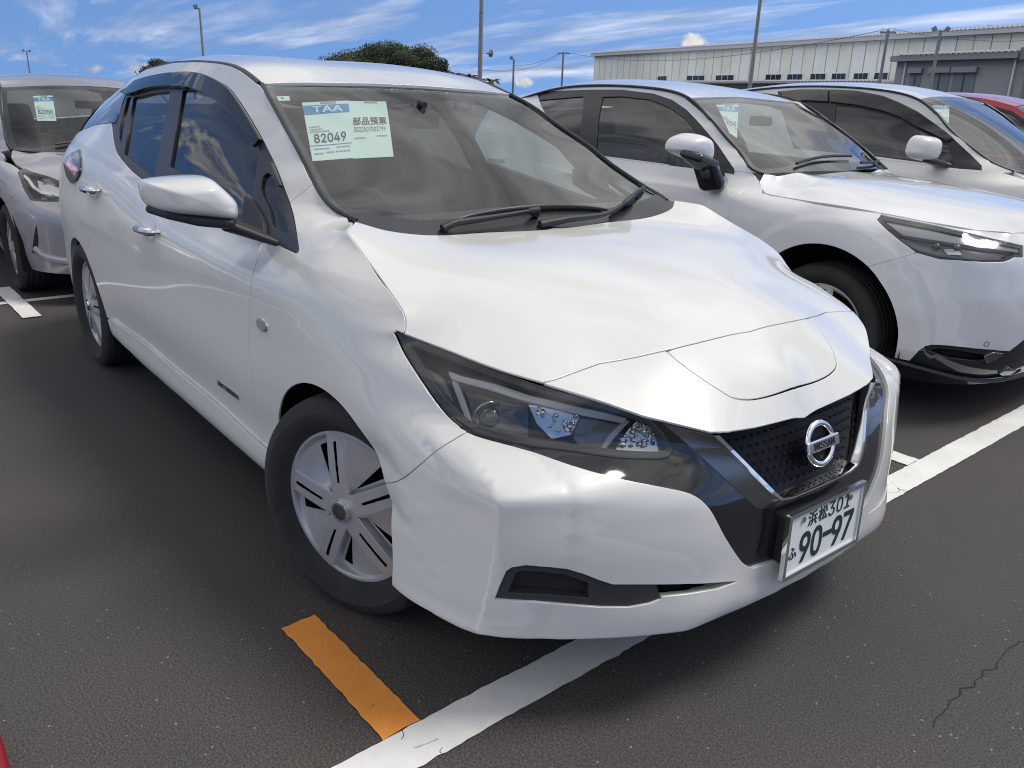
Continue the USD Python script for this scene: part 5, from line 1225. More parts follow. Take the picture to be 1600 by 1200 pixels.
    # --- cabin
    dash = rhull([(-.36, .64, .93, .03), (-.36, -.64, .93, .03), (-.62, .64, .93, .05), (-.62, -.64, .93, .05), (-.72, .62, .80, .05), (-.72, -.62, .80, .05), (-.4, .64, .6, .03), (-.4, -.64, .6, .03)], 2)
    hump = rhull([(-.60, -.52, .97, .03), (-.60, -.20, .97, .03), (-.70, -.50, .95, .02), (-.70, -.22, .95, .02)], 2)
    obj("dashboard", cat(dash, hump), "interior_dark", car, smooth=40)
    sw = trimesh.creation.torus(.185, .016, 48, 12)
    spoke = cat(box(0, 0, -.01, .36, .05, .02), box(0, -.08, -.01, .05, .16, .02), trimesh.creation.cylinder(.075, .05, sections=24))
    st4 = trimesh.geometry.align_vectors([0, 0, 1], [-.90, 0, .43]); st4[:3, 3] = [-.86, -.36, .90]
    sw = cat(sw, spoke); sw.apply_transform(st4)
    obj("steering_wheel", sw, "interior_dark", car, smooth=40)
    for y in (-.36, .36):
        seat = obj("front_seat", rhull([(-1.05, y - .2, .52, .06), (-1.05, y + .2, .52, .06), (-1.55, y - .22, .48, .07), (-1.55, y + .22, .48, .07)], 2), "seat_fabric", car, smooth=40)
        obj("backrest", rhull([(-1.52, y - .2, .55, .07), (-1.52, y + .2, .55, .07), (-1.78, y - .17, 1.08, .06), (-1.78, y + .17, 1.08, .06)], 2), "seat_fabric", seat, smooth=40)
        obj("headrest", rhull([(-1.80, y - .09, 1.19, .04), (-1.80, y + .09, 1.19, .04), (-1.83, y - .08, 1.30, .035), (-1.83, y + .08, 1.30, .035)], 2), "seat_fabric", seat, smooth=40)
    rsb = obj("rear_seat", rhull([(-2.0, -.55, .52, .06), (-2.0, .55, .52, .06), (-2.5, -.55, .5, .06), (-2.5, .55, .5, .06)], 2), "seat_fabric", car, smooth=40)
    obj("backrest", rhull([(-2.5, -.55, .55, .07), (-2.5, .55, .55, .07), (-2.72, -.5, 1.02, .06), (-2.72, .5, 1.02, .06)], 2), "seat_fabric", rsb, smooth=40)
    mir = obj("rear_view_mirror", rbox(-.98, 0, 1.30, .035, .23, .065, .016, 2), "interior_dark", car, smooth=40)
    obj("mirror_stalk", tube([(-.97, 0, 1.31), (-.93, 0, 1.365), (-.90, 0, 1.355)], .012, 8), "interior_dark", mir)
    return car, R, H, W, T

OTHER_CURVES = {
"SUV": {
    "dlo": [(4.0578,1.4377),(3.8526,1.4569),(3.4469,1.47),(3.1789,1.4734),(2.896,1.4544),(2.8418,1.4435),(2.7283,1.4203),(2.6153,1.3767),(2.5949,1.3688),(2.4428,1.2879),(2.2042,1.1391),(2.1434,1.0982),(2.1082,1.0685),(2.0995,1.0419),(2.3161,1.0539),(2.5932,1.0632),(3.3241,1.0765)],
    "glass_f": [(3.3109,1.4272),(3.1477,1.4342),(2.8971,1.42),(2.7234,1.3794),(2.5692,1.3186),(2.4818,1.2708),(2.4225,1.2355),(2.3204,1.1709),(2.2295,1.1078),(2.2072,1.0881),(2.1895,1.0697),(2.3055,1.0609),(2.5776,1.0661),(3.1445,1.0806),(3.1669,1.1382),(3.1803,1.169)],
    "glass_r": [(3.9725,1.3938),(3.5049,1.4278),(3.4847,1.4198),(3.4303,1.3446),(3.4093,1.3121),(3.3909,1.2798),(3.3497,1.1995),(3.3346,1.1675),(3.3051,1.0858),(3.4505,1.0845)],
    "qpillar": [(2.3114,1.1644),(2.2046,1.0958),(2.1751,1.073),(2.163,1.0613)],
    "door_front": [(2.0925,1.039),(2.0808,1.0171),(2.0567,0.9858),(2.047,0.9758),(2.0142,0.9479),(2.0057,0.9386),(1.994,0.92),(1.9904,0.9107),(1.9868,0.8921),(1.9853,0.8649),(1.986,0.8299)],
    "fender_bottom": [(1.193,0.6883),(1.1024,0.732),(0.9891,0.7914)],
    "lamp": [(1.2151,0.9122),(1.2192,0.9279),(1.0273,0.9126),(0.9218,0.9055),(0.8157,0.8931),(0.6465,0.8663),(0.5319,0.8459),(0.5432,0.8243),(0.5498,0.7999),(0.5989,0.8008),(0.6219,0.7903),(0.6486,0.7821),(0.7589,0.778),(0.8291,0.7778),(0.8985,0.7754),(0.9891,0.7914),(1.0633,0.8325),(1.1001,0.8544),(1.1482,0.8781)],
    "lamp_drl": [(1.1732,0.9108),(1.1401,0.9166),(0.8339,0.8806),(0.5498,0.8362),(0.5503,0.826),(0.6466,0.8376),(0.8414,0.8566),(0.9023,0.8607),(1.0655,0.8684),(1.1265,0.894)],
    "lamp_low": [(1.0751,0.8618),(0.9877,0.8578),(0.813,0.8449),(0.6703,0.8311),(0.6187,0.8218),(0.6517,0.7955),(0.7599,0.7887),(0.824,0.789),(0.8957,0.787),(0.9789,0.8014)],
    "lamp_led": [(0.8885,0.8286),(0.8353,0.836),(0.8156,0.8089),(0.87,0.8038)],
    "hood_cut": [(1.823,0.9695),(1.8014,0.9622),(1.7843,0.9581),(1.7398,0.9528),(1.6679,0.9505),(1.5341,0.9521),(1.4931,0.9512),(1.2285,0.9324)],
    "lower": [(0.934,0.2871),(0.9049,0.3497),(0.8852,0.3761),(0.8654,0.3846),(0.805,0.3903),(0.74,0.3895),(0.6337,0.3821),(0.5407,0.3708),(0.4778,0.4193)],
    "lower_bot": [(1.0639,0.2748),(0.9998,0.2748),(0.9325,0.273),(0.8608,0.2455),(0.7916,0.2243),(0.6935,0.1907),(0.633,0.1879),(0.5856,0.1841),(0.4697,0.1701),(0.4064,0.1839),(0.3538,0.1917),(0.3327,0.1933),(0.2371,0.1956)],
    "slot": [(0.8721,0.3524),(0.8464,0.3708),(0.8045,0.3746),(0.7826,0.3735),(0.7237,0.3687),(0.6653,0.3614),(0.6301,0.3388),(0.6655,0.3184),(0.7359,0.3251),(0.7955,0.3277)],
    "accent": [(0.6561,0.3486),(0.6252,0.368),(0.5712,0.363),(0.5964,0.3379),(0.628,0.3184)],
    "accent2": [(0.5148,0.2469),(0.4911,0.2799),(0.4078,0.2538),(0.4314,0.209)],
    "hood_front": [(0.6424,-0.6272),(0.6953,-0.513),(0.7125,-0.4723)],
    "hood_crease": [(-0.2355,-0.4865),(-0.1092,-0.444),(-0.0538,-0.4285),(-0.0154,-0.4208),(0.0144,-0.4166),(0.045,-0.414),(0.0867,-0.4124),(0.1394,-0.413),(0.1918,-0.4154),(0.3964,-0.4306),(0.4868,-0.4409),(0.6541,-0.4659),(0.7125,-0.4723)],
    "note": [(-1.1771,-0.3527),(-1.1924,-0.1242),(-0.8624,-0.544),(-0.8456,-0.5993)],
    "note_quad": [(-1.1847,-0.3498),(-1.201,-0.107),(-0.8467,-0.5571),(-0.8923,-0.5729)],
},
"WAGON": {
    "dlo": [(3.7831,1.5382),(3.5573,1.5571),(3.2792,1.5606),(3.0338,1.5489),(2.7976,1.5137),(2.6378,1.4643),(2.4736,1.4029),(2.3127,1.3206),(2.1451,1.2281),(2.0339,1.1537),(1.964,1.1088),(1.8763,1.058),(1.8591,1.0288),(2.0224,1.0294),(2.3172,1.052),(2.632,1.067),(3.0393,1.0735),(3.3983,1.081)],
    "visor": [(3.2764,1.5555),(3.0338,1.5489),(2.7976,1.5137),(2.6378,1.4643),(2.4736,1.4029),(2.3127,1.3206),(2.1451,1.2281),(2.1769,1.2035),(2.2836,1.2435),(2.4461,1.3006),(2.5882,1.3608),(2.7439,1.4033),(2.9798,1.4404),(3.2265,1.4592)],
    "visor2": [(3.7464,1.5333),(3.5545,1.5518),(3.2881,1.5554),(3.238,1.459),(3.4385,1.4646),(3.6446,1.4493)],
    "glass_f": [(3.165,1.4405),(2.975,1.4306),(2.7392,1.3938),(2.584,1.3514),(2.4417,1.2914),(2.2789,1.2345),(2.1712,1.1902),(2.1003,1.1036),(2.0475,1.0497),(2.3227,1.0655),(3.0289,1.0893)],
    "pillar": [(2.0704,1.1691),(2.0461,1.1109),(2.0034,1.0353)],
    "pillar_b": [(3.2764,1.5555),(3.2601,1.4938),(3.2323,1.3775),(3.207,1.3088),(3.1791,1.2263),(3.1354,1.0824)],
    "seam": [(1.8973,1.0652),(1.8935,1.0916),(1.8864,1.1184)],
    "door_front": [(2.0116,1.0258),(1.9953,0.9739)],
    "note": [(-1.0507,-0.4767),(-1.0334,-0.3815),(-1.0246,-0.3111),(-1.0207,-0.2652),(-0.9364,-0.4342),(-0.8651,-0.5707),(-0.9111,-0.6614)],
    "note_quad": [(-1.0464,-0.5041),(-1.0214,-0.2851),(-0.8651,-0.5707),(-0.8916,-0.6568)],
},
"SEDAN": {
    "lamp": [(1.1885,0.8261),(1.1925,0.8343),(1.1951,0.8455),(0.749,0.7794),(0.7143,0.7732),(0.6905,0.7597),(0.6478,0.7325),(0.6306,0.719),(0.6173,0.7052),(0.6041,0.6876),(0.628,0.6692),(0.757,0.6643),(0.8849,0.6648),(0.953,0.7055),(1.0219,0.7444),(1.1277,0.7985)],
    "lamp_strip": [(1.1341,0.8179),(1.0624,0.7986),(1.0165,0.78),(0.9537,0.757),(0.857,0.7303),(0.649,0.7184),(0.6376,0.7046),(0.8441,0.716),(0.9418,0.7423),(1.0416,0.78),(1.1288,0.8103)],
    "lamp_unit": [(1.0114,0.7967),(0.9252,0.7883),(0.8337,0.7821),(0.7388,0.7509),(0.6631,0.7215),(0.852,0.7342),(0.9261,0.758)],
    "lamp_low": [(0.8472,0.7047),(0.6501,0.7008),(0.6356,0.6762),(0.8168,0.6725)],
    "slit": [(0.8032,0.5123),(0.8077,0.4419),(0.8306,0.3478),(0.8851,0.3294),(0.8491,0.4171)],
    "wing": [(0.8032,0.5123),(0.7832,0.5443),(0.7708,0.5673),(0.7228,0.5979),(0.6067,0.6104),(0.6062,0.568),(0.6102,0.5199),(0.635,0.3535),(0.6431,0.3071),(0.6998,0.3109),(0.7523,0.3128),(0.8305,0.3267),(0.8851,0.3294)],
    "note": [(-0.8901,-0.3912),(-0.8896,-0.3384),(-0.8935,-0.2536),(-0.5767,-0.312),(-0.585,-0.3701),(-0.5977,-0.436)],
    "note_quad": [(-0.8988,-0.389),(-0.903,-0.2511),(-0.5767,-0.312),(-0.5977,-0.436)],
}}
SUV=dict(half=.895,rear=-3.47,wb=-2.61,arch=(.355,.415),arch_top=.77,flare=.014,ring=(.30,.32,.5,-2.95),
 plan=[(.87,0),(.86,.25),(.825,.48),(.75,.66),(.63,.785),(.45,.855),(.22,.888)],
 rows=[(.22,.07,.03),(.30,.02,.01),(.42,.0,0),(.60,.0,0),(.72,.02,.005),(.82,.05,.012)],
 extra=[(.80,0,.90),(.78,.35,.90),(.70,.56,.895),(.56,.70,.895),(.36,.80,.895),(.12,.872,.90),(.12,.89,.80),(0,.885,.88),(-.2,.885,.90)],
 flank=[(.09,.20),(.03,.27),(.02,.38),(.008,.55),(0,.75),(.004,.88),(.012,.95)],
 belt=([.5,.9,1.5,2.2,2.9],[1.055,1.055,1.06,1.09,1.15]),belt_in=.075,
 rail=([.62,.69,.775,.886,1.0,1.22,1.5,1.9,2.4,2.9],[.70,.685,.67,.653,.625,.585,.575,.57,.565,.55],[1.075,1.12,1.18,1.25,1.32,1.44,1.487,1.50,1.475,1.38]),
 hood_edge=[(-.57,.66,1.05),(-.55,.72,1.01),(-.48,.76,.965),(-.42,.765,.958),(-.2,.765,.950),(.16,.745,.936),(.36,.70,.918),(.56,.62,.90),(.68,.50,.895),(.75,.33,.893)],
 hood_centre=[(-.50,1.06),(-.3,1.052),(0,1.03),(.3,1.0),(.55,.965),(.72,.93),(.77,.895)],crown=2.6,
 ws_edge=[(-.50,.45,1.06),(-.55,.60,1.055),(-.57,.66,1.05),(-.64,.70,1.08),(-.69,.685,1.12),(-.775,.67,1.18),(-.886,.653,1.25),(-1.0,.625,1.32),(-1.22,.585,1.43)],
 ws_centre=[(-.47,1.06),(-.8,1.22),(-1.05,1.345),(-1.28,1.455)],
 roof_centre=[(-1.28,1.455),(-1.5,1.51),(-1.9,1.55),(-2.4,1.545),(-2.9,1.49),(-3.1,1.45)],tail_top=1.30,
 ledges=[(.965,-.012,.022)])
WAGON=dict(half=.885,rear=-3.75,wb=-2.78,arch=(.33,.36),arch_top=.69,ring=(.30,.30,.5,-3.2),
 plan=[(.90,0),(.89,.25),(.84,.48),(.75,.65),(.62,.77),(.42,.845),(.2,.878)],
 rows=[(.22,.06,.03),(.32,.02,.01),(.5,0,0),(.65,.03,.01),(.74,.07,.02)],
 extra=[(.74,0,.80),(.70,.35,.80),(.6,.55,.80),(.42,.70,.81),(.2,.79,.83),(0,.875,.8),(-.2,.87,.88)],
 flank=[(.09,.20),(.03,.27),(.02,.38),(.008,.55),(0,.75),(.006,.88),(.02,.96)],
 belt=([.4,.9,1.5,2.4,3.2],[1.02,1.04,1.055,1.08,1.12]),belt_in=.08,
 rail=([.45,.6,.8,.955,1.13,1.4,1.8,2.3,2.9,3.2],[.70,.68,.655,.61,.575,.565,.56,.56,.555,.55],[1.08,1.16,1.28,1.40,1.50,1.56,1.585,1.58,1.52,1.46]),
 hood_edge=[(-.30,.69,1.03),(-.2,.72,.99),(0,.735,.955),(.2,.73,.91),(.40,.67,.86),(.58,.5,.82),(.68,.3,.81)],
 hood_centre=[(-.2,1.03),(0,1.01),(.3,.96),(.55,.89),(.7,.82)],
 ws_edge=[(-.2,.5,1.02),(-.30,.69,1.03),(-.45,.70,1.08),(-.6,.68,1.16),(-.8,.655,1.28),(-.955,.61,1.40),(-1.13,.572,1.50)],
 ws_centre=[(-.18,1.025),(-.6,1.26),(-.95,1.445),(-1.15,1.535)],
 roof_centre=[(-1.15,1.535),(-1.4,1.595),(-1.9,1.635),(-2.5,1.625),(-3.1,1.56),(-3.3,1.52)],tail_top=1.35)
SEDAN=dict(half=.848,rear=-3.60,wb=-2.60,arch=(.31,.345),arch_top=.65,ring=(.25,.30,.5,-3.05),
 plan=[(.80,0),(.79,.25),(.74,.45),(.65,.61),(.52,.72),(.36,.79),(.18,.838)],
 rows=[(.18,.05,.03),(.26,.01,.01),(.40,0,0),(.55,.0,0),(.63,.03,.01)],
 extra=[(.72,0,.72),(.66,.35,.72),(.55,.52,.73),(.36,.665,.77),(.15,.76,.82),(.1,.82,.74),(0,.838,.75),(-.2,.825,.86)],
 flank=[(.09,.18),(.03,.24),(.02,.34),(.006,.5),(0,.68),(.008,.80),(.02,.87)],
 belt=([.4,.9,1.5,2.4,3.0],[.915,.92,.94,.965,.98]),belt_in=.075,
 rail=([.42,.55,.7,.85,1.0,1.25,1.7,2.1,2.5,2.85],[.68,.665,.645,.62,.585,.55,.535,.53,.54,.58],[.98,1.06,1.15,1.24,1.33,1.395,1.42,1.40,1.30,1.12]),
 hood_edge=[(-.32,.67,.93),(-.2,.70,.89),(0,.71,.86),(.16,.68,.83),(.34,.60,.785),(.5,.47,.75),(.60,.3,.74)],
 hood_centre=[(-.24,.93),(0,.91),(.3,.86),(.5,.81),(.63,.745)],
 ws_edge=[(-.22,.5,.92),(-.32,.67,.93),(-.42,.68,.98),(-.55,.665,1.06),(-.7,.645,1.15),(-.85,.62,1.24),(-1.02,.58,1.345)],
 ws_centre=[(-.2,.92),(-.55,1.125),(-.85,1.285),(-1.05,1.375)],
 roof_centre=[(-1.05,1.375),(-1.25,1.425),(-1.7,1.465),(-2.1,1.455),(-2.45,1.38)],tail_top=1.02,tail_z=(.25,.45,.65,.85))
POSE_SUV, POSE_WAGON, POSE_SEDAN = (-.33, 2.86, 0.0), (-.30, 5.42, 0.0), (-4.74, -.09, 0.0)
CRACK = [(1.30,.75),(1.258,.599),(1.252,.486),(1.253,.404),(1.258,.315),(1.254,.214),(1.262,.127),(1.258,.04)]
CONE_AT = (.655, -1.832, 0)
plain("cone_red", (.20, .003, .010), .4)

# ---------------------------------------------------------------- the other cars: one recipe, their own proportions
def car_charts(S):
    ring, hood, ws, roof = [], [], [], []
    W_, xr = S["half"], S["rear"]
    for z, dx, k in S["rows"]:
        for x, y in S["plan"]:
            ring.append((x - dx, y * (1 - k), z))
    ring += S.get("extra", [])
    for x in np.linspace(-.12, xr + .75, S.get("stations", 9)):
        t_in = max(0.0, (x - (xr + 1.3)) / -.6) if x < xr + 1.3 else 0.0
        tuck = .035 * min(1, t_in) ** 2
        for ins, z in S["flank"]:
            if z > S["arch_top"] - .06 or (S["wb"] + .55 < x < -.5):
                ring.append((x, W_ - ins - tuck, z))
        zb = float(np.interp(-x, *S["belt"]))
        yr, zr = float(np.interp(-x, S["rail"][0], S["rail"][1])), float(np.interp(-x, S["rail"][0], S["rail"][2]))
        yb = W_ - S["belt_in"] - tuck
        if -x > S["rail"][0][0] - .02:
            ring += [(x, yb + S["belt_in"] * .45, zb - .06), (x, yb, zb)]
            for t in (.15, .4, .7, 1.0):
                ring.append((x, yb + (yr - yb) * t + .018 * math.sin(math.pi * t), zb + (zr - zb) * t))
    for z in S.get("tail_z", (.3, .5, .7, .9)):
        dx = .06 * abs(z - .6) / .4
        ring += [(xr + dx, 0, z), (xr + dx + .03, W_ * .45, z), (xr + dx + .22, W_ * .84, z), (xr + .45, W_ * .95, z)]
    zt = S["tail_top"]
    ring += [(xr + .18, 0, zt), (xr + .20, W_ * .42, zt), (xr + .36, W_ * .72, zt)]
    he, hc = np.array(S["hood_edge"], float), np.array(S["hood_centre"], float)
    ring += [tuple(p) for p in he]
    hood += [tuple(p) for p in he]
    hood += [tuple(p) for p in np.array(S["ws_edge"], float) if p[0] >= he[0][0] - 1e-6 and p[2] <= he[0][2] + .012]
    hood.append((S["ws_centre"][0][0], 0, S["ws_centre"][0][1]))
    for x, z in hc:
        hood.append((x, 0, z))
        e = np.array([np.interp(x, he[:, 0], he[:, 1]), np.interp(x, he[:, 0], he[:, 2])])
        for t in (.45, .8):
            hood.append((x - .04 * t, e[0] * t, z + (e[1] - z) * t ** S.get("crown", 2.2)))
    wl = np.array(S["ws_edge"], float)
    ws += [tuple(p) for p in wl]
    ring += [tuple(p) for p in wl if p[2] > S["belt"][1][0] + .06]
    for x, z in S["ws_centre"]:
        ws.append((x, 0, z))
        k = int(np.argmin(np.abs(wl[:, 2] - z)))
        e = wl[k]
        ws.append((x + (e[0] - x) * .3, e[1] * .6, z + (e[2] - z) * .25))
    rx, ry, rzz = (np.array(q) for q in S["rail"])
    for x, z in S["roof_centre"]:
        yr, zr = float(np.interp(-x, rx, ry)), float(np.interp(-x, rx, rzz))
        roof += [(x, 0, z), (x, yr * .6, z + (zr - z) * .3), (x, yr, zr)]
    roof += [tuple(wl[-1]), (S["ws_centre"][-1][0], 0, S["ws_centre"][-1][1])]
    A = S["arch"]

    def flare(s, z, q=None):
        q = S["ring"]
        out = 0
        for xa in (0.0, S["wb"]):
            d = np.hypot(s - (q[1] + math.pi * q[2] / 2 + q[0] - xa), z - A[0])
            out = out + S.get("flare", 0.0) * sstep(A[1] + .15, A[1] + .10, d) * sstep(.25, .36, z)
        return out

    def ledge(s, z):
        out = 0
        for z0, amp, h in S.get("ledges", ()):
            out = out + amp * sstep(z0 - h, z0 + h, z) * sstep(z0 + .22, z0 + .06, z)
        return out

    R = Ring(ring, *S["ring"], add=[flare, ledge], sm=(4e-3, 5e-3))
    return R, Height(hood, 1e-3), Height(ws, 1e-4), Height(roof, 1e-3)

# ---------------------------------------------------------------- the setting
look("asphalt", {
    "g": ("geometry", {}),
    "n1": ("noise_texture", {"scale": 0.55, "detail": 5, "roughness": 0.6}),
    "r1": ("rgb_ramp", {"ramp": [(0.34, (0.050, 0.053, 0.054)), (0.50, (0.061, 0.059, 0.058)), (0.66, (0.074, 0.061, 0.057))]}),
    "n2": ("noise_texture", {"scale": 170.0, "detail": 5, "roughness": 0.8}),
    "r2": ("rgb_ramp", {"ramp": [(0.34, (0.20, 0.20, 0.20)), (0.52, (1.0, 1.0, 1.0)), (0.70, (2.3, 2.3, 2.25))]}),
    "m": ("mix", {"mix_type": "multiply", "fac": 1.0}),
    "n5": ("noise_texture", {"scale": 420.0, "detail": 2, "roughness": 0.6}),
    "r5": ("rgb_ramp", {"ramp": [(0.35, (0.45, 0.45, 0.45)), (0.52, (1.0, 1.0, 1.0)), (0.68, (1.9, 1.9, 1.85))]}),
    "m5": ("mix", {"mix_type": "multiply", "fac": 1.0}),
    "v": ("voronoi_texture", {"scale": 75.0, "feature": "f1", "randomness": 1.0}),
    "vs": ("separate_color", {}),
    "gt": ("math", {"math_type": "greater_than", "value2": 0.968}),
    "lt": ("math", {"math_type": "less_than", "value2": 0.20}),
    "sp": ("math", {"math_type": "multiply"}),
    "spk": ("mix", {"mix_type": "mix", "color2": (0.24, 0.235, 0.225)}),
    "n4": ("noise_texture", {"scale": 2.2, "detail": 3}),
    "v2": ("voronoi_texture", {"scale": 190.0, "feature": "f1"}),
    "h1": ("math", {"math_type": "multiply_add", "value2": 0.8}),
    "b": ("bump", {"strength": 0.22, "distance": 0.004}),
    "p": ("principled_bsdf", {"roughness": 0.86, "specular_ior_level": 0.35}),
}, [("g.position", "n1.vector"), ("n1.fac", "r1.fac"), ("g.position", "n2.vector"), ("n2.fac", "r2.fac"), ("r1.color", "m.color1"), ("r2.color", "m.color2"),
    ("g.position", "v.vector"), ("v.color", "vs.color"), ("vs.r", "gt.value1"), ("v.distance", "lt.value1"), ("gt.value", "sp.value1"), ("lt.value", "sp.value2"), ("sp.value", "spk.fac"), ("m.color", "m5.color1"), ("g.position", "n5.vector"), ("n5.fac", "r5.fac"), ("r5.color", "m5.color2"), ("m5.color", "spk.color1"), ("spk.color", "p.base_color"),
    ("g.position", "v2.vector"), ("v2.distance", "h1.value1"), ("n2.fac", "h1.value3"), ("h1.value", "b.height"), ("b.normal", "p.normal")])


def road_paint(name, color, worn):
    look(name, {
        "g": ("geometry", {}),
        "wn": ("noise_texture", {"scale": 7.0, "detail": 3}),
        "wa": ("vector_math", {"math_type": "multiply_add", "vector2": (0.10, 0.10, 0.10)}),
        "v": ("voronoi_texture", {"scale": 9.0, "feature": "distance_to_edge"}),
        "cr": ("math", {"math_type": "less_than", "value2": 0.006}),
        "nm": ("noise_texture", {"scale": 2.6, "detail": 2}),
        "mk": ("math", {"math_type": "greater_than", "value2": worn}),
        "cm": ("math", {"math_type": "multiply"}),
        "n2": ("noise_texture", {"scale": 170.0, "detail": 4, "roughness": 0.7}),
        "pt": ("math", {"math_type": "greater_than", "value2": 0.69}),
        "mx": ("math", {"math_type": "maximum"}),
        "n3": ("noise_texture", {"scale": 3.5, "detail": 6, "roughness": 0.7}),
        "r3": ("rgb_ramp", {"ramp": [(0.3, tuple(np.array(color) * 0.80)), (0.65, color)]}),
        "c": ("mix", {"mix_type": "mix", "color2": (0.05, 0.05, 0.05)}),
        "b": ("bump", {"strength": 0.45, "distance": 0.004}),
        "p": ("principled_bsdf", {"roughness": 0.75}),
    }, [("g.position", "wn.vector"), ("wn.color", "wa.vector1"), ("g.position", "wa.vector3"), ("wa.vector", "v.vector"), ("v.distance", "cr.value1"), ("g.position", "nm.vector"), ("nm.fac", "mk.value1"), ("cr.value", "cm.value1"), ("mk.value", "cm.value2"),
        ("g.position", "n2.vector"), ("n2.fac", "pt.value1"), ("cm.value", "mx.value1"), ("pt.value", "mx.value2"), ("g.position", "n3.vector"), ("n3.fac", "r3.fac"), ("r3.color", "c.color1"), ("mx.value", "c.fac"), ("c.color", "p.base_color"), ("n2.fac", "b.height"), ("b.normal", "p.normal")])


road_paint("white_line", (0.74, 0.74, 0.715), 0.62)
road_paint("orange_line", (0.78, 0.29, 0.045), 0.72)
plain("crack_dark", (0.012, 0.012, 0.012), 0.95)


def sheet(poly2, z):
    v, f = trimesh.creation.triangulate_polygon(poly2, engine="earcut")
    return np.c_[v, np.full(len(v), z)], f, np.tile([0, 0, 1.0], (len(v), 1))


obj("ground", sheet(shapely.box(-700, -700, 700, 700), 0.0), "asphalt", kind="structure")
LOT = rz(0.0245)[:2, :2]  # the bays stand a little askew to the car


def strip(name, x0, x1, y0, y1, material, z, label, seed=0, rough=.004):
    """A painted marking with slightly ragged edges, in the lot's own axes."""
    e = np.array(shapely.box(x0, y0, x1, y1).exterior.coords)[:-1]
    e = resample(e, .02)
    rng = np.random.default_rng(seed)
    e = e + rng.normal(0, rough * .35, e.shape) + rough * (meshkit.noise(np.c_[e * 9, np.zeros(len(e))], seed)[:, None] - .5)
    e = e @ LOT.T
    return obj(name, sheet(shapely.Polygon(e).buffer(0), z), material, label=label, kind="structure")


strip("bay_line", .505, .620, -9.0, 14.0, "white_line", .004, None, 1)
strip("bay_line", -4.425, -4.35, -9.0, 14.0, "white_line", .004, None, 2)
for k in range(-3, 6):
    y = -.998 + 2.54 * k
    if k == 0:
        strip("orange_bay_mark", -.020, .503, y - .050, y + .050, "orange_line", .004, None, 3)
    else:
        strip("bay_mark", .0, .504, y - .05, y + .05, "white_line", .004, None, 4 + k)
    strip("bay_cross_mark", -4.875, -3.89, y + .125 - .053, y + .125 + .053, "white_line", .008, None, 40 + k)
# a crack in the asphalt
pts = [(1.60, 1.05), (1.50, .96)]


def ribbon(pts, w, seed):
    rng = random.Random(seed)
    out = [np.array(pts[0], float)]
    for a, b in zip(pts[:-1], pts[1:]):
        a, b = np.array(a), np.array(b)
        n = max(2, int(np.linalg.norm(b - a) / .02))
        d = (b - a) / np.linalg.norm(b - a)
        for k in range(1, n + 1):
            out.append(a + (b - a) * k / n + np.array([-d[1], d[0]]) * rng.gauss(0, .006))
    return shapely.LineString(out).buffer(w, join_style=2)


obj("pavement_crack", sheet(ribbon(CRACK, .0011, 4), .002), "crack_dark", kind="structure")

# ---------------------------------------------------------------- far buildings
look("wall_cream", {"g": ("geometry", {}), "n": ("noise_texture", {"scale": 0.5, "detail": 6, "roughness": 0.7}), "r": ("rgb_ramp", {"ramp": [(0.3, (0.66, 0.655, 0.56)), (0.7, (0.76, 0.755, 0.66))]}), "p": ("principled_bsdf", {"roughness": 0.7})}, [("g.position", "n.vector"), ("n.fac", "r.fac"), ("r.color", "p.base_color")])
look("wall_white", {"g": ("geometry", {}), "n": ("noise_texture", {"scale": 0.5, "detail": 6, "roughness": 0.7}), "r": ("rgb_ramp", {"ramp": [(0.3, (0.70, 0.70, 0.65)), (0.7, (0.80, 0.80, 0.75))]}), "p": ("principled_bsdf", {"roughness": 0.7})}, [("g.position", "n.vector"), ("n.fac", "r.fac"), ("r.color", "p.base_color")])
plain("wall_joint", (0.22, 0.22, 0.16), 0.8)
plain("wall_stain", (0.30, 0.31, 0.17), 0.8)
plain("fascia_grey", (0.5, 0.5, 0.51), 0.6)
plain("roof_white", (0.72, 0.73, 0.75), 0.5)
plain("annex_grey", (0.27, 0.265, 0.27), 0.8)
plain("annex_fascia", (0.24, 0.24, 0.25), 0.7)
plain("shutter_grey", (0.14, 0.155, 0.175), 0.6)
plain("pipe_white", (0.55, 0.55, 0.55), 0.5)
plain("window_dark", (0.02, 0.022, 0.025), 0.1)
plain("concrete", (0.22, 0.22, 0.215), 0.85)
plain("galvanised", (0.20, 0.21, 0.22), 0.5, metallic=0.4)
plain("wire_dark", (0.03, 0.03, 0.03), 0.6)
NA = math.radians(77.0)
NRM, ALG = np.array([math.cos(NA), math.sin(NA), 0]), np.array([math.cos(NA + math.pi / 2), math.sin(NA + math.pi / 2), 0])
C0 = np.array([CAM_POS[0], CAM_POS[1], 0.0])


def wbox(along0, along1, depth0, depth1, z0, z1):
    """A box in the warehouse's axes: along its front, away from the lot, up."""
    b = box((along0 + along1) / 2, (depth0 + depth1) / 2, (z0 + z1) / 2, along1 - along0, depth1 - depth0, z1 - z0)
    v = b.vertices
    b.vertices = C0 + v[:, :1] * ALG + v[:, 1:2] * NRM + v[:, 2:] * [0, 0, 1]
    b.fix_normals()
    return b


def al(az, D):
    return D * math.tan(math.radians(az) - NA)


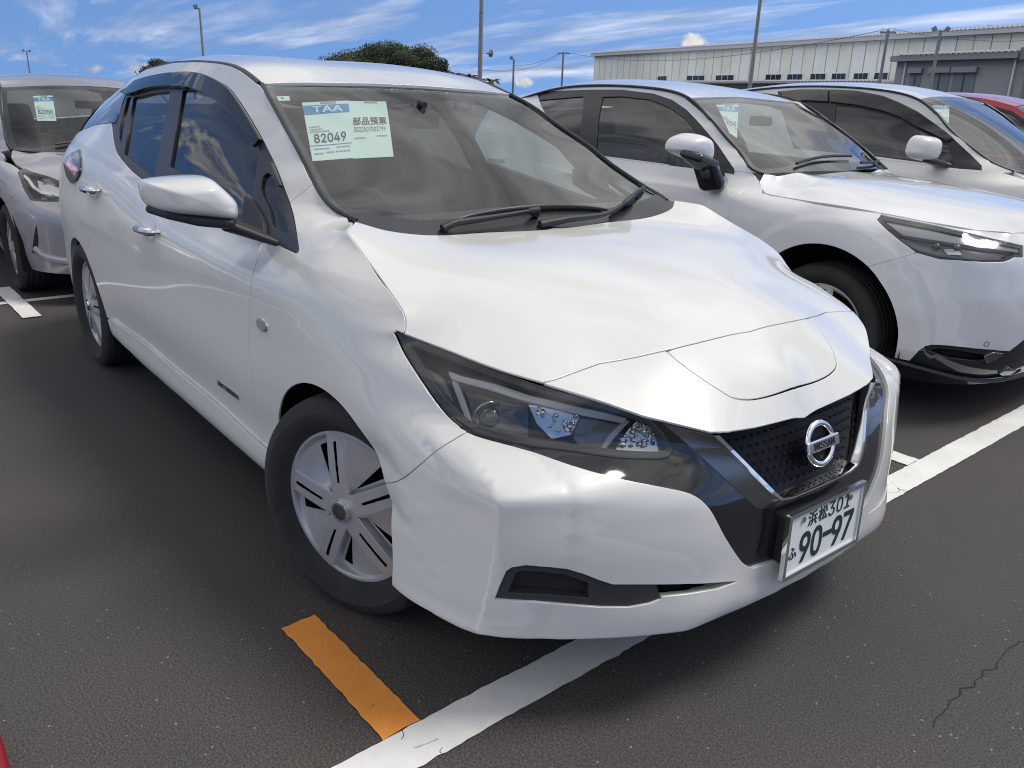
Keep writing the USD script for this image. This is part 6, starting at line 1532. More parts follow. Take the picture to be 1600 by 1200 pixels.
D1 = 68.2
wh = thing("warehouse", "long cream metal warehouse with ribbed wall and white corrugated roof edge, behind the white cars", "building")
L0, L1 = al(96, D1), al(136.15, D1)
obj("wall_backing", wbox(L0, L1, D1 + .1, D1 + 40, 0, 8.0), "wall_joint", wh)
rng = random.Random(11)
n = int((L1 - L0) / 1.62)
pw = (L1 - L0) / n
for k in range(n):
    a = L0 + k * pw
    m = wbox(a + .05, a + pw - .05, D1 + .02, D1 + .11, 3.0, 7.98)
    obj("wall_panel", m, "wall_cream" if rng.random() < .55 else "wall_white", wh, smooth=False)
    if rng.random() < .5:
        obj("wall_stripe", wbox(a - .045, a + .045, D1 + .03, D1 + .10, 3.0, 7.98), "wall_stain", wh, smooth=False)
obj("fascia", wbox(L0, L1 + .3, D1 - .45, D1 + .1, 8.0, 8.42), "fascia_grey", wh)
obj("roof", wbox(L0, L1 + .3, D1 - .3, D1 + 40, 8.43, 8.5), "fascia_grey", wh)
cr = []
for k in range(int((L1 - L0) / .42)):
    a = L0 + k * .42
    cr.append(wbox(a, a + .24, D1 - .55, D1 + 3.0, 8.425, 8.60))
obj("roof_corrugation", cat(*cr[:300]), "roof_white", wh, kind="stuff", smooth=False)
wins = [(125.35, 124.35), (124.05, 123.1), (122.7, 121.75), (121.45, 120.6), (120.2, 119.35), (119.05, 118.25), (132.0, 131.4), (130.2, 129.0), (128.4, 127.2)]
for a1, a0 in wins:
    x0, x1 = al(a0, D1), al(a1, D1)
    w = obj("window", wbox(x0, x1, D1 - .04, D1 + .05, 4.35, 5.15), "wall_white", wh, smooth=False)
    for q0, q1 in ((.05, .34), (.37, .62), (.66, .95)):
        obj("pane", wbox(x0 + (x1 - x0) * q0, x0 + (x1 - x0) * q1, D1 - .07, D1 - .035, 4.42, 5.08), "window_dark", w, smooth=False)
obj("canopy", wbox(al(118.1, D1 - 3), al(133.5, D1 - 3), D1 - 4.5, D1, 4.0, 4.18), "fascia_grey", wh)
cr = []
for k in range(int((al(133.5, D1 - 3) - al(118.1, D1 - 3)) / .46)):
    a = al(118.1, D1 - 3) + k * .46
    cr.append(wbox(a, a + .26, D1 - 4.65, D1 - .1, 4.185, 4.32))
obj("canopy_corrugation", cat(*cr[:300]), "roof_white", wh, kind="stuff", smooth=False)
D2 = 53.0
ax = thing("annex_building", "low grey shed with shutters and white pipes at the right, before the warehouse", "building")
A0, A1 = al(104, D2), al(117.9, D2)
obj("wall", wbox(A0, A1, D2, D2 + 9, 0, 5.0), "annex_grey", ax)
obj("fascia", wbox(al(111.5, D2), A1 + .25, D2 - .5, D2 + .05, 5.0, 5.36), "annex_fascia", ax)
obj("roof", wbox(A0, A1 + .2, D2 - .3, D2 + 9, 5.365, 5.42), "fascia_grey", ax)
cr = []
for k in range(int((A1 - al(111.5, D2)) / .42)):
    a = al(111.5, D2) + k * .42
    cr.append(wbox(a, a + .26, D2 - .62, D2 + 5.0, 5.425, 5.53))
obj("roof_corrugation", cat(*cr), "roof_white", ax, kind="stuff", smooth=False)
obj("roof_end", wbox(A0, al(111.45, D2), D2 - .4, D2 + .05, 4.9, 5.62), "shutter_grey", ax)
for a1, a0 in ((117.05, 116.45), (115.95, 114.95), (114.75, 113.6), (111.15, 110.4)):
    x0, x1 = al(a0, D2), al(a1, D2)
    sh = obj("shutter", wbox(x0, x1, D2 - .05, D2 + .02, 1.0, 4.2), "shutter_grey", ax, smooth=False)
    obj("shutter_hood", wbox(x0 - .1, x1 + .1, D2 - .28, D2 - .055, 4.2, 4.55), "annex_fascia", sh, smooth=False)
    obj("shutter_joint", wbox((x0 + x1) / 2 - .04, (x0 + x1) / 2 + .04, D2 - .075, D2 - .045, 1.0, 4.19), "window_dark", sh, smooth=False)
for az in (117.35, 111.72):
    a = al(az, D2)
    obj("downpipe", wbox(a - .06, a + .06, D2 - .16, D2 - .02, 0, 4.98), "pipe_white", ax)
lb = thing("low_shed", "low grey shed roof far off at the left edge, above the silver cars", "building", (0, 0, 0))


def polar(az, d, z=0.0):
    return C0 + d * np.array([math.cos(math.radians(az)), math.sin(math.radians(az)), 0]) + [0, 0, z]


b = box(0, 0, 1.1, 90, 20, 2.2)
b.apply_transform(trimesh.transformations.rotation_matrix(math.radians(80), [0, 0, 1])); b.apply_translation(polar(177, 260))
obj("wall", b, "annex_grey", lb)
b = box(0, 0, 2.5, 92, 22, .5)
b.apply_transform(trimesh.transformations.rotation_matrix(math.radians(80), [0, 0, 1])); b.apply_translation(polar(177, 260))
obj("roof", b, "fascia_grey", lb)


# ---------------------------------------------------------------- poles and wires
def pole(label, az, d, top, r0, r1, material="concrete", name="lamp_post", category="lamp post", heads=0, arms=(), turn=0.0, group=None, hs=1.0):
    p = polar(az, d)
    t = thing(name, label, category, p, math.radians(az + 90))
    pr = [(r0, 0), (r0 + (r1 - r0) * .5, top * .5), (r1, top)]
    m = trimesh.creation.revolve(np.array([(0, 0)] + pr + [(0, top)]), sections=14)
    obj("post", m, material, t)
    for k in range(heads):
        sx = (-1, 1)[k % 2] if heads > 1 else .6
        obj("arm", tube(np.array([(0, 0, -.15), (sx * .25, 0, -.05), (sx * .45, 0, .02)]) * hs + [0, 0, top], .045 * hs, 6), material, t)
        h = rbox(sx * .55 * hs, -.05, top + .12 * hs, .42 * hs, .32 * hs, .40 * hs, .05 * hs)
        h.apply_transform(trimesh.transformations.rotation_matrix(sx * .5, [0, 1, 0], (sx * .55 * hs, 0, top + .1 * hs)))
        obj("floodlight", h, "galvanised", t)
    for z, w in arms:
        obj("crossarm", box(0, 0, z, w, .10, .12), "galvanised", t)
        for x in np.linspace(-w / 2 + .1, w / 2 - .1, 3):
            obj("insulator", trimesh.creation.cylinder(.05, .2, sections=8, transform=trimesh.transformations.translation_matrix((x, 0, z + .16))), "roof_white", t)
    return t, p


pole("thin grey lamp post rising behind the roof of the nearest hatchback", 160.64, 92, 8.7, .15, .09, heads=1)
pole("small twin floodlight post far off above the silver car", 170.1, 200, 7.2, .16, .10, "galvanised", heads=2)
t, p = pole("stout concrete pole with a horn loudspeaker, beside the dark trees", 143.5, 64, 12.0, .185, .12, name="utility_pole", category="utility pole")
horn = trimesh.creation.revolve(np.array([(0.0, 0), (.05, 0), (.08, .15), (.13, .26), (.26, .38), (.27, .39), (.22, .36), (.10, .22), (0, .12)]), sections=20)
horn.apply_transform(trimesh.geometry.align_vectors([0, 0, 1], [-.75, -.6, 0])); horn.apply_translation((-.45, -.2, 4.55))
obj("loudspeaker", horn, "galvanised", t, smooth=40)
obj("speaker_bracket", tube([(0, 0, 4.55), (-.5, -.22, 4.55)], .03, 6), "galvanised", t)
for z in (7.2, 8.6, 9.6):
    obj("pole_band", trimesh.creation.cylinder(.165, .06, sections=14, transform=trimesh.transformations.translation_matrix((0, 0, z))), "galvanised", t)
pole("tall tapered grey pole in front of the cream warehouse wall", 126.21, 52, 8.6, .13, .085, name="utility_pole", category="utility pole", heads=0)
pole("dark thin pole with short crossarm before the warehouse windows", 118.68, 58, 6.15, .10, .08, "galvanised", "utility_pole", "utility pole", arms=((6.0, .9),))
pole("twin floodlight post standing before the grey shed", 115.88, 46, 5.15, .085, .065, heads=2, hs=.50)
pole("tiny lamp post far off right of the horn loudspeaker pole", 141.33, 120, 6.7, .15, .12, "galvanised", heads=1)
pole("thin dark pole with a flat crossarm left of the warehouse corner", 138.15, 110, 7.2, .15, .11, "galvanised", "utility_pole", "utility pole", arms=((7.1, 1.6),))
mast = thing("antenna_mast", "thin lattice antenna mast above the warehouse roof at far right", "antenna", polar(113.45, 160), math.radians(20))
for k, (x, y) in enumerate(((-.5, -.4), (.5, -.4), (0, .5))):
    obj("mast_leg", tube([(x, y, 0), (x * .5, y * .5, 15.2)], .06, 5), "galvanised", mast)
for z in np.arange(9, 15, .9):
    q = 1 - z / 15.2 * .5
    obj("mast_brace", tube(np.array([(-.5, -.4, 0), (.5, -.4, .45), (0, .5, .9)]) * [q, q, 1] + [0, 0, z], .035, 5), "galvanised", mast)
for z in (13.2, 14.4):
    obj("aerial", box(0, 0, z, 1.6, .05, .05), "galvanised", mast)


def wire(label, a, b, sag, r=.018):
    a, b = np.array(a), np.array(b)
    u = np.linspace(0, 1, 24)[:, None]
    p = a + (b - a) * u - np.array([0, 0, 1]) * sag * 4 * u * (1 - u)
    tag(obj("wire", tube(p, r, 5), "wire_dark"), label, "wire")


wire("thin dark wire between the tiny lamp post and the crossarm pole", polar(141.33, 120, 5.9), polar(138.15, 110, 7.3), .5, .022)
wire("thin dark wire running left from the horn loudspeaker pole towards trees", polar(143.5, 64, 3.4), polar(138.2, 110, 7.2), .8, .018)
wire("sagging dark wire from the crossarm pole across the warehouse wall", polar(138.15, 110, 7.3), polar(118.68, 58, 6.2), 1.4, .016)
wire("dark wire along the warehouse roof between the thin pole and the far right", polar(118.68, 58, 6.25), polar(108, 62, 6.3), .6, .012)

# ---------------------------------------------------------------- trees
look("leaf_dark", {"oi": ("geometry", {}), "n": ("noise_texture", {"scale": 0.9, "detail": 3}), "r": ("rgb_ramp", {"ramp": [(0.3, (0.018, 0.030, 0.012)), (0.55, (0.035, 0.050, 0.018)), (0.75, (0.070, 0.072, 0.026))]}),
    "p": ("principled_bsdf", {"roughness": 0.6}), "t": ("translucent_bsdf", {}), "x": ("mix_closure", {"fac": 0.2})},
    [("oi.position", "n.vector"), ("n.fac", "r.fac"), ("r.color", "p.base_color"), ("r.color", "t.color"), ("p.BSDF", "x.closure1"), ("t.BSDF", "x.closure2")], surface="x.closure")
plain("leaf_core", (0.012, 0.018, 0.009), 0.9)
plain("bark", (0.06, 0.045, 0.03), 0.9)


def tree(label, az, d, height, width, seed, leaves=11000, lobes=14, name="tree", size=.27):
    rng = np.random.default_rng(seed)
    t = thing(name, label, "tree", polar(az, d))
    tr = [tube([(0, 0, 0), (.1, .05, height * .3), (.0, .1, height * .6)], [height * .035, height * .025, height * .012], 8)]
    cs = []
    for k in range(lobes):
        a = rng.uniform(0, 2 * np.pi); q = rng.uniform(.15, 1) ** .6
        c = np.array([math.cos(a) * width * .34 * q, math.sin(a) * width * .34 * q, height * rng.uniform(.48, .80) - .12 * height * q])
        cs.append((c, rng.uniform(.17, .27) * width))
        tr.append(tube([(0, .05, height * .3), tuple(c * [.5, .5, .85]), tuple(c)], [height * .014, height * .009, .02], 6))
    obj("trunk", cat(*tr), "bark", t)
    k = rng.integers(0, lobes, leaves)
    C_ = np.array([c for c, _ in cs])[k]; R_ = np.array([r for _, r in cs])[k]
    dirv = rng.normal(size=(leaves, 3)); dirv /= np.linalg.norm(dirv, axis=1)[:, None]
    p = C_ + dirv * (R_ * rng.uniform(.72, 1.06, leaves))[:, None] * [1, 1, .72]
    a = rng.normal(size=(leaves, 3)); a -= (a * dirv).sum(1)[:, None] * dirv * .6
    a /= np.linalg.norm(a, axis=1)[:, None]
    b = np.cross(a, dirv + rng.normal(size=(leaves, 3)) * .4); b /= np.linalg.norm(b, axis=1)[:, None]
    s_ = rng.uniform(.5, 1.25, leaves)[:, None] * size
    v = np.stack([p - a * s_ * .5, p + b * s_ * .35, p + a * s_ * .5, p - b * s_ * .35], 1).reshape(-1, 3)
    i = np.arange(leaves) * 4
    f = np.vstack([np.c_[i, i + 1, i + 2], np.c_[i, i + 2, i + 3]])
    obj("crown", (v, f), "leaf_dark", t, smooth=False)
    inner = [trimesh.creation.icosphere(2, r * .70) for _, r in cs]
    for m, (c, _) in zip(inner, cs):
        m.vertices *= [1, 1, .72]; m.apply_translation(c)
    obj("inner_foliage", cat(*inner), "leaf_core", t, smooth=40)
    return t


tree("broad dark evergreen tree at the left of the clump behind the hatchback roof", 151.4, 118, 8.0, 10.0, 1)
tree("tallest dark evergreen tree in the middle of the clump behind the hatchback roof", 149.7, 120, 10.1, 9.5, 2)
tree("dark rounded evergreen tree right of the tallest one behind the hatchback roof", 147.9, 118, 9.7, 9.0, 3)
tree("lower olive tree at the right end of the clump near the loudspeaker pole", 146.4, 116, 7.6, 7.5, 4)
tree("small dark tree at the left, above the rear roof of the hatchback", 163.1, 126, 6.2, 5.8, 5, 3500)
tree("tiny dark tree beside the small one, touching the grey lamp post", 161.3, 130, 5.3, 4.0, 6, 2500)


def palm(label, az, d, h, seed):
    rng = random.Random(seed)
    t = thing("palm_tree", label, "palm tree", polar(az, d))
    obj("trunk", tube([(0, 0, 0), (.1, 0, h * .5), (.0, 0, h)], [.2, .15, .13], 8), "bark", t)
    parts = []
    for k in range(16):
        a = k / 16 * 6.283 + rng.uniform(-.2, .2); e = rng.uniform(.1, 1.1); l = rng.uniform(1.2, 1.8)
        c = [np.array([math.cos(a) * l * u, math.sin(a) * l * u, h + l * (math.sin(e) * u - .75 * u * u)]) for u in np.linspace(0, 1, 6)]
        parts.append(tube(c, [.05, .16, .22, .2, .12, .02], 5, flat=.25))
    obj("crown", cat(*parts), "leaf_dark", t, smooth=False)


palm("small palm left of the loudspeaker pole", 145.05, 112, 4.0, 1)
palm("bushy little palm just left of the loudspeaker pole", 144.1, 110, 3.8, 2)
palm("small palm right of the loudspeaker pole", 142.75, 112, 3.5, 3)
OTHER = {k: {n: np.array(v) for n, v in c.items()} for k, c in OTHER_CURVES.items()}


def build_other(S, C, label, pose, paint_name, group=None, category="car", tint="side_glass", detail=True, wheel_style=1, front_badge=False, cuts=(1.99, 3.03, 3.95), name="parked_car", wheel_turn=0.0):
    R, H, W, T = car_charts(S)
    s = R.x2s
    car = thing(name, label, category, (pose[0], pose[1], 0), pose[2], group)
    A = S["arch"]
    disk = shapely.union(shapely.Point(s(0), A[0]).buffer(A[1], 32), shapely.Point(s(S["wb"]), A[0]).buffer(A[1], 32))
    he, wl = np.array(S["hood_edge"], float), np.array(S["ws_edge"], float)
    heR = R.uv(he * [1, -1, 1])
    if "hood_cut" in C and len(C["hood_cut"]) > 6:
        pass
    bx = np.linspace(-S["hood_edge"][0][0] + .05, -S["rear"] - .15, 24)
    belt = np.c_[s(-bx), np.interp(bx, *S["belt"])]
    rail = np.c_[s(-np.array(S["rail"][0])), np.array(S["rail"][2])]
    rear_s = R.s4 + R.yc
    lip_z = he[-1][2]
    body = poly([(0, .20), (.9, .20), (1.2, .22), (rear_s - .9, .22), (rear_s, .24), (rear_s, S["tail_top"] - .22), (R.s4, S["tail_top"] - .18)], belt[::-1], heR[:, :][1:] if True else heR, [(0, lip_z)])
    dlo = C["dlo"] if "dlo" in C else None
    DLO = poly(C["dlo"]) if dlo is not None else None
    if DLO is None:
        z0 = lambda x: np.interp(x, *S["belt"])
        fr = [x for x in np.linspace(S["rail"][0][1] + .22, 2.62, 12)]
        up = [(s(-x), np.interp(x, S["rail"][0], S["rail"][2]) - .05) for x in fr]
        DLO = poly([(s(-(S["rail"][0][1] + .12)), z0(.6) + .03)], up, [(s(-2.85), z0(2.8) + .05)], [(s(-x), z0(x)) for x in np.linspace(2.7, .62, 6)])
        DLO = DLO.buffer(-.02).buffer(.02)
    upper = poly(rail, [(rear_s, S["tail_top"] + .02), (rear_s, S["tail_top"] - .22), (R.s4, S["tail_top"] - .18)], belt[::-1], R.uv(wl[1:] * [1, -1, 1])[:-1])
    lamp = poly(C["lamp"]) if "lamp" in C else shapely.Polygon()
    lower = shapely.Polygon()
    if "lower" in C:
        lo = C["lower"]
        lower = poly([(0, .18), (.9, .18), (1.30, .20), (1.30, .292), (1.0, .288)], lo, [(.30, .50), (0, .50)])
    whole = shapely.union(body, upper.buffer(.001)).difference(disk).difference(DLO).difference(lamp).difference(lower)
    wing = poly(C["wing"]) if "wing" in C else shapely.Polygon()
    grille = poly([(0, .48), (.30, .48), (.42, .56), (.46, .66), (.40, .73), (0, .74)])
    grille = shapely.affinity.translate(grille, 0, lip_z - .80)
    whole = whole.difference(grille)
    big = 3.0
    if "fender_bottom" in C:
        seam = C["fender_bottom"]
        bump_r = poly([(-1, -1), (1.0, -1), (1.21, .50)], seam, [(.95, .86), (.92, 2), (-1, 2)])
    else:
        bump_r = poly([(-1, -1), (1.0, -1), (1.25, .48), (1.20, .60), (1.02, .70), (.95, 2), (-1, 2)])
    c0, c1, c2 = cuts
    col = lambda a, b: shapely.box(a, -1, b, 2)
    low = shapely.box(-1, -1, 9, 1.0)
    beltpoly = poly([(s(.4), -1), (s(.4), S["belt"][1][0])], belt, [(9, S["belt"][1][-1]), (9, -1)])
    kw = dict(step=.04, edge=.016, depth=.02) if detail else dict(step=.07, edge=.04, depth=.012)
    def put(nm, p, **k):
        p = p.buffer(-.002, join_style=2) if not p.is_empty else p
        p = shapely.union_all([g for g in getattr(p, "geoms", [p]) if g.area > 8e-4]) if not p.is_empty else p
        if p.is_empty:
            return
        m = panel(R, p, **{**kw, **k})
        return sides(nm, m, paint_name, car)
    b = whole.intersection(bump_r)
    m = panel(R, b.buffer(-.002, join_style=2), **{**kw, "step": kw["step"] * .55})
    obj("front_bumper", join([m, mirror(m)]), paint_name, car)
    rest = whole.difference(bump_r)
    put("fender", rest.intersection(col(-1, c0)), step=kw["step"] * .55)
    put("front_door", rest.intersection(col(c0, c1)).intersection(beltpoly), step=kw["step"] * .6)
    put("rear_door", rest.intersection(col(c1, c2)).intersection(beltpoly))
    put("roof_side_frame", rest.intersection(col(c0, c2 + .3)).difference(beltpoly))
    rear = shapely.union(rest.intersection(col(c2, 9)).intersection(beltpoly), rest.intersection(col(c2 + .3, 9)).difference(beltpoly))
    put("rear_quarter", rear.intersection(col(0, R.s4 - .15)))
    tg = rear.intersection(col(R.s4 - .15, 9))
    put("tailgate", tg)
    # top
    wr = poly([(S["ws_centre"][-1][0], 0)], (wl[::-1] * [1, -1, 1])[:, :2], [(S["ws_centre"][0][0], 0)])
    ws = both(wr, 1)
    i_b = int(np.argmin(np.linalg.norm(wl - he[0], axis=1)))
    hr = poly((he * [1, -1, 1])[:, :2], [(S["hood_centre"][-1][0], 0), (S["ws_centre"][0][0] + .02, 0)], (wl[:i_b + 1] * [1, -1, 1])[:, :2])
    obj("hood", panel(H, both(hr, 1).buffer(-.002, join_style=2), **kw), paint_name, car)
    rr = poly([(S["ws_centre"][-1][0], 0)], [(wl[-1][0], -wl[-1][1])], [(-x, -y) for x, y in zip(S["rail"][0], S["rail"][1]) if -x < wl[-1][0] - .05], [(S["roof_centre"][-1][0], -.45), (S["roof_centre"][-1][0], 0)])
    roof = both(rr, 1)
    obj("roof", panel(T, roof.buffer(-.006), step=.08, edge=.03, depth=.012), paint_name, car)
    rp = np.array([(-x, -y - .004, z - .002) for x, y, z in zip(*S["rail"]) if -x <= wl[-1][0] + .3])
    if detail:
        sides("roof_moulding", meshkit.arrays(tube(curve(rp, .06), .009, 6), 60), "satin_black", car)
        ap = wl[i_b:] * [1, -1, 1]
        sides("windshield_moulding", meshkit.arrays(tube(curve(ap, .04), .009, 6), 60), "satin_black", car)
    obj("windshield", panel(W, ws.buffer(-.006), step=.06, edge=.03, depth=0, off=-.004), "windshield_glass", car)
    obj("windshield_band", panel(W, ws.buffer(-.006).difference(ws.buffer(-.045).intersection(shapely.box(-3, -2, S["ws_centre"][0][0] - .10, 2))), step=.05, edge=.02, depth=0, off=-.008), "satin_black", car)
    if detail:
        for pth in (((-.10, -.40), (-.14, -.1), (-.15, .25)), ((-.08, .25), (-.10, .45), (-.16, .60))):
            q = curve(np.array(pth) + [S["ws_centre"][0][0] + .02, 0], .03)
            pts = W.ev(q) + normals(W, q) * .015
            obj("wiper", tube(pts, .009, 6), "black_plastic", car)
    # windows
    fr = DLO
    if "glass_f" in C:
        panes = [poly(C[k]) for k in ("glass_f", "glass_r") if k in C]
        if "glass_r" in C:
            g = panes[1]
            x0, z0, x1, z1 = g.bounds
        ga = shapely.union_all(panes)
        tints = [tint, "privacy_glass"]
    else:
        d2 = DLO.buffer(-.022)
        panes = [d2.intersection(col(c0 - 1, c1 - .05)), d2.intersection(col(c1 + .05, c2)), d2.intersection(col(c2 + .04, 9))]
        panes = [p for p in panes if not p.is_empty and p.area > .01]
        ga = shapely.union_all(panes)
        tints = [tint, "privacy_glass", "privacy_glass"]
    sides("window_frame", panel(R, DLO.difference(ga).buffer(-.001), step=.04, edge=.014, depth=.015, off=-.003), "satin_black", car)
    for p, t in zip(panes, tints):
        sides("side_window", panel(R, p.buffer(.004), step=.05, edge=.03, depth=0, off=-.010), t, car)
    for k in ("visor", "visor2"):
        if k in C:
            v = poly(C[k])
            sides("rain_visor", panel(R, v.buffer(-.003), step=.03, edge=.014, lip=.004, depth=.012, off=.016), "visor_smoke", car)
    # lamps
    if "lamp" in C:
        hs = sides("headlight", panel(R, lamp.buffer(.004), step=.03, edge=.014, depth=0, off=-.05), "black_plastic", car)
        for p, sg in zip(hs, (1, -1)):
            fx = (lambda m: m) if sg > 0 else mirror
            obj("lamp_lens", fx(panel(R, lamp.buffer(-.002), step=.03, edge=.012, lip=.003, depth=.004, off=-.002)), "lamp_lens", p)
            obj("lamp_bezel", fx(panel(R, lamp.difference(lamp.buffer(-.010)), step=.03, edge=.012, depth=.04, off=-.006)), "black_plastic", p)
            for k, nm, mt, off in (("lamp_drl", "light_strip", "lamp_strip", -.014), ("lamp_low", "lamp_box", "lamp_grey", -.032), ("lamp_led", "reflector", "lamp_silver", -.022), ("lamp_strip", "light_strip", "lamp_silver", -.014), ("lamp_unit", "lamp_box", "lamp_silver", -.03), ):
                if k in C:
                    obj(nm, fx(panel(R, poly(C[k]), step=.02, edge=.012, lip=.003, depth=.02, off=off)), mt, p)
            if "lamp_low" in C and detail:
                q = poly(C["lamp_low"])
                x0, z0, x1, z1 = q.bounds
                for k in range(5):
                    c = (x0 + (x1 - x0) * (k + .7) / 5.6, z0 + (z1 - z0) * (.62 - .05 * k))
                    if q.buffer(-.012).contains(shapely.Point(c)):
                        bl = trimesh.creation.icosphere(2, .017)
                        bl.apply_translation(R.ev([c], -.030)[0] * [1, sg, 1])
                        obj("lamp_bulb", bl, "projector_glass", p, smooth=True)
    gm = panel(R, both(grille, 0).buffer(.004), step=.05, edge=.03, depth=0, off=-.02)
    gp = obj("grille", gm, "grille_black", car)
    for k, zz in enumerate(np.arange(grille.bounds[1] + .03, grille.bounds[3], .05)):
        q = np.c_[np.linspace(-.40, .40, 24), np.full(24, zz)]
        q = q[[grille.buffer(.01).contains(shapely.Point(abs(a), b_)) for a, b_ in q]]
        if len(q) > 3:
            obj("slat", tube(R.ev(q, -.008), .008, 6), "satin_black", gp)
    if not lower.is_empty:
        lw = lower.difference(poly(C["slot"]))
        lowp = both(lw, 0).difference(disk).difference(flipx(disk))
        lp = obj("lower_bumper", panel(R, lowp.buffer(-.001), step=.04, edge=.016, lip=.004, depth=.03, off=-.004), "gloss_black", car)
        sides("intake", panel(R, poly(C["slot"]).buffer(.01), step=.04, edge=.02, depth=0, off=-.04), "under_black", car)
        for k in ("accent", "accent2"):
            sides("bumper_accent", panel(R, poly(C[k]), step=.02, edge=.01, lip=.003, depth=.012, off=.006), "dark_chrome", car)
        pts = R.ev(np.array([(.30, .215), (.45, .205), (.62, .212), (.80, .245), (.98, .275), (1.10, .285)]), .012)
        pm = meshkit.arrays(tube(curve(pts, .03), .010, 6), 60)
        sides("lip_trim", pm, "dark_plastic", car)
        sd = shapely.Point(.66, .41).buffer(.012)
        sides("parking_sensor", panel(R, sd.difference(shapely.Point(.66, .41).buffer(.008)), step=.006, edge=.004, lip=.001, depth=.002, off=.001), "lamp_strip", car)
    if not wing.is_empty:
        sl = poly(C["slit"])
        sides("bumper_slit", panel(R, sl, step=.02, edge=.012, lip=.003, depth=.01, off=.003), "under_black", car)
        x0, z0, x1, z1 = wing.bounds
        pts = R.ev(np.array([(.84, .365), (.78, .325), (.70, .305), (.55, .29), (.35, .285)]), .004)
        pm = meshkit.arrays(tube(curve(pts, .03), .024, 10), 70)
        sides("bumper_wing", pm, paint_name, car)
    cup = [(C["door_front"][0][0] + .75, S["belt"][1][2] - .10)] if "door_front" in C else [(c1 - .16, S["belt"][1][2] - .10), (c2 - .16, S["belt"][1][3] - .11)]
    for c in [(c1 - .16, S["belt"][1][2] - .11), (c2 - .16, S["belt"][1][2] - .08)]:
        pts = curve([R.ev([[c[0] + d, c[1]]], o)[0] for d, o in ((.10, .002), (.08, .025), (0, .036), (-.08, .025), (-.10, .002))], .02)
        sides("door_handle", meshkit.arrays(tube(pts, .013, 8), 50), paint_name, car)
    # wheels
    for x, st_ in ((0.0, wheel_turn), (S["wb"], 0.0)):
        rt = S.get("tyre", .318)
        for left in (False, True):
            make_wheel(car, x, (S["half"] - .125) * (1 if left else -1), st_, left, rt, .20, rt * .70, pairs=5, turn=.3, style=wheel_style, badge=False)
    # hidden insides
    well = []
    for x in (0.0, S["wb"]):
        for sg in (-1, 1):
            a = np.linspace(-.3, np.pi + .3, 30)
            r0 = np.c_[x + (A[1] + .03) * np.cos(a), np.full(30, sg * (S["half"] - .03)), A[0] + (A[1] + .03) * np.sin(a)]
            r1 = r0.copy(); r1[:, 1] = sg * .48
            v = np.vstack([r0, r1, [[x, sg * .48, A[0]]]]); j = np.arange(29)
            f = np.vstack([np.c_[j, j + 1, j + 31], np.c_[j, j + 31, j + 30], np.c_[30 + j, 31 + j, np.full(29, 60)]])
            well.append(trimesh.Trimesh(v, f, process=False))
    obj("wheel_well_liner", cat(*well), "under_black", car, kind="stuff", smooth=False)
    m = panel(R, body.difference(disk.buffer(.04)).buffer(-.01), step=.1, edge=.06, depth=0, off=-.05)
    mh = panel(H, both(hr, 1).buffer(-.02), step=.1, edge=.06, depth=0, off=-.03)
    zf = S["arch"][0]
    obj("inner_shell", join([m, mirror(m), mh]), "under_black", car)
    obj("underbody", cat(box(S["wb"] / 2, 0, .26, -S["wb"] + 1.2, .95, .06), box(S["wb"] / 2, 0, .26, -S["wb"] - .9, S["half"] * 1.7, .06)), "under_black", car)
    obj("headliner", panel(T, roof.buffer(-.02), step=.15, edge=.1, depth=0, off=-.03), "headliner", car)
    zb = S["belt"][1][0]
    hx = S["ws_centre"][0][0]
    obj("dashboard", rhull([(hx - .22, .62, zb - .09, .05), (hx - .22, -.62, zb - .09, .05), (hx - .60, .62, zb - .08, .05), (hx - .60, -.62, zb - .08, .05), (hx - .55, .6, .6, .05), (hx - .55, -.6, .6, .05), (hx - .2, .6, .6, .05), (hx - .2, -.6, .6, .05)], 1), "interior_dark", car, smooth=40)
    sw = trimesh.creation.torus(.18, .016, 32, 8)
    st4 = trimesh.geometry.align_vectors([0, 0, 1], [-.90, 0, .43]); st4[:3, 3] = [hx - .72, -.36, zb - .07]
    sw.apply_transform(st4)
    obj("steering_wheel", sw, "interior_dark", car, smooth=True)
    for y in (-.36, .36):
        x0 = hx - .95
        seat = obj("front_seat", rhull([(x0, y - .2, .52, .06), (x0, y + .2, .52, .06), (x0 - .5, y - .22, .48, .07), (x0 - .5, y + .22, .48, .07)]), "seat_fabric", car, smooth=40)
        obj("backrest", rhull([(x0 - .47, y - .2, .55, .07), (x0 - .47, y + .2, .55, .07), (x0 - .72, y - .17, zb + .04, .06), (x0 - .72, y + .17, zb + .04, .06)]), "seat_fabric", seat, smooth=40)
        obj("headrest", rhull([(x0 - .74, y - .09, zb + .15, .04), (x0 - .74, y + .09, zb + .15, .04), (x0 - .77, y - .08, zb + .26, .035), (x0 - .77, y + .08, zb + .26, .035)]), "seat_fabric", seat, smooth=40)
    rb = obj("rear_seat", rhull([(hx - 2.05, -.55, .55, .08), (hx - 2.05, .55, .55, .08), (hx - 2.25, -.5, zb - .02, .07), (hx - 2.25, .5, zb - .02, .07), (hx - 1.6, .55, .5, .06), (hx - 1.6, -.55, .5, .06)]), "seat_fabric", car, smooth=40)
    obj("rear_view_mirror", rbox(S["ws_centre"][-1][0] + .18, 0, S["ws_centre"][-1][1] - .14, .03, .22, .06, .014), "interior_dark", car, smooth=40)
    return car, R, H, W, T


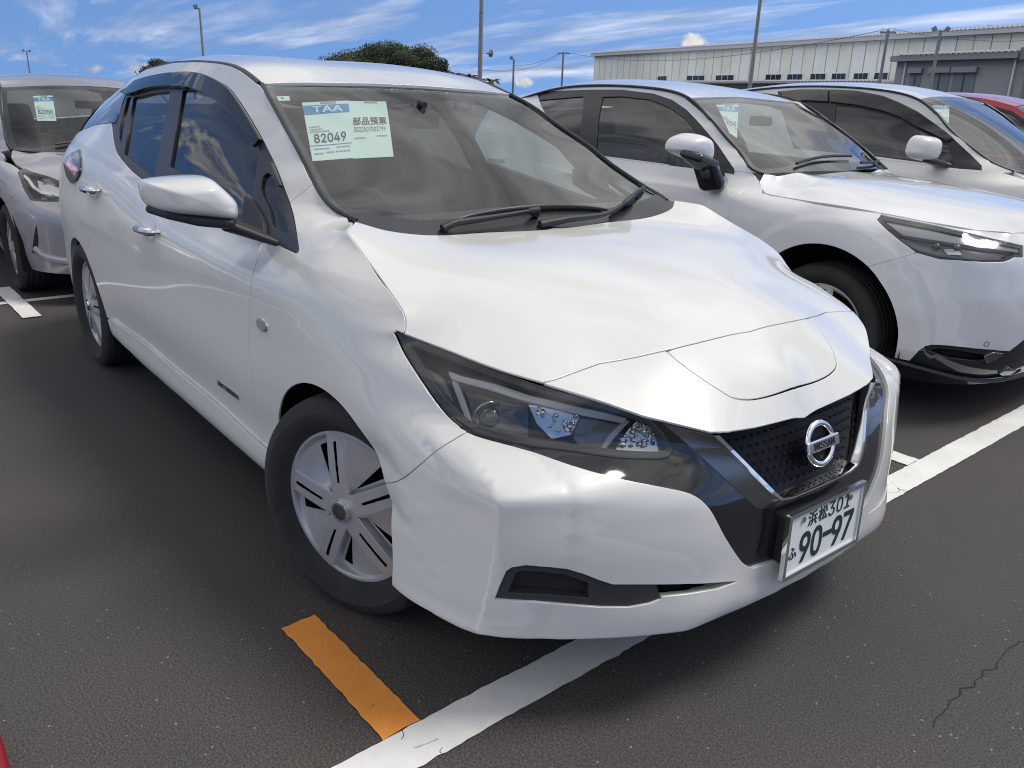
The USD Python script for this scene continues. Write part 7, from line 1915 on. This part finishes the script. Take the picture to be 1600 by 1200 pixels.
def shell_mirror(car, outline, x_face, depth, material, lean=.2, sides_=(1, -1), trim=None):
    """A door mirror: the outline is in (y, z) at its open back, domed forward."""
    ol = np.array(outline, float)
    cen = ol.mean(0)
    ols = curve(np.vstack([ol, ol[:1]]), .02)[:-1]
    rows = [np.c_[np.full(len(ols), x_face - .03), cen + (ols - cen) * .96]]
    for a in np.linspace(0, np.pi / 2, 10):
        k = max(np.cos(a), 0) ** .6
        q = cen + (ols - cen) * k
        rows.append(np.c_[x_face + depth * np.sin(a) - lean * (np.abs(q[:, 0]) - np.abs(ol[:, 0]).min()), q])
    v = np.vstack(rows); n = len(ols); j = np.arange(n); j2 = (j + 1) % n
    f = np.vstack([x for i in range(len(rows) - 1) for x in (np.c_[i * n + j, i * n + j2, (i + 1) * n + j2], np.c_[i * n + j, (i + 1) * n + j2, (i + 1) * n + j])])
    m = trimesh.Trimesh(v, f, process=False)
    m.fix_normals()
    out = []
    for sg in sides_:
        fl = lambda q: q if sg > 0 else trimesh.Trimesh(q.vertices * [1, -1, 1], q.faces[:, ::-1], process=False)
        mm = obj("door_mirror", fl(m), material, car, smooth=60)
        gl = trimesh.creation.extrude_polygon(shapely.Polygon(cen + (ols - cen) * .94), .004, engine="earcut")
        gl.vertices = np.c_[x_face - .02 - gl.vertices[:, 2], gl.vertices[:, 0], gl.vertices[:, 1]]
        obj("mirror_glass", fl(gl), "chrome", mm)
        for t in trim or []:
            obj("mirror_arm", fl(t), "gloss_black", mm, smooth=40)
        out.append(mm)
    return out


def notice(label, name, W, pose, quad, kind, number=None, group=None, off=-.011, curl=None, asp=.85):
    """A sheet of paper stuck behind a windscreen, with its print."""
    t = thing(name, label, "paper", (pose[0], pose[1], 0), pose[2], group)
    lay = lambda v, f, o: on_sheet(W, quad, o, v, f, curl)
    p = obj("sheet", lay(*sheet_rect(0, 0, 1, 1, 14, 14), off), "paper", t)
    o1, o2 = off + .0012, off + .002
    fn_ = lambda v, f: fine(v, f, .12)
    if kind == "bid":
        obj("blue_band", lay(*sheet_rect(0, .075, 1, .25, 12, 4), o1), "paper_blue", p)
        obj("heading", lay(*fn_(*sheet_text("TAA", .52, .165, .125, asp, .66, True)), o2), "paper", p)
        if number:
            obj("number", lay(*fn_(*sheet_text(number, .50, .665, .15, asp, .76, True)), o1), "ink", p)
        ls = [sheet_rect(0, .775, 1, .785, 10, 1)]
        obj("rule", lay(*merge2(*ls), o1), "paper_blue", p)
        rows = []
        rng = random.Random(3)
        for y0, xs in ((.47, (.06, .30)), (.515, (.06, .34)), (.555, (.06, .50)), (.835, (.08, .44)), (.825, (.62, .95)), (.905, (.08, .30)), (.895, (.36, .56)), (.89, (.60, .96))):
            x = xs[0]
            while x < xs[1]:
                w = rng.uniform(.012, .03)
                rows.append(sheet_rect(x, y0 - .012, min(x + w, xs[1]), y0 + .012, 1, 1))
                x += w + .012
        obj("small_print", lay(*merge2(*rows), o1), "ink_grey", p, kind="stuff")
        obj("tape", lay(*sheet_rect(.38, .0, .72, .055, 4, 1), o1), "ink_grey", p)
    elif kind == "parts":
        obj("heading", lay(*fn_(*sheet_text("部品預票", .50, .42, .15, asp, .86, True)), o1), "ink", p)
        obj("number", lay(*fn_(*sheet_text("3022507003799", .48, .565, .08, asp, .80)), o1), "ink", p)
        rows = []
        for y0, xs in ((.705, (.08, .34)), (.68, (.64, .90))):
            x = xs[0]
            while x < xs[1]:
                rows.append(sheet_rect(x, y0 - .01, x + .016, y0 + .012, 1, 1)); x += .024
        obj("small_print", lay(*merge2(*rows), o1), "ink_grey", p, kind="stuff")
        obj("tape", lay(*sheet_rect(.40, .0, .76, .05, 4, 1), o1), "ink_grey", p)
    else:
        obj("number", lay(*fn_(*sheet_text(number, .40, .45, .5, asp)), o1), "ink", p)
    return t

# ---------------------------------------------------------------- cars in their places
leaf, R0, H0, W0, T0 = build_hatchback()
LP = (0.0, 0.0, 0.0)
nc = LEAF
notice("bid sheet with blue band and number 82049 in the nearest windshield", "windshield_notice", W0, LP, nc["note_bid"], "bid", "82049", asp=.80)
notice("plain pale sheet with black characters beside sheet 82049 in the nearest windshield", "windshield_notice", W0, LP, nc["note_parts"], "parts", asp=.72)
notice("tiny square sticker in the upper corner of the nearest windshield", "windshield_sticker", W0, LP, nc["note_six"], "six", "6", asp=1.3)

suv, Rs, Hs, Ws, Ts = build_other(dict(SUV, tyre=.335), OTHER["SUV"], "white crossover car with black lower bumper, second from left in the near row", POSE_SUV, "cool_white", cuts=(1.995, 3.43, 4.30), wheel_turn=0.0)
shell_mirror(suv, [(-1.15, 1.165), (-1.155, 1.185), (-1.14, 1.215), (-1.09, 1.240), (-1.02, 1.252), (-.955, 1.24), (-.92, 1.215), (-.905, 1.15), (-.915, 1.105), (-.96, 1.098), (-1.05, 1.125), (-1.11, 1.145)], -.80, .13, "cool_white", .25, sides_=(1,),
             trim=[rhull([(-.76, -1.12, 1.15, .02), (-.70, -1.06, 1.13, .025), (-.68, -.95, 1.10, .02), (-.78, -.95, 1.10, .03), (-.74, -.98, 1.08, .03)], 2), rhull([(-.76, -.99, 1.10, .035), (-.70, -.95, 1.09, .03), (-.74, -.93, .995, .045), (-.68, -.90, .995, .035), (-.73, -.80, 1.0, .03)], 2)])
wagon, Rw, Hw, Ww, Tw = build_other(WAGON, OTHER["WAGON"], "white wagon with dark window visors, right of the white crossover", POSE_WAGON, "pearl_white", cuts=(1.995, 3.28, 4.2))
shell_mirror(wagon, [(-1.13, 1.135), (-1.12, 1.20), (-1.07, 1.243), (-.98, 1.247), (-.90, 1.235), (-.875, 1.19), (-.88, 1.10), (-.91, 1.07), (-1.0, 1.075), (-1.10, 1.10)], -.82, .12, "pearl_white", .25,
             trim=[rhull([(-.80, -.98, 1.08, .02), (-.76, -.90, 1.07, .02), (-.78, -.80, 1.045, .03), (-.70, -.80, 1.04, .02)], 2)])
sedan, Rd, Hd, Wd, Td = build_other(dict(SEDAN, tyre=.300), OTHER["SEDAN"], "silver lavender sedan facing the camera, behind the nearest hatchback at left", POSE_SEDAN, "silver_paint", cuts=(1.90, 2.95, 3.75))
for c, y in ((sedan, 0),):
    shell_mirror(c, [(-1.0, 1.0), (-.99, 1.05), (-.93, 1.075), (-.85, 1.07), (-.82, 1.04), (-.83, .98), (-.90, .965)], -.62, .10, "silver_paint", .2, trim=[rhull([(-.62, -.85, .97, .02), (-.60, -.76, .94, .025), (-.66, -.78, .95, .02)], 1)])
PLAINLAMP = {"lamp": OTHER["SEDAN"]["lamp"], "lamp_strip": OTHER["SEDAN"]["lamp_strip"], "lamp_unit": OTHER["SEDAN"]["lamp_unit"]}
left = build_other(dict(SEDAN, tyre=.300), PLAINLAMP, "silver car at the far left edge, beside the lavender sedan, only its side in view", (-5.15, -2.62, 0), "silver_paint", detail=False, cuts=(1.90, 2.95, 3.75))[0]
red = build_other(WAGON, PLAINLAMP if False else {}, "red car at the far right, only its roof and windshield above the white wagon", (-.62, 8.05, 0), "red_paint", detail=False, cuts=(1.99, 3.2, 4.2))[0]
far1 = build_other(SEDAN, {}, "dark lavender car roof just above the rear of the white crossover", (-5.6, 5.5, math.pi), "grey_paint", detail=False, cuts=(1.90, 2.95, 3.75))[0]

nsv = OTHER["SUV"]["note"]
qb = lambda p, q=None: p[[0, 1, 2, 3]]
notice("bid sheet with blue band numbered 82043 in the white crossover's windshield", "windshield_notice", Ws, POSE_SUV, OTHER["SUV"]["note_quad"], "bid", "82043", asp=.75)
notice("faded bid sheet with a pale blue band in the white wagon's windshield", "windshield_notice", Ww, POSE_WAGON, OTHER["WAGON"]["note_quad"], "bid", None, asp=.75)
notice("bid sheet with blue band numbered 82050 in the silver sedan's windshield", "windshield_notice", Wd, POSE_SEDAN, OTHER["SEDAN"]["note_quad"], "bid", "82050", asp=.8)

# ---------------------------------------------------------------- the red thing at the lower left edge
blk = obj("red_block", rbox(.335, -1.865, .0255, .58, .30, .050, .014, 2), "cone_red", label="bright red block on the asphalt, cut off by the lower left corner", category="block", smooth=40)
